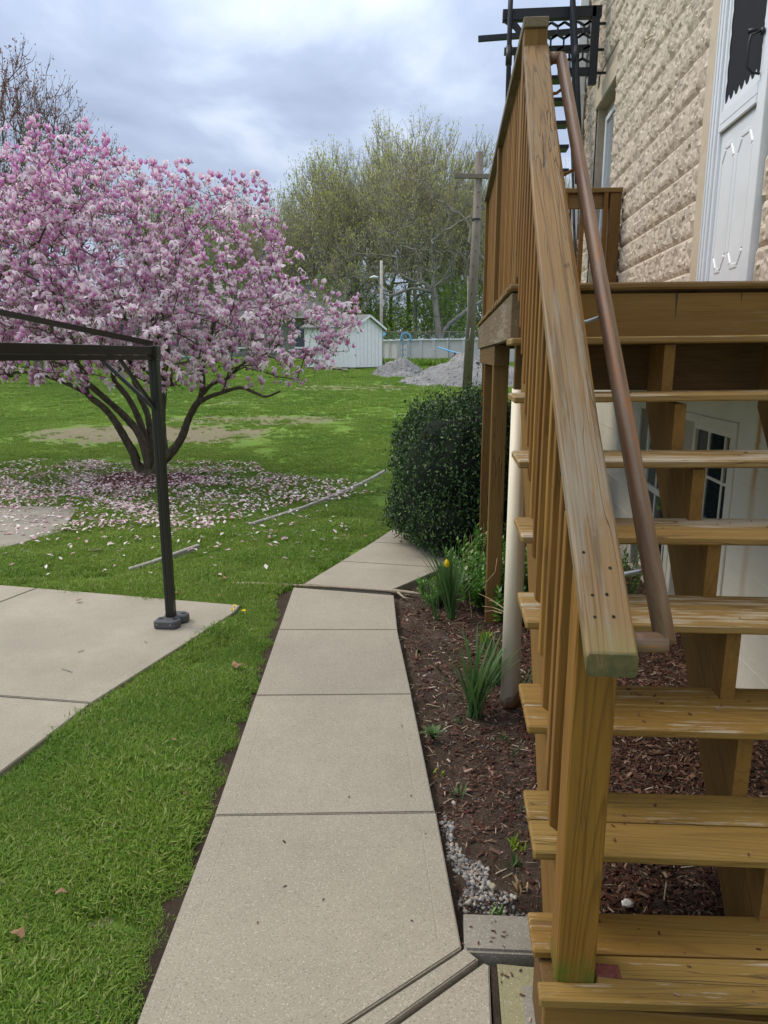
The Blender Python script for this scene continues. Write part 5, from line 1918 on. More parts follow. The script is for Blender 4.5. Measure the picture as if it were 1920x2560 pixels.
def bulb_plant(name, label, x, y, n, L, seed, group=None, w=.0055, lean=.35, bias=None, mat=M_daff):
    r_ = random.Random(seed)
    z = float(bed_z(np.array([x]), np.array([y]))[0])
    t = thing(name, label, 'plant', (x, y, z), group)
    for i in range(n):
        b = MB()
        az = r_.uniform(0, 2 * math.pi) if bias is None else bias + r_.gauss(0, .9)
        strap_leaf(b, (x + r_.gauss(0, .012), y + r_.gauss(0, .012), z - .01), az, L * r_.uniform(.6, 1.1), w * r_.uniform(.8, 1.3), lean * r_.uniform(.3, 1.8), r_, r_.uniform(.1, .7))
        b.build('leaf', mat, t, smooth=True)
    return t, z


p = atz(1185, 1775); t, z = bulb_plant('daffodil_clump', 'clump of blue-green strap leaves left of the cream column, nearest the walk', p.x, p.y, 52, .42, 1, 'bulb clumps in the bed', .0065, .42)
q = MB(); tip = aty(1045, 1622, p.y - .1); q.tube([(p.x, p.y, z), Vector((p.x, p.y, z)).lerp(tip, .55) + Vector((0, 0, .02)), tip], .0022, 5); q.build('stem', M_daff, t)
q = MB()
for k in range(5): q.add(*[[tip + Vector(v) for v in ((0, 0, 0), (-.012, .004 * k, -.012 - .01 * k), (-.004, 0, -.03), (.012, 0, -.012))], [(0, 1, 2, 3)]])
q.build('withered_flower', M_dry, t)
p = atz(1240, 1730); bulb_plant('daffodil_clump', 'dark strap leaves close behind the cream column foot', p.x, p.y + .12, 16, .32, 2, 'bulb clumps in the bed', .007, .35, None, M_daff)
p = atz(1130, 1535); t, z = bulb_plant('daffodil_clump', 'tall clump of strap leaves with one yellow flower, by the near deck post', p.x, p.y, 62, .50, 3, 'bulb clumps in the bed', .0065, .40, 2.4)
bulb_plant('daffodil_clump', 'thin grassy leaves just left of the yellow-flowered clump', p.x - .10, p.y - .03, 22, .34, 8, 'bulb clumps in the bed', .0025, .6, 2.6)
ft = aty(1117, 1413, p.y - .05)
q = MB(); q.tube([(p.x - .01, p.y, z), ((p.x + ft.x) / 2, p.y - .02, z + .22), ft], .0028, 5); q.build('stem', M_daff, t)
for k in range(6):
    a = k * 1.047
    V = []
    for i in range(4):
        t_ = i / 3; rr0 = .016 * math.sin(math.pi * (.15 + .75 * t_)) ; zz_ = -.012 + .052 * t_
        w_ = .012 * math.sin(math.pi * (.12 + .8 * t_))
        c = Vector((math.cos(a) * rr0, math.sin(a) * rr0, zz_)); s_ = Vector((-math.sin(a), math.cos(a), 0)) * w_
        V += [ft + c - s_, ft + c + s_]
    q = MB(); q.add(V, [(0, 1, 3, 2), (2, 3, 5, 4), (4, 5, 7, 6)]); q.build('petal', M_yellow, t, smooth=True)


def leafy_shrub(label, x, y, n_st, h, spread, seed, lsize=(.042, .07), mat=M_shrub, name='leafy_perennial', group='green leafy perennials behind the posts', cat='plant'):
    r_ = np.random.default_rng(seed)
    z = float(bed_z(np.array([x]), np.array([y]))[0])
    t = thing(name, label, cat, (x, y, z), group)
    st = MB(); P_, R_, S_ = [], [], []
    for i in range(n_st):
        a = r_.uniform(0, 6.28); s_ = r_.uniform(.1, 1) * spread
        top = Vector((x + math.cos(a) * s_, y + math.sin(a) * s_, z + h * r_.uniform(.55, 1.05)))
        b_ = Vector((x + math.cos(a) * s_ * .4, y + math.sin(a) * s_ * .4, z - .01))
        st.tube([b_, b_.lerp(top, .6) + Vector((0, 0, .01)), top], [.003, .0025, .0015], 4)
        m = 24
        for k in range(m):
            f = .35 + .65 * k / m
            p = b_.lerp(top, f)
            az = k * 2.4 + a; el = .15 + .9 * (k / m) ** 1.5
            u = np.array([math.cos(az) * math.cos(el), math.sin(az) * math.cos(el), math.sin(el)])
            v_ = np.cross([0, 0, 1.0], u); v_ /= np.linalg.norm(v_)
            w_ = np.cross(u, v_)
            P_.append(np.array(p)); R_.append(np.stack([u, v_, w_], 1)); S_.append(r_.uniform(*lsize) * (1 - .3 * k / m))
    st.build('stems', M_bark, t, kind='stuff')
    V, Fa = scatter(LEAF[0], LEAF[1], np.array(P_), np.array(R_), np.array(S_))
    link('foliage', mesh('foliage', V, Fa, True), mat, t, kind='stuff')


leafy_shrub('glossy green leafy plant between the yellow flower and the near deck post', .19, 4.92, 44, .36, .24, 1)
leafy_shrub('low leafy plant right against the front of the near deck post', .42, 4.30, 18, .26, .14, 2)
leafy_shrub('leafy plant filling the gap right of the cream column', .52, 4.75, 46, .44, .26, 3)
leafy_shrub('bushy leafy plant deeper under the deck by the wall', .78, 5.0, 40, .45, .26, 4)
leafy_shrub('low grassy green plant left of the flowering clump near the walk', -.07, 4.72, 34, .18, .16, 5, (.03, .05))
leafy_shrub('leafy plant beside the cellar window seen between rail and pipe', 1.12, 4.55, 18, .44, .18, 9, (.03, .05))
leafy_shrub('small leafy plant behind the deck posts', .30, 5.45, 30, .40, .24, 10)
leafy_shrub('broad leafy plant hugging the left side of the near deck post', .24, 4.62, 40, .30, .16, 14, (.05, .085))
leafy_shrub('leafy plant between near post and cream column', .44, 4.62, 30, .38, .14, 15, (.05, .08))
# dry stalks
ds = thing('dry_stalks', 'dry bare stalks standing beside the near deck post', 'plant', (.18, 4.75, 0))
for i in range(12):
    b0 = Vector((.18 + rnd.gauss(0, .08), 4.7 + rnd.gauss(0, .12), -.02)); tp = b0 + Vector((rnd.gauss(0, .08), rnd.gauss(0, .05), rnd.uniform(.3, .55)))
    q = MB(); q.tube([b0, b0.lerp(tp, .5) + Vector((rnd.gauss(0, .02), 0, 0)), tp], [.002, .0017, .001], 4)
    if i % 2: q.tube([b0.lerp(tp, .7), tp + Vector((rnd.gauss(0, .05), 0, .01))], [.0012, .0008], 3)
    q.build('stalk', M_dry, ds)
vine = MB(); vine.tube([aty(1243, 1395, 4.36), aty(1238, 1430, 4.34), aty(1216, 1455, 4.34), aty(1212, 1475, 4.34), aty(1222, 1490, 4.34)], .0022, 5)
tag(vine.build('dry_tendril', M_dry, None, smooth=True), 'pale dry tendril curling across the near deck post', 'tendril')
lt_ = thing('bare_twigs', 'bare forked twigs lying between near deck post and cream column', 'twig', (.28, 4.05, 0))
for (a, b_) in (((1195, 1483), (1262, 1523)), ((1205, 1515), (1262, 1530)), ((1222, 1500), (1258, 1520)), ((1210, 1528), (1255, 1533)), ((1262, 1523), (1290, 1540))):
    q = MB(); A_ = aty(*a, 4.05); B_ = aty(*b_, 3.9); q.tube([A_, A_.lerp(B_, .5) + Vector((0, 0, .01)), B_], [.001, .002, .003], 4); q.build('twig', M_dry, lt_)

# rosette weed by the walk
rz = atz(1083, 1835)
ro_ = thing('rosette_weed', 'grey-green weed rosette by the walk edge', 'weed', (rz.x, rz.y, -.03))
for i in range(26):
    b = MB(); a = i * 2.4; L = .038 + .045 * (i / 26)
    strap_leaf(b, (rz.x, rz.y, -.025), a, L, .007 + .004 * (i / 26), .35 + 1.0 * (i / 26), rnd, .3)
    b.build('leaf', M_weed, ro_, smooth=True)
lm = atz(1213, 1600)
lm_ = thing('lime_sprig', 'bright lime-green feathery sprig left of the cream column', 'weed', (lm.x, lm.y, 0))
b = MB()
for i in range(70):
    strap_leaf(b, (lm.x + rnd.gauss(0, .012), lm.y + rnd.gauss(0, .012), -.02), rnd.uniform(0, 6.28), rnd.uniform(.04, .085), .003, rnd.uniform(.1, .8), rnd, .3)
b.build('leaves', M_lime, lm_, kind='stuff')


def small_weed(u, v, label, mat=M_weed, h=.05, n=14, grp='small weeds in the bed'):
    p = atz(u, v)
    t = thing('small_weed', label, 'weed', (p.x, p.y, -.02), grp)
    b = MB()
    for i in range(n):
        strap_leaf(b, (p.x + rnd.gauss(0, .014), p.y + rnd.gauss(0, .014), -.03), rnd.uniform(0, 6.28), h * rnd.uniform(.5, 1.1), .0035, rnd.uniform(.2, 1.1), rnd, .3)
    b.build('leaves', mat, t, kind='stuff')


for (u, v, lb, m_, h, n) in ((1145, 1975, 'small tuft of weed by the pebbles at the walk joint', M_weed, .05, 18), (1295, 2105, 'trailing clover-like weed left of the second step', M_lime, .05, 16),
                             (1285, 2150, 'low sprawling weed just below the trailing one', M_weed, .05, 14), (1300, 2205, 'yellowing weed clump close to the newel post', M_dry, .05, 18),
                             (1240, 2262, 'bright young seedling in the pebbles above the paving block', M_shrub, .06, 7), (1265, 1835, 'tiny weed beside the third tread end', M_weed, .035, 14), (1290, 1870, 'tiny weed tuft nearer the stairs', M_weed, .035, 14),
                             (1140, 1790, 'thin weed tuft between rosette and bulb leaves', M_weed, .035, 12), (1095, 1925, 'pale sprig at the walk edge by the rosette', M_lime, .03, 8), (1300, 2015, 'bluish pointed leaf sprig next to the second tread', M_daff, .06, 3)):
    small_weed(u, v, lb, m_, h, n)
# grass-like plant right of the column
bulb_plant('grass_tuft', 'trailing dark grassy tuft between column foot and stair balusters', .405, 3.35, 30, .24, 12, None, .0018, 1.2, None, M_daff)

# dandelions at the patio corner and in the lawn
for i, (u, v, lb) in enumerate(((586, 1528, 'yellow dandelion at the patio corner, nearest the slab tip'), (581, 1537, 'yellow dandelion against the patio edge, lower of the pair'), (609, 1541, 'yellow dandelion standing alone in the grass off the patio corner'))):
    p = atz(u, v); dn = thing('dandelion', lb, 'flower', (p.x, p.y, -.03), 'dandelions by the patio corner')
    q = MB(); q.tube([(p.x, p.y, -.03), (p.x, p.y, .035)], .0015, 5); q.build('stem', M_daff, dn)
    q = MB()
    for k in range(14):
        a = k * .449; q.add([(p.x, p.y, .034), (p.x + math.cos(a) * .014, p.y + math.sin(a) * .014, .040), (p.x + math.cos(a + .4) * .016, p.y + math.sin(a + .4) * .016, .042)], [(0, 1, 2)])
        q.add([(p.x, p.y, .038), (p.x + math.cos(a) * .007, p.y + math.sin(a) * .007, .048), (p.x + math.cos(a + .5) * .007, p.y + math.sin(a + .5) * .007, .048)], [(0, 1, 2)])
    q.build('flower_head', M_yellow, dn)


def dead_leaf(u, v, label, s=.05, z=0.012, grp='dead leaves on the lawn and walk', mat=M_deadleaf):
    p = atz(u, v, z)
    b = MB(); r_ = random.Random(int(u * 7 + v))
    n = 7; V = [(0, 0, .2 * s)]
    for i in range(n):
        a = i * 6.283 / n; rr0 = s * (.3 + .35 * r_.random()) * (1.5 if i % 2 else .8)
        V.append((math.cos(a) * rr0, math.sin(a) * rr0 * .6, r_.uniform(0, .35) * s))
    M_ = Matrix.Translation(p) @ Matrix.Rotation(r_.uniform(0, 6.28), 4, 'Z') @ Matrix.Rotation(r_.uniform(-.3, .3), 4, 'X')
    b.add([M_ @ Vector(q_) for q_ in V], [(0, i + 1, (i + 1) % n + 1) for i in range(n)])
    tag(b.build('dead_leaf', mat), label, 'leaf', grp)


for (u, v, s, lb) in ((592, 1665, .07, 'curled brown leaf in the grass halfway along the walk'), (439, 1483, .05, 'pale curled leaf on the grass behind the gazebo foot'), (549, 1489, .04, 'greyish leaf in the grass between patio and walk, far side'),
                      (196, 1502, .045, 'reddish leaf lying alone on the patio slab'), (563, 1447, .05, 'light brown leaf on the grass near the root end'), (545, 1365, .05, 'brown oak leaf on grass right of the stone edging'),
                      (690, 1330, .04, 'dark leaf on the lawn left of the far walk'), (723, 1340, .04, 'twisted dark leaf on the lawn, second left of the far walk'), (912, 1342, .045, 'orange-brown leaf right beside the far walk'),
                      (860, 1340, .04, 'dark curled leaf a little left of the far walk'), (45, 2335, .05, 'tan and white leaf in the near grass at the left edge'), (150, 2232, .03, 'small pale leaf in the near grass'),
                      (463, 1985, .025, 'thin white petal-like leaf in the grass by the walk'), (437, 1850, .03, 'small dry leaf deep in the near grass')):
    dead_leaf(u, v, lb, s)
# rusty spot on slab and twigs on the patio
for (a, b_, lb) in (((155, 1672), (179, 1680), 'short thin twig on the patio'), ((195, 1630), (210, 1626), 'tiny curved twig on the patio above the longer one'), ((361, 1603), (366, 1607), 'dark crumb of twig in front of the gazebo foot')):
    q = MB(); A_ = atz(*a, .004); B_ = atz(*b_, .004); q.tube([A_, A_.lerp(B_, .5) + Vector((0, 0, .002)), B_], .0022, 4); tag(q.build('twig', M_bark2), lb, 'twig', 'twigs on the patio')

# stones
def stone(u, v, s, mat, label, z=0, name='stone', sq=(1, .8, .6), yy=None):
    p = atz(u, v, z) if yy is None else aty(u, v, yy)
    bm = bmesh.new(); bmesh.ops.create_icosphere(bm, subdivisions=3, radius=.5)
    for w in bm.verts:
        k_ = 1 + .35 * noise.noise(w.co * 3 + Vector((u, v, 0))) + .12 * noise.noise(w.co * 9)
        w.co = Vector((w.co.x * sq[0] * s * k_, w.co.y * sq[1] * s * k_, w.co.z * sq[2] * s * k_)) + p
    tag(link(name, bm_mesh(name, bm, False), mat), label, 'stone')


stone(1570, 2258, .034, M_white_stone, 'small chalky white stone in the mulch under the stairs', .01)
stone(1890, 1705, .42, M_rock, 'large dark rock against the foundation wall', -.02, 'rock', (1, 1.1, .55))
stone(1135, 2145, .020, M_pebble, 'tan oval pebble nearest the walk joint, largest of its patch', -.02)
stone(1232, 2215, .026, plain('tan_stone', (.30, .25, .18), .7), 'flat brownish stone in the pebble patch', -.01)

# tree root crossing the walk joint
rt = thing('tree_root', 'pale surface root crossing the sidewalk joint', 'root', (-.6, 4.85, 0))
q = MB()
rp_ = [(575, 1457), (635, 1461), (700, 1463), (760, 1464), (830, 1467), (900, 1472), (960, 1476), (990, 1478), (1030, 1482), (1080, 1490)]
q.tube([atz(u, v, -.006) for u, v in rp_], [.008, .018, .013, .010, .008, .008, .010, .016, .012, .004], 8); q.build('main_root', bark_mat('root_bark', (.26, .20, .14), (.46, .38, .28), 20, 1), rt, smooth=True)
q = MB(); q.tube([atz(990, 1477, -.01), atz(1010, 1494, -.01), atz(1035, 1498, -.02)], [.010, .008, .003], 6); q.build('side_root', bpy.data.materials['root_bark'], rt, smooth=True)

M_edge = concrete('edging_concrete', (.42, .40, .35), .5, .2)
# stone edging set in the lawn
eg = thing('stone_edging', 'line of narrow pale edging stones half sunk in the lawn', 'edging', (-1.4, 8, 0))
ep = [(966, 1172), (925, 1195), (880, 1216), (840, 1233), (800, 1249), (760, 1265), (720, 1278), (680, 1291), (640, 1303), (622, 1309)]
ep3 = [(610, 1313), (570, 1330), (530, 1346), (505, 1357)]
ep2 = [(497, 1360), (460, 1373), (425, 1386), (380, 1402), (335, 1416), (322, 1419)]
EDGE_SEGS = []
for L_ in (ep, ep2):
    pw = []
    for (u, v) in L_:
        p = atz(u, v)
        for _ in range(6): p = atz(u, v, gnd(p.y) + (.01 if L_ is not ep3 else -.004))
        pw.append(p)
    EDGE_SEGS += [(a.x, a.y, b_.x, b_.y) for a, b_ in zip(pw, pw[1:])]
    # resample into stones about 35 cm long
    for a, b_ in zip(pw, pw[1:]):
        n = max(1, round((b_ - a).length / .32))
        for i in range(n):
            s_ = a.lerp(b_, i / n + .012); e_ = a.lerp(b_, (i + 1) / n - .012)
            s_.z -= .028; e_.z -= .028
            board('edging_stone', s_, e_, (.038 if L_ is ep2 else .042) * rnd.uniform(.8, 1.1), .06, M_edge, eg, bev=.008)

# ================================================================== GRASS (instanced clumps)
def clump(seed, n, rad, h, w=.0022):
    r_ = random.Random(seed)
    V, Fc = [], []
    for i in range(n):
        a = r_.uniform(0, 6.283); q_ = rad * math.sqrt(r_.random())
        x, y = math.cos(a) * q_, math.sin(a) * q_
        d = r_.uniform(0, 6.283); L = h * r_.uniform(.45, 1.25); ln = r_.uniform(.1, 1.1) ** 1.2
        dx, dy = math.cos(d), math.sin(d); sx, sy = -dy * w * r_.uniform(.7, 1.3), dx * w
        b = len(V)
        x1, y1, z1 = x + dx * L * .28 * ln, y + dy * L * .28 * ln, L * .55
        x2, y2, z2 = x + dx * L * .85 * ln, y + dy * L * .85 * ln, L * (1.0 - .35 * ln)
        V += [(x - sx, y - sy, 0), (x + sx, y + sy, 0), (x1 - sx * .8, y1 - sy * .8, z1), (x1 + sx * .8, y1 + sy * .8, z1), (x2, y2, z2)]
        Fc += [(b, b + 1, b + 3, b + 2), (b + 2, b + 3, b + 4)]
    me = mesh('grass_clump', V, Fc)
    me.materials.append(M_grass)
    return bpy.data.objects.new('grass_clump', me)


gcol = bpy.data.collections.new('grass_clumps')
NV = 6
for s in range(NV):
    gcol.objects.link(clump(s, 64, .055, .037))


def instancer(name, pts, rot, scl, idx, coll, label):
    me = bpy.data.meshes.new(name)
    me.from_pydata(pts.tolist(), [], [])
    for nm, ty, dv in (('rot', 'FLOAT', rot), ('scl', 'FLOAT', scl), ('idx', 'INT', idx)):
        at = me.attributes.new(nm, ty, 'POINT'); at.data.foreach_set('value', dv)
    o = bpy.data.objects.new(name, me); COL.objects.link(o)
    ng = bpy.data.node_groups.new(name + '_nodes', 'GeometryNodeTree')
    ng.interface.new_socket('Geometry', in_out='INPUT', socket_type='NodeSocketGeometry')
    ng.interface.new_socket('Geometry', in_out='OUTPUT', socket_type='NodeSocketGeometry')
    N_ = ng.nodes; L_ = ng.links
    gi = N_.new('NodeGroupInput'); go = N_.new('NodeGroupOutput')
    ip = N_.new('GeometryNodeInstanceOnPoints')
    ci = N_.new('GeometryNodeCollectionInfo'); ci.inputs['Collection'].default_value = coll; ci.inputs['Separate Children'].default_value = True
    def na(nm, ty):
        n_ = N_.new('GeometryNodeInputNamedAttribute'); n_.data_type = ty; n_.inputs['Name'].default_value = nm
        return n_.outputs['Attribute']
    cx_ = N_.new('ShaderNodeCombineXYZ'); L_.new(na('rot', 'FLOAT'), cx_.inputs[2])
    er = N_.new('FunctionNodeEulerToRotation'); L_.new(cx_.outputs[0], er.inputs[0])
    L_.new(gi.outputs[0], ip.inputs['Points']); L_.new(ci.outputs[0], ip.inputs['Instance'])
    ip.inputs['Pick Instance'].default_value = True
    L_.new(na('idx', 'INT'), ip.inputs['Instance Index']); L_.new(er.outputs[0], ip.inputs['Rotation'])
    L_.new(na('scl', 'FLOAT'), ip.inputs['Scale'])
    L_.new(ip.outputs[0], go.inputs[0])
    md = o.modifiers.new('scatter', 'NODES'); md.node_group = ng
    return tag(o, label, None, None, 'stuff')


gr = np.random.default_rng(9)
def sample_lawn(n, x0, x1, y0, y1):
    return gr.uniform(x0, x1, n), gr.uniform(y0, y1, n)


def lawn_ok(x, y, margin=.0):
    wl = np.interp(y, [1.0, 1.421, 2.256, 3.202, 4.072, 4.88, 4.99, 5.61, 6.25, 6.98, 7.8], [-.700, -.746, -.831, -.931, -1.022, -1.108, -1.06, -.87, -.675, -.48, -.28])
    ok = (x < wl - .056 - margin + .018 * np.sin(y * 23) + .012 * np.sin(y * 61)) | (y > 8.3)
    # dirt near the walk bend
    ok &= ~((x > wl - .10 - .05 * np.sin(y * 7)) & (y > 4.3) & (y < 5.05))
    pr_ = np.interp(y, [.6, 2.449, 3.052, 4.352, 4.47], [-2.2, -1.791, -1.708, -1.388, -1.39])
    top = 4.488 + (x + 1.392) * (-.142)
    ok &= ~((y < top + .01) & (x < pr_ + .028 + .012 * np.sin(y * 31)))
    for (ax_, ay_, bx_, by_) in EDGE_SEGS:
        t_ = np.clip(((x - ax_) * (bx_ - ax_) + (y - ay_) * (by_ - ay_)) / ((bx_ - ax_) ** 2 + (by_ - ay_) ** 2), 0, 1)
        ok &= np.hypot(x - ax_ - t_ * (bx_ - ax_), y - ay_ - t_ * (by_ - ay_)) > .055
    # far pad
    ok &= ~((y > 5.5 + (x + 4.4) * 0) & (y < 7.45) & (x < np.interp(y, [5.45, 5.72, 6.38, 7.45], [-4.35, -3.94, -3.75, -4.14])))
    ok &= ~((x > WX - .1) & (y < 8.8))
    ok &= ~(((x + 4.1) / .7) ** 2 + ((y - 9.25) / .58) ** 2 < 1)
    # holly and the bed behind the far walk
    wr = np.interp(y, [4.9, 5.5, 6.15, 6.9, 7.7, 8.3], [-.35, .0, .22, .42, .64, .8])
    ok &= ~((x > wl - .0) & (x < wr + .02) & (y < 7.8) & (y > 0))
    ok &= ~((x > wr) & (y < 7.4))
    return ok


def bare(x, y):
    n_ = np.array([noise.noise(Vector((a * 1.3, b * 1.3, 0))) * .8 + noise.noise(Vector((a * 4, b * 4, 7))) * .5 for a, b in zip(x, y)])
    k = np.zeros(len(x))
    for (cx0, cy0, rx, ry, s_) in BARE:
        d = ((x - cx0) / rx) ** 2 + ((y - cy0) / ry) ** 2
        k = np.maximum(k, np.clip(1.6 - (d + n_ * .8) * 1.1, 0, 1) * min(1, s_ + .08))
    # thin worn places near the camera
    k = np.maximum(k, ((n_ > .42) & (y < 7)) * .75)
    return k


PX, PY, PS = [], [], []
for (n, box, s_) in ((26000, (-2.9, -.65, .9, 4.9), 1.0), (30000, (-7.0, .6, 4.4, 9.0), 1.15), (34000, (-13, 2.2, 8.5, 16), 1.7), (26000, (-22, 3.5, 15.5, 30), 2.8), (15000, (-34, 7, 29, 44), 4.4)):
    x, y = sample_lawn(n, *box)
    k = lawn_ok(x, y)
    x, y = x[k], y[k]
    b_ = bare(x, y)
    k = gr.uniform(0, 1, len(x)) > b_
    x, y = x[k], y[k]
    lump = np.array([noise.noise(Vector((a * 2.1, c * 2.1, 2))) for a, c in zip(x, y)])
    edge_ = np.interp(y, [1.0, 4.88], [-.70, -1.11])
    near_edge = (x > edge_ - .11) & (y < 4.9)
    sc_ = s_ * (1 + .8 * lump) * gr.uniform(.7, 1.25, len(x)) * np.where(near_edge, .75, 1)
    PX.append(x); PY.append(y); PS.append(sc_)
PX, PY, PS = map(np.concatenate, (PX, PY, PS))
PZ = gnd_np(PY) - .034 + np.clip((-PX - 9) / 14, 0, 1) * np.clip((PY - 22) / 10, 0, 1) * .35
PS = PS * np.where(PY > 8, .50, 1.0)
instancer('grass', np.stack([PX, PY, PZ], 1), gr.uniform(0, 6.28, len(PX)), PS, gr.integers(0, NV, len(PX)).astype(np.int32), gcol, 'thick green lawn grass')

# ================================================================== FAR YARD
# white garden shed
sx0, sx1, sy0, sy1 = -5.35, -3.40, 35.0, 37.6
zb_ = 1.17
shed = thing('garden_shed', 'small white wooden garden shed with grey shingle roof', 'shed', ((sx0 + sx1) / 2, 36, zb_))
EA = 3.05; RI = 3.60
# gable faces right/front: ridge runs left-right along x
sA, sB = Vector((-5.30, 35.05)), Vector((-4.62, 34.6))
def shp(t, s_):  # local frame of the shed turned so that its long side and gable both show
    o_ = Vector((-4.66, 34.7)); ex = Vector((-.97, .24)); ey = Vector((.55, .835))
    return o_ + ex * t + ey * s_
Lsh, Wsh = 2.5, 2.3
q = MB()
cn = [shp(0, 0), shp(Lsh, 0), shp(Lsh, Wsh), shp(0, Wsh)]
def wallq(name, a, b_, za, zb2, zc=None):
    m = (a + b_) / 2
    n_ = Vector(((b_ - a).y, -(b_ - a).x)).normalized() * .04
    pts = [(a.x, a.y, za), (b_.x, b_.y, za), (b_.x, b_.y, zb2)]
    if zc: pts.append((m.x, m.y, zc))
    pts.append((a.x, a.y, zb2))
    b = MB(); b.poly(pts, (-n_.x, -n_.y, 0)); return b.build(name, M_shed, shed)
wallq('wall', cn[1], cn[0], zb_, EA)
wallq('gable_wall', cn[0], cn[3], zb_, EA, RI)
wallq('wall', cn[3], cn[2], zb_, EA)
wallq('gable_wall', cn[2], cn[1], zb_, EA, RI)
for i in range(1, 8):
    p0 = cn[0].lerp(cn[3], i / 8); nn = (cn[3] - cn[0]).orthogonal().normalized() if False else Vector(((cn[3] - cn[0]).y, -(cn[3] - cn[0]).x)).normalized() * .012
    zt_ = EA + (RI - EA) * (1 - abs(i / 8 - .5) * 2) - .08
    b = MB(); b.bar((p0.x + nn.x, p0.y + nn.y, zb_ + .02), (p0.x + nn.x, p0.y + nn.y, zt_), .02, .012, (1, 0, 0)); b.build('batten', M_shed, shed)
for i in range(1, 11):
    p0 = cn[1].lerp(cn[0], i / 11); nn = Vector(((cn[0] - cn[1]).y, -(cn[0] - cn[1]).x)).normalized() * .012
    b = MB(); b.bar((p0.x + nn.x, p0.y + nn.y, zb_ + .02), (p0.x + nn.x, p0.y + nn.y, EA - .05), .02, .012, (1, 0, 0)); b.build('batten', M_shed, shed)
exv = (cn[1] - cn[0]).normalized(); eyv = (cn[3] - cn[0]).normalized()
r0 = (cn[0] + cn[3]) / 2 - exv * .15; r1 = (cn[1] + cn[2]) / 2 + exv * .15
for s_, cA, cB in ((-1, cn[0], cn[1]), (1, cn[3], cn[2])):
    a = cA - exv * .15 + eyv * s_ * .14; c = cB + exv * .15 + eyv * s_ * .14
    b = MB(); b.poly([(a.x, a.y, EA - .05), (c.x, c.y, EA - .05), (r1.x, r1.y, RI + .03), (r0.x, r0.y, RI + .03)], (0, 0, .06)); b.build('roof', M_shingle, shed)
    b = MB(); b.bar((a.x, a.y, EA - .05), (r0.x, r0.y, RI + .02), .03, .10); b.build('fascia', M_shed, shed)
for t in (.1, 1.3, 2.5):
    for s_ in (.15, 1.9):
        p0 = shp(t, s_); b = MB(); b.box((p0.x - .12, p0.y - .12, zb_ - .25), (p0.x + .12, p0.y + .12, zb_ - .005)); b.build('foundation_block', M_conc3, shed)
pw0 = cn[1].lerp(cn[0], .35); pw1 = cn[1].lerp(cn[0], .62); nn = Vector(((cn[0] - cn[1]).y, -(cn[0] - cn[1]).x)).normalized() * .03
b = MB(); b.poly([(pw0.x + nn.x, pw0.y + nn.y, 2.0), (pw1.x + nn.x, pw1.y + nn.y, 2.0), (pw1.x + nn.x, pw1.y + nn.y, 2.6), (pw0.x + nn.x, pw0.y + nn.y, 2.6)], (-nn.x * .5, -nn.y * .5, 0)); b.build('window', M_pane, shed)
b = MB(); b.bar((pw0.x + nn.x * 2, pw0.y + nn.y * 2, 1.96), (pw1.x + nn.x * 2, pw1.y + nn.y * 2, 1.96), .06, .06); b.build('window_sill', M_shed, shed)

# above-ground swimming pool wall with uprights
pool = thing('swimming_pool', 'long pale grey above-ground pool wall with ribbed uprights', 'pool', (-.5, 43, 1.4))
pts = []
pc = Vector((2.6, 48.5)); prx, pry = 7.6, 6.5
NP = 26
def pp(a): return Vector((pc.x + prx * math.cos(a), pc.y + pry * math.sin(a)))
zbp, ztp = 1.30, 2.63
angs = [math.pi * 1.0 + math.pi * i / NP for i in range(-3, NP + 4)]
for a, c in zip(angs, angs[1:]):
    A_, B_ = pp(a), pp(c)
    b = MB(); b.poly([(A_.x, A_.y, zbp), (B_.x, B_.y, zbp), (B_.x, B_.y, ztp), (A_.x, A_.y, ztp)], (0, .03, 0)); b.build('wall_panel', M_pool, pool)
    b = MB(); b.bar((A_.x, A_.y - .03, ztp + .03), (B_.x, B_.y - .03, ztp + .03), .20, .07); b.build('top_rail', M_white, pool)
    b = MB(); b.box((A_.x - .09, A_.y - .09, zbp - .05), (A_.x + .09, A_.y - .01, ztp)); b.build('upright', M_pool, pool)
    b = MB(); b.box((A_.x - .13, A_.y - .13, ztp - .02), (A_.x + .13, A_.y + .08, ztp + .10)); b.build('rail_cap', M_white, pool)
wv = MB(); wv.poly([(pp(a).x, pp(a).y + .05, 2.35) for a in [2 * math.pi * i / 40 for i in range(40)]], (0, 0, .01))
wv.build('pool_water', plain('pool_water_blue', (.03, .16, .22), .05), pool)
for (u, lb) in ((912, 'blue slide top above the pool wall at the left'), ): pass
b1 = aty(949, 838, 43.5)
t = thing('pool_funnel', 'light blue plastic cone on the pool edge', 'pool toy', tuple(b1))
b = MB(); b.tube([b1 + Vector((.35, 0, -.05)), b1 + Vector((-.02, 0, .05)), b1 + Vector((-.35, 0, .14))], [.30, .12, .05], 10) if False else b.tube([b1 + Vector((-.33, 0, .12)), b1 + Vector((.05, 0, .02)), b1 + Vector((.22, 0, -.12))], [.05, .22, .30], 12); b.build('cone', M_blue, t)
b2 = aty(1015, 845, 43.0)
t = thing('pool_ladder', 'light blue curved ladder handles over the pool rim', 'ladder', tuple(b2))
for dy in (0, .45):
    b = MB(); b.tube([b2 + Vector((.28 * math.cos(a) - .02, dy, .30 * math.sin(a) - .02)) for a in np.linspace(math.pi * 1.15, -.5, 14)], .05, 8); b.build('handle', M_blue, t, smooth=True)
for z_ in (-.35, -.7, -1.0):
    b = MB(); b.box((b2.x - .3, b2.y, b2.z + z_), (b2.x + .0, b2.y + .45, b2.z + z_ + .05)); b.build('rung', M_blue, t)

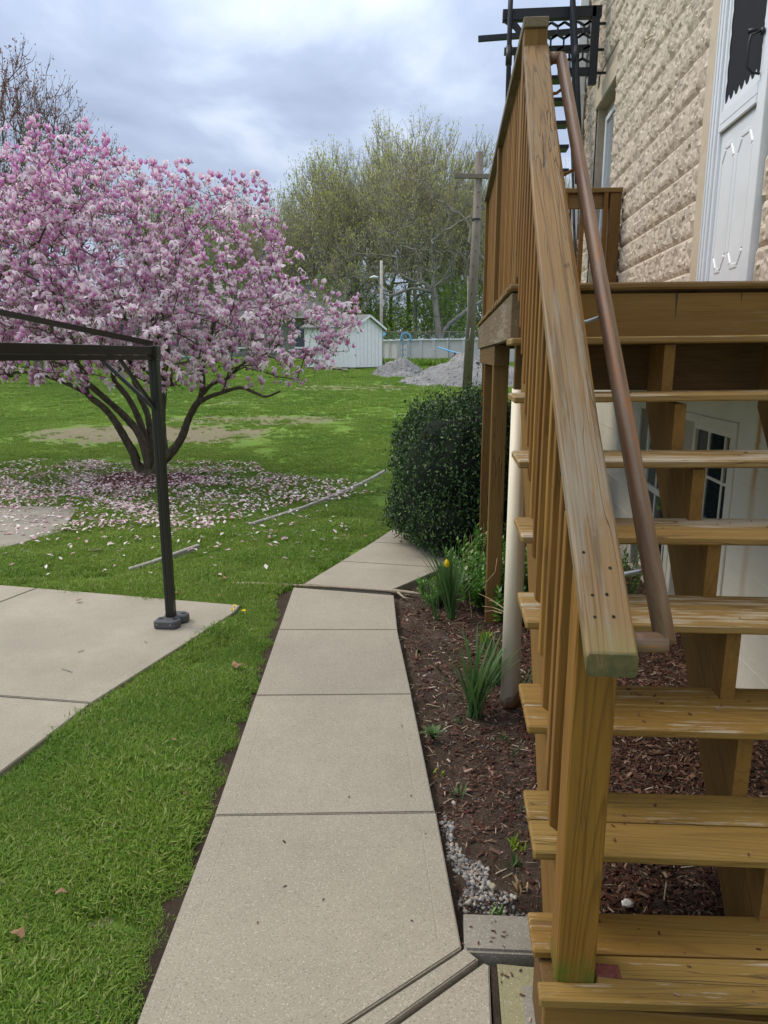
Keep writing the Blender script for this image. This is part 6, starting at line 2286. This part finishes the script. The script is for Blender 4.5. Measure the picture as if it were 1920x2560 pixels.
# chain-link fence
fn = thing('chainlink_fence', 'galvanised chain-link fence in front of the pool', 'fence', (-1, 40.8, 1.3))
FYc = 40.6
fz0, fz1 = 1.30, 3.02
M_mesh = M_galv
posts_u = [890, 922.5 + 85, 1122, 1240]
fxs = [aty(u, 880, FYc).x for u in (893, 1007, 1122, 1236, 1350, 1470)]
for x in fxs:
    b = MB(); b.tube([(x, FYc, fz0 - .2), (x, FYc, fz1 + .05)], .032, 8); b.build('post', M_galv, fn)
b = MB(); b.tube([(fxs[0], FYc, fz1), (fxs[-1], FYc, fz1)], .022, 6); b.build('top_rail', plain('rusty_rail', (.20, .14, .11), .8), fn)
wm = MB()
d_ = .13
L_ = fxs[-1] - fxs[0]
k = -int((fz1 - fz0) / d_)
x_ = fxs[0] - (fz1 - fz0)
while x_ < fxs[-1]:
    for s_ in (1, -1):
        xa, xb = (x_, x_ + (fz1 - fz0)) if s_ > 0 else (x_ + (fz1 - fz0), x_)
        za, zb3 = fz0, fz1
        # clip to the fence ends
        pa_, pb2 = Vector((xa, 0, za)), Vector((xb, 0, zb3))
        def clipx(p, q_):
            for lim, sg_ in ((fxs[0], 1), (fxs[-1], -1)):
                if (p.x - lim) * sg_ < 0:
                    if (q_.x - lim) * sg_ < 0: return None
                    t_ = (lim - p.x) / (q_.x - p.x); p = p.lerp(q_, t_)
            return p
        a = clipx(pa_, pb2); c = clipx(pb2, pa_) if a is not None else None
        if a is not None and c is not None and (a - c).length > .05:
            wm.bar((a.x, FYc - .01, a.z), (c.x, FYc - .01, c.z), .009, .009, (0, 1, 0))
    x_ += d_
wm.build('wire_mesh', plain('wire', (.30, .31, .31), .5, .5), fn)

# gravel heaps
M_loose = leafmat('loose_gravel', [(0, (.14, .14, .14)), (.5, (.30, .295, .29)), (1, (.50, .49, .47))], .9, 0, .2)
def heap(label, cx0, cy0, rx, ry, h, seed):
    nx, ny = 60, 40
    V, Fc = [], []
    for j in range(ny + 1):
        for i in range(nx + 1):
            u, v = -1 + 2 * i / nx, -1 + 2 * j / ny
            d = math.sqrt(u * u + v * v)
            k = max(0, 1 - d)
            z = h * min(1, k * 1.25) ** 1.05
            x, y = cx0 + u * rx, cy0 + v * ry
            z += (.30 * noise.noise(Vector((x * 1.1, y * 1.1, seed))) + .12 * noise.noise(Vector((x * 4, y * 4, seed)))) * min(1, k * 4) * h
            V.append((x, y, gnd(y) - .06 + z - (.05 if k <= 0 else 0)))
    for j in range(ny):
        for i in range(nx):
            a = j * (nx + 1) + i
            Fc.append((a, a + 1, a + nx + 2, a + nx + 1))
    me = mesh('gravel_pile', V, Fc, True)
    hp = tag(link('gravel_pile', me, M_gravel), label, 'gravel pile', 'gravel piles in front of the pool')
    r_ = np.random.default_rng(int(seed) + 40)
    Vn = np.array(V); Vn = Vn[Vn[:, 2] > gnd_np(Vn[:, 1]) - .055]
    k_ = r_.integers(0, len(Vn), 2600)
    ps = Vn[k_] + np.stack([r_.normal(0, .05, 2600), r_.normal(0, .05, 2600), np.zeros(2600)], 1)
    ext = np.stack([cx0 + r_.normal(0, rx * .62, 260), cy0 + r_.normal(0, ry * .62, 260)], 1)
    ps = np.concatenate([ps, np.column_stack([ext, gnd_np(ext[:, 1]) - .01])])
    TVb = np.array([[-.5, -.4, -.4], [.5, -.5, -.4], [.4, .5, -.4], [-.5, .4, -.3], [-.4, -.3, .4], [.4, -.3, .3], [.3, .4, .5], [-.4, .3, .4]])
    TFb = np.array([[4, 5, 6, 7], [0, 1, 5, 4], [1, 2, 6, 5], [2, 3, 7, 6], [3, 0, 4, 7]])
    Vg, Fg = scatter(TVb, TFb, ps, rots(len(ps), 3.1, r_), r_.lognormal(0, .5, len(ps)) * .017)
    link('loose_stones', mesh('loose_stones', Vg, Fg), M_loose, hp, kind='stuff')


heap('large grey gravel pile behind the leaning utility pole', .95, 27.4, 3.0, 2.6, .92, 1)
heap('smaller grey gravel pile left of the large one, nearer the shed', -2.05, 31.0, 1.35, 1.6, .72, 2)
bp0 = aty(1094, 868, 30.0); bp1 = aty(1162, 889, 29.2)
b = MB(); b.tube([bp0, bp1], [.030, .034], 8); tag(b.build('blue_pole', M_blue), 'long blue pole lying across the top of the large gravel pile', 'pole')
mp_ = aty(1140, 888, 27.8)
b = MB(); b.tube([mp_ + Vector((0, 0, -.3)), mp_ + Vector((-.05, 0, .1))], .05, 6); b.tube([mp_ + Vector((-.15, 0, -.05)), mp_ + Vector((.15, 0, -.12))], .06, 6)
tag(b.build('tool_handle', plain('rust_tool', (.16, .08, .05), .7)), 'rusty tool stuck upright in the large gravel pile', 'tool')
for i, (u, v, s_, lb) in enumerate(((838, 920, .30, 'flat pale rubble stone on the grass left of the gravel'), (860, 924, .22, 'smaller rubble stone beside the flat one on the grass'), (828, 918, .2, 'leftmost pale rubble stone near the shed corner'))):
    p = aty(u, v, 32.5); p.z = gnd(32.5) + .02
    stone(u, v, s_ * 1.6, M_conc3, lb, 0, 'stone', (1.2, 1, .3), 32.5)

# leaning utility pole
up0 = Vector((.573, 23.6, .45)); up1 = Vector((.80, 23.6, 7.74))
pl_ = thing('utility_pole', 'weathered leaning wooden utility pole with a single crossarm', 'utility pole', tuple(up0))
fr = frame(up0, up1, (1, 0, 0)); inv = fr.inverted()
q = MB(); q.tube([up0, up0.lerp(up1, .5) + Vector((.02, 0, 0)), up1], [.155, .14, .118], 14); q.V = [tuple(inv @ Vector(v)) for v in q.V]
q.build('pole', M_pole, pl_, smooth=True, mw=fr)
ca = aty(1136, 440, 23.45); cb_ = aty(1232, 441, 23.45)
board('crossarm', ca, cb_, .11, .13, M_pole, pl_)
b = MB(); b.tube([(cb_.x - .15, 23.45, cb_.z - .05), (up1.x, 23.5, 6.6)], .015, 5); b.tube([(ca.x + .75, 23.45, ca.z - .05), (up1.x - .03, 23.5, 6.75)], .015, 5); b.build('brace', M_galv, pl_)
for t_ in np.linspace(.08, .9, 15):
    p = up0.lerp(up1, t_); b = MB(); b.tube([p + Vector((.02 * (-1) ** int(t_ * 31), -.125, 0)), p + Vector((.02 * (-1) ** int(t_ * 31), -.16, 0))], .018, 6); b.build('bolt', M_iron, pl_)
b = MB(); b.tube([aty(1170, 690, 23.42), aty(1168, 810, 23.42), aty(1163, 845, 23.4), aty(1168, 852, 23.4), aty(1174, 846, 23.4), aty(1176, 820, 23.42)], .007, 5); b.build('loose_cable', M_galv, pl_, smooth=True)
b = MB(); b.tube([up0.lerp(up1, .735) + Vector((0, 0, -.02)), up0.lerp(up1, .735) + Vector((0, 0, .03))], .15, 12); b.build('band', M_iron, pl_)

# thin far pole with a street light, and its wires
tp = thing('thin_pole', 'slim pale pole behind the shed with a small lamp', 'pole', (-3.4, 37.6, 1.2))
tpx = -3.52
b = MB(); b.tube([(tpx, 37.6, 1.1), (tpx - .01, 37.6, 6.42)], [.085, .07], 10); b.build('pole', M_thinpole, tp, smooth=True)
lp_ = aty(935, 693, 37.5)
b = MB(); b.tube([(tpx, 37.55, lp_.z - .55), (tpx - .25, 37.5, lp_.z + .02), (lp_.x + .15, 37.5, lp_.z + .02)], .025, 6); b.build('lamp_arm', M_galv, tp)
b = MB(); b.tube([lp_ + Vector((.22, 0, 0)), lp_ + Vector((0, 0, .03)), lp_ + Vector((-.22, 0, -.02))], [.03, .07, .03], 10); b.build('lamp_head', M_white, tp, smooth=True)


def wire(label, a, b_, sag=.4, r=.012):
    pts = [Vector(a).lerp(Vector(b_), i / 14) - Vector((0, 0, sag * 4 * (i / 14) * (1 - i / 14))) for i in range(15)]
    q = MB(); q.tube(pts, r, 4, False); tag(q.build('overhead_wire', M_iron), label, 'wire', 'overhead wires behind the magnolia')


wire('thin overhead wire running left from the slim pole, upper one', (tpx, 37.6, 6.1), (-20, 44, 4.8), .5)
wire('thin overhead wire running left from the slim pole, lower one', (tpx, 37.6, 5.2), (-20, 45, 3.9), .4)
wire('thin overhead wire from the slim pole towards the leaning pole', (tpx, 37.6, 3.9), (14, 38.5, 3.6), .3)

# neighbour house and things along the far edge of the lawn
nh = thing('neighbour_house', 'low white house with grey roof mostly hidden behind the magnolia', 'house', (-12, 48, 1.8))
M_siding = plain('grey_siding', (.20, .20, .19), .7)
b = MB(); b.box((-30, 47, 1.2), (-9.6, 55, 4.2)); b.build('wall', M_siding, nh)
b = MB(); b.poly([(-30.5, 46.4, 4.1), (-30.5, 55.6, 4.1), (-30.5, 51, 6.6)], (23.6, 0, 0)); b.build('roof', M_shingle, nh)
for x in (-27, -23, -18, -14, -10):
    b = MB(); b.box((x, 46.93, 2.3), (x + 1.3, 46.99, 3.6)); w_ = b.build('window', M_pane, nh)
    b = MB(); b.box((x - .1, 46.9, 2.2), (x + 1.4, 46.96, 2.3)); b.build('window_sill', M_shed, w_)
def bin_(name, label, u, v, col, w, h, cat):
    p = aty(u, v, 41.5); t = thing(name, label, cat, tuple(p))
    m_ = plain(name + '_paint', col, .45, 0, .1)
    b = MB(); z0 = p.z - h / 2
    b.poly([(p.x - w / 2, p.y, z0), (p.x + w / 2, p.y, z0), (p.x + w * .55, p.y, z0 + h), (p.x - w * .55, p.y, z0 + h)], (0, w * .9, 0)); b.build('body', m_, t, bevel=.03)
    b = MB(); b.box((p.x - w * .6, p.y - .04, z0 + h), (p.x + w * .6, p.y + w, z0 + h + .08)); b.build('lid', m_, t, bevel=.02)
bin_('storage_bin', 'orange bin at the far edge of the lawn', 273, 914, (.75, .16, .04), .45, .7, 'bin')
bin_('storage_bin', 'blue bin at the far edge of the lawn beside the orange one', 297, 916, (.02, .08, .42), .75, .7, 'bin')
bin_('water_tub', 'teal green tub at the far edge of the lawn right of the magnolia trunk', 466, 912, (.02, .28, .24), .8, .75, 'tub')
# low pale wall / parked-lot edge far left
b = MB(); b.box((-34, 45.5, 1.2), (-17, 45.7, 1.75)); tag(b.build('low_wall', M_shed), 'low pale wall along the far edge of the lawn', 'wall')

# ---- background trees
br = np.random.default_rng(77)


def make_tree(name, label, cat, seed, H, lobes, n_attr, n_leaf, lsize, leafm, barkm, step=.5, tip=.012, power=.42, rmax=.35, trunk=None, group=None, loc=(0, 0, 0), bias=.3, leaf_sigma=.25, lname='crown', twigs=0, twl=1.0):
    r_ = np.random.default_rng(seed)
    t = thing(name, label, cat, loc, group)
    lx, ly, lz = loc
    tr_ = trunk or [(0, 0, 0), (0, 0, H * .15), (.1, 0, H * .3), (.1, .1, H * .42)]
    A0 = np.array(tr_, float); p0 = [-1] + list(range(len(tr_) - 1))
    at_ = in_lobes(n_attr, lobes, r_, .1)
    A, par = grow_from(A0, p0, at_, step, r_, bias)
    if twigs:
        n0 = len(A)
        src = r_.integers(len(tr_), n0, twigs)
        d = r_.normal(0, .35, (twigs, 3)); d[:, 2] = np.abs(d[:, 2]) + .75
        ctr_ = A[len(tr_):].mean(0)
        o_ = A[src] - ctr_; o_[:, 2] *= .3; o_ /= np.linalg.norm(o_, axis=1, keepdims=True) + 1e-9
        d += o_ * .45
        d /= np.linalg.norm(d, axis=1, keepdims=True)
        L_t = r_.uniform(.35, 1.0, twigs)[:, None] * twl
        m1 = A[src] + d * L_t * .5 + r_.normal(0, .03, (twigs, 3))
        d2 = d + np.array([0, 0, .35])
        m2 = m1 + d2 / np.linalg.norm(d2, axis=1, keepdims=True) * L_t * .5
        A = np.concatenate([A, m1, m2])
        par = np.concatenate([par, src, np.arange(n0, n0 + twigs)])
    r = limbs(A, par, tip, power, rmax)
    if twigs:
        base_r = limbs(A[:n0], par[:n0], tip, power, rmax)
        r = np.concatenate([base_r, np.full(twigs, tip * .8), np.full(twigs, tip * .45)])
    r[0] = max(r[0], r[1] * 1.3)
    V, Fa = cones(A, par, r, lambda q: 3 if q < .06 else (5 if q < .16 else 9))
    o1 = link('trunk', mesh('trunk', V + np.array(loc), Fa, True), barkm, t)
    tips = np.where(np.bincount(par[par >= 0], minlength=len(A)) == 0)[0]
    thin = np.where(r < tip * 3.2)[0] if not twigs else np.concatenate([np.where(r[:n0] < tip * 2.5)[0], np.arange(n0, len(A)), np.arange(n0 + twigs, len(A))])
    k = r_.integers(0, len(thin), n_leaf)
    P_ = A[thin[k]] + r_.normal(0, leaf_sigma, (n_leaf, 3))
    V, Fa = scatter(LEAF[0], LEAF[1], P_ + np.array(loc), rots(n_leaf, math.pi, r_), r_.uniform(lsize * .6, lsize * 1.4, n_leaf))
    o2 = link(lname, mesh(lname, V, Fa), leafm, t, kind='stuff')
    return t


def copy_tree(t, name, label, group, loc, scl, rz):
    c = bpy.data.objects.new(name, None); COL.objects.link(c)
    tag(c, label, t['category'], group)
    c.location = loc; c.rotation_euler = (0, 0, rz); c.scale = (scl, scl, scl)
    for ch in t.children:
        d = ch.copy(); COL.objects.link(d); d.parent = c
        d.matrix_parent_inverse = Matrix.Translation(t.location).inverted()
    return c


# tall bare tree with reddish buds on the left
LT = aty(70, 500, 25.0)
make_tree('budding_tree', 'tall bare tree with reddish buds behind the magnolia at the left', 'tree', 4, 11,
          [(-.6, 0, 8.0, 3.0, 2.6, 3.3), (1.4, 0, 7.2, 2.0, 2.2, 2.2), (0, 0, 5.5, 3.2, 2.5, 2.0), (-3.5, .5, 7.0, 2.5, 2.5, 3.0)], 1500, 15000, .085, M_redbud, M_bark3,
          .45, .010, .44, .22, [(0, 0, 0), (.1, 0, 1.6), (0, .1, 3.2), (.15, 0, 4.6)], None, (LT.x - .3, 25.0, gnd(25) - .1), .9, .05, 'crown', 3600, .85)

# the big spreading maple in front of the wood
BM = aty(1106, 845, 47.5)
make_tree('maple_tree', 'big spreading maple with dark limbs behind the pool', 'tree', 11, 15,
          [(-3.2, 0, 6.0, 4.8, 3.5, 2.4), (-1.5, 0, 9.5, 4.2, 3.5, 3.6), (2.2, 0, 9.2, 3.4, 3.2, 3.8), (-6.0, 0, 4.2, 2.6, 2.5, 1.6), (3.5, 0, 5.0, 2.6, 2.5, 2.2)], 900, 9000, .13, M_bgleaf[0], M_bark2,
          .55, .016, .47, .40, [(0, 0, 0), (-.1, 0, .8), (-.3, 0, 1.8), (-.5, 0, 3.4), (-.7, 0, 5.2), (-.8, .1, 7.2)], None, (BM.x, 47.5, 1.75), .25, .10, 'crown', 2600, 1.2)
HL = [
    ('protoA', 3, 14, [(0, 0, 8.5, 3.0, 2.8, 4.4), (-1.4, 0, 11.2, 1.7, 1.7, 3.0), (1.5, .4, 11, 1.7, 1.7, 3.0)], 750, 7000, .14, M_bgleaf[0]),
    ('protoB', 5, 15, [(0, 0, 9.5, 2.4, 2.5, 5.0), (1.3, 0, 11.5, 1.6, 1.7, 3.0), (-1.3, 0, 12, 1.5, 1.5, 2.8)], 750, 6800, .14, M_bgleaf[2]),
    ('protoC', 6, 13, [(0, 0, 7.5, 3.2, 3.0, 4.0), (-2, 0, 10, 1.7, 2, 3.0), (2.2, 0, 9.6, 1.8, 2, 3.0)], 800, 5000, .13, M_bgleaf[0]),
    ('protoD', 8, 9, [(0, 0, 5.0, 2.8, 2.6, 3.0), (-1, 0, 3.2, 2.4, 2.2, 2.0), (1.2, 0, 3.6, 2.2, 2.2, 2.2)], 420, 5500, .17, M_bgleaf[3]),
    ('protoE', 9, 12, [(0, 0, 8.0, 2.8, 2.6, 4.0), (.8, 0, 5.5, 2.6, 2.4, 2.4)], 800, 6500, .16, M_bgleaf[1]),
]
KL = ['yellow-green budding tree', 'tan budding tree', 'sparse twiggy tree', 'low bright green tree', 'full green leafing tree']
tops = lambda x: float(np.interp(x, [-40, -22, -14.5, -12, -9.5, -6, -3.3, -1, .8, 3, 12, 30], [13, 13.5, 14.2, 14.6, 15.2, 16.8, 17.8, 16.3, 14.8, 14.2, 14, 13]))
place = []
pr2 = random.Random(12)
for (yy_, x0, x1, n_) in ((51, -22, 14, 10), (56, -24, 18, 11), (62, -26, 20, 10)):
    for i in range(n_):
        x = x0 + (x1 - x0) * (i + .5) / n_ + pr2.uniform(-.7, .7)
        place.append((x, yy_ + pr2.uniform(-1.8, 1.8), [0, 1, 2, 0, 2, 1, 4][pr2.randrange(7)] if x > -9.5 else [4, 0, 4, 2][pr2.randrange(4)]))
for i in range(18):
    place.append((-22 + 38 * (i + .5) / 18 + pr2.uniform(-.8, .8), 50.5 + pr2.uniform(-1.5, 7), 3))
protos = {}
seen_lb = {}
place = sorted(place[:31], key=lambda q: 0) + sorted(place[31:], key=lambda q: q[0])
where = lambda x, y: ('left part of the wood' if x < -9 else 'middle of the wood behind the shed' if x < -3 else 'right part of the wood behind the maple' if x < 4 else 'far right of the wood behind the deck')
for i, (x, y, kd) in enumerate(place):
    nm, seed, H, lobes, na_, nl, ls, lm_ = HL[kd]
    z = gnd(min(y, 75)) - .15
    topz = tops(x * 55 / y) * y / 55
    topz = topz if kd != 3 else z + pr2.uniform(4.5, 8)
    sc_ = (topz - z) / (H * 1.02) * pr2.uniform(.88, 1.02)
    dv = np.array([x, y, z + 4 - EYE]); uu = 960 + F * (dv @ _rt) / (dv @ _fw)
    zn = next(t_ for lim, t_ in ((-700, 'far beyond the left edge of the yard'), (-250, 'well left of the reddish budding tree'), (40, 'behind the reddish budding tree'), (230, 'behind the left half of the magnolia'), (420, 'behind the middle of the magnolia'), (600, 'behind the right half of the magnolia'),
        (740, 'just right of the magnolia top'), (850, 'above the left end of the shed roof'), (930, 'above the shed gable'), (1000, 'just right of the slim pole'), (1070, 'above the left part of the pool'), (1140, 'left of the leaning pole'),
        (1210, 'right behind the leaning pole'), (1400, 'hidden behind the deck railing'), (1700, 'behind the near end of the house'), (99999, 'far to the right behind the house')) if uu < lim)
    if uu < -700 or uu > 1500: continue
    rw = 'front' if y < 53.3 else 'middle' if y < 59 else 'back'
    lb = f"{KL[kd]} {zn}, {rw} row"
    seen_lb[lb] = seen_lb.get(lb, 0) + 1
    lb += ['', '', ', further right', ', rightmost there', ', at the very right'][min(4, seen_lb[lb])]
    gp = 'trees of the wood behind the yard'
    if kd not in protos:
        protos[kd] = make_tree('woodland_tree', lb, 'tree', seed, H, lobes, na_, nl, ls, lm_, M_bark2, .6, .014, .43, .24, None, gp, (0, 0, 0), .6, .12, 'crown', 1500 if kd != 3 else 500, 1.5)
        protos[kd].location = (0, 0, 0)
        t = protos[kd]
        t.location = (x, y, z); t.scale = (sc_,) * 3; t.rotation_euler = (0, 0, pr2.uniform(0, 6.28))
    else:
        t = protos[kd]
        c = bpy.data.objects.new('woodland_tree', None); COL.objects.link(c)
        tag(c, lb, 'tree', gp)
        c.location = (x, y, z); c.rotation_euler = (0, 0, pr2.uniform(0, 6.28)); c.scale = (sc_, sc_, sc_ * pr2.uniform(.95, 1.08))
        for ch in t.children:
            d = ch.copy(); COL.objects.link(d); d.parent = c
# undergrowth along the foot of the wood, reads as one mass
n = 60000
ux = br.uniform(-32, 22, n); uy = br.uniform(46.5, 62, n)
hh = np.array([max(.15, .9 + 1.2 * noise.noise(Vector((a * .35, b * .35, 4)))) for a, b in zip(ux, uy)])
uz = gnd_np(uy) + br.uniform(0, 1, n) ** 1.15 * hh * 4.2
V, Fa = scatter(LEAF[0], LEAF[1], np.stack([ux, uy, uz], 1), rots(n, math.pi, br), br.uniform(.12, .32, n))
tag(link('undergrowth', mesh('undergrowth', V, Fa), M_bgleaf[1]), 'green undergrowth along the foot of the wood', None, None, 'stuff')
# rough grass at the foot of the fence
n = 3500
ux = br.uniform(-4.2, 3, n); uy = br.uniform(37.5, 40.4, n)
V, Fa = scatter(LEAF[0], LEAF[1], np.stack([ux, uy, gnd_np(uy)], 1), rots(n, .5, br) @ np.array([[0, 0, -1.], [0, 1, 0], [1, 0, 0]]), br.uniform(.15, .38, n))
tag(link('rough_grass', mesh('rough_grass', V, Fa), M_grass), 'rough long grass at the foot of the fence', None, None, 'stuff')

# crumbs, bark bits and petals lying on the treads and near slabs
dr_ = np.random.default_rng(55)
pp_ = []
for k, (ty, tz, xr, zr) in TR.items():
    m_n = 26 if k >= 6 else 12
    xx = dr_.uniform(.40, 1.25, m_n); yy2 = dr_.uniform(ty + .01, ty + .26, m_n)
    pp_.append(np.stack([xx, yy2, tz + (zr - tz) / (xr - XL) * (xx - XL) + .0025], 1))
for m_n, (x0, x1, y0, y1, z_) in ((26, (.17, .40, 1.45, 1.69, -.009)), (14, (.07, .24, 1.73, 1.86, .007)), (22, (-.2, .13, 1.1, 1.68, -.009)), (16, (-.6, .0, 1.6, 3.2, .003))):
    xx = dr_.uniform(x0, x1, m_n); yy2 = dr_.uniform(y0, y1, m_n)
    pp_.append(np.stack([xx, yy2, np.full(m_n, z_)], 1))
pp_ = np.concatenate(pp_)
TVc = np.array([[-.5, -.2, 0], [.5, -.15, 0], [.45, .2, .0], [-.45, .15, 0], [-.4, -.1, .12], [.4, -.1, .16], [.4, .12, .12], [-.4, .1, .1]])
TFc = np.array([[4, 5, 6, 7], [0, 1, 5, 4], [1, 2, 6, 5], [2, 3, 7, 6], [3, 0, 4, 7]])
V, Fa = scatter(TVc, TFc, pp_, rots(len(pp_), .1, dr_), dr_.uniform(.004, .016, len(pp_)))
tag(link('bark_crumbs', mesh('bark_crumbs', V, Fa), M_chip), 'small bark crumbs lying on the treads and the slabs by the stairs', None, None, 'stuff')
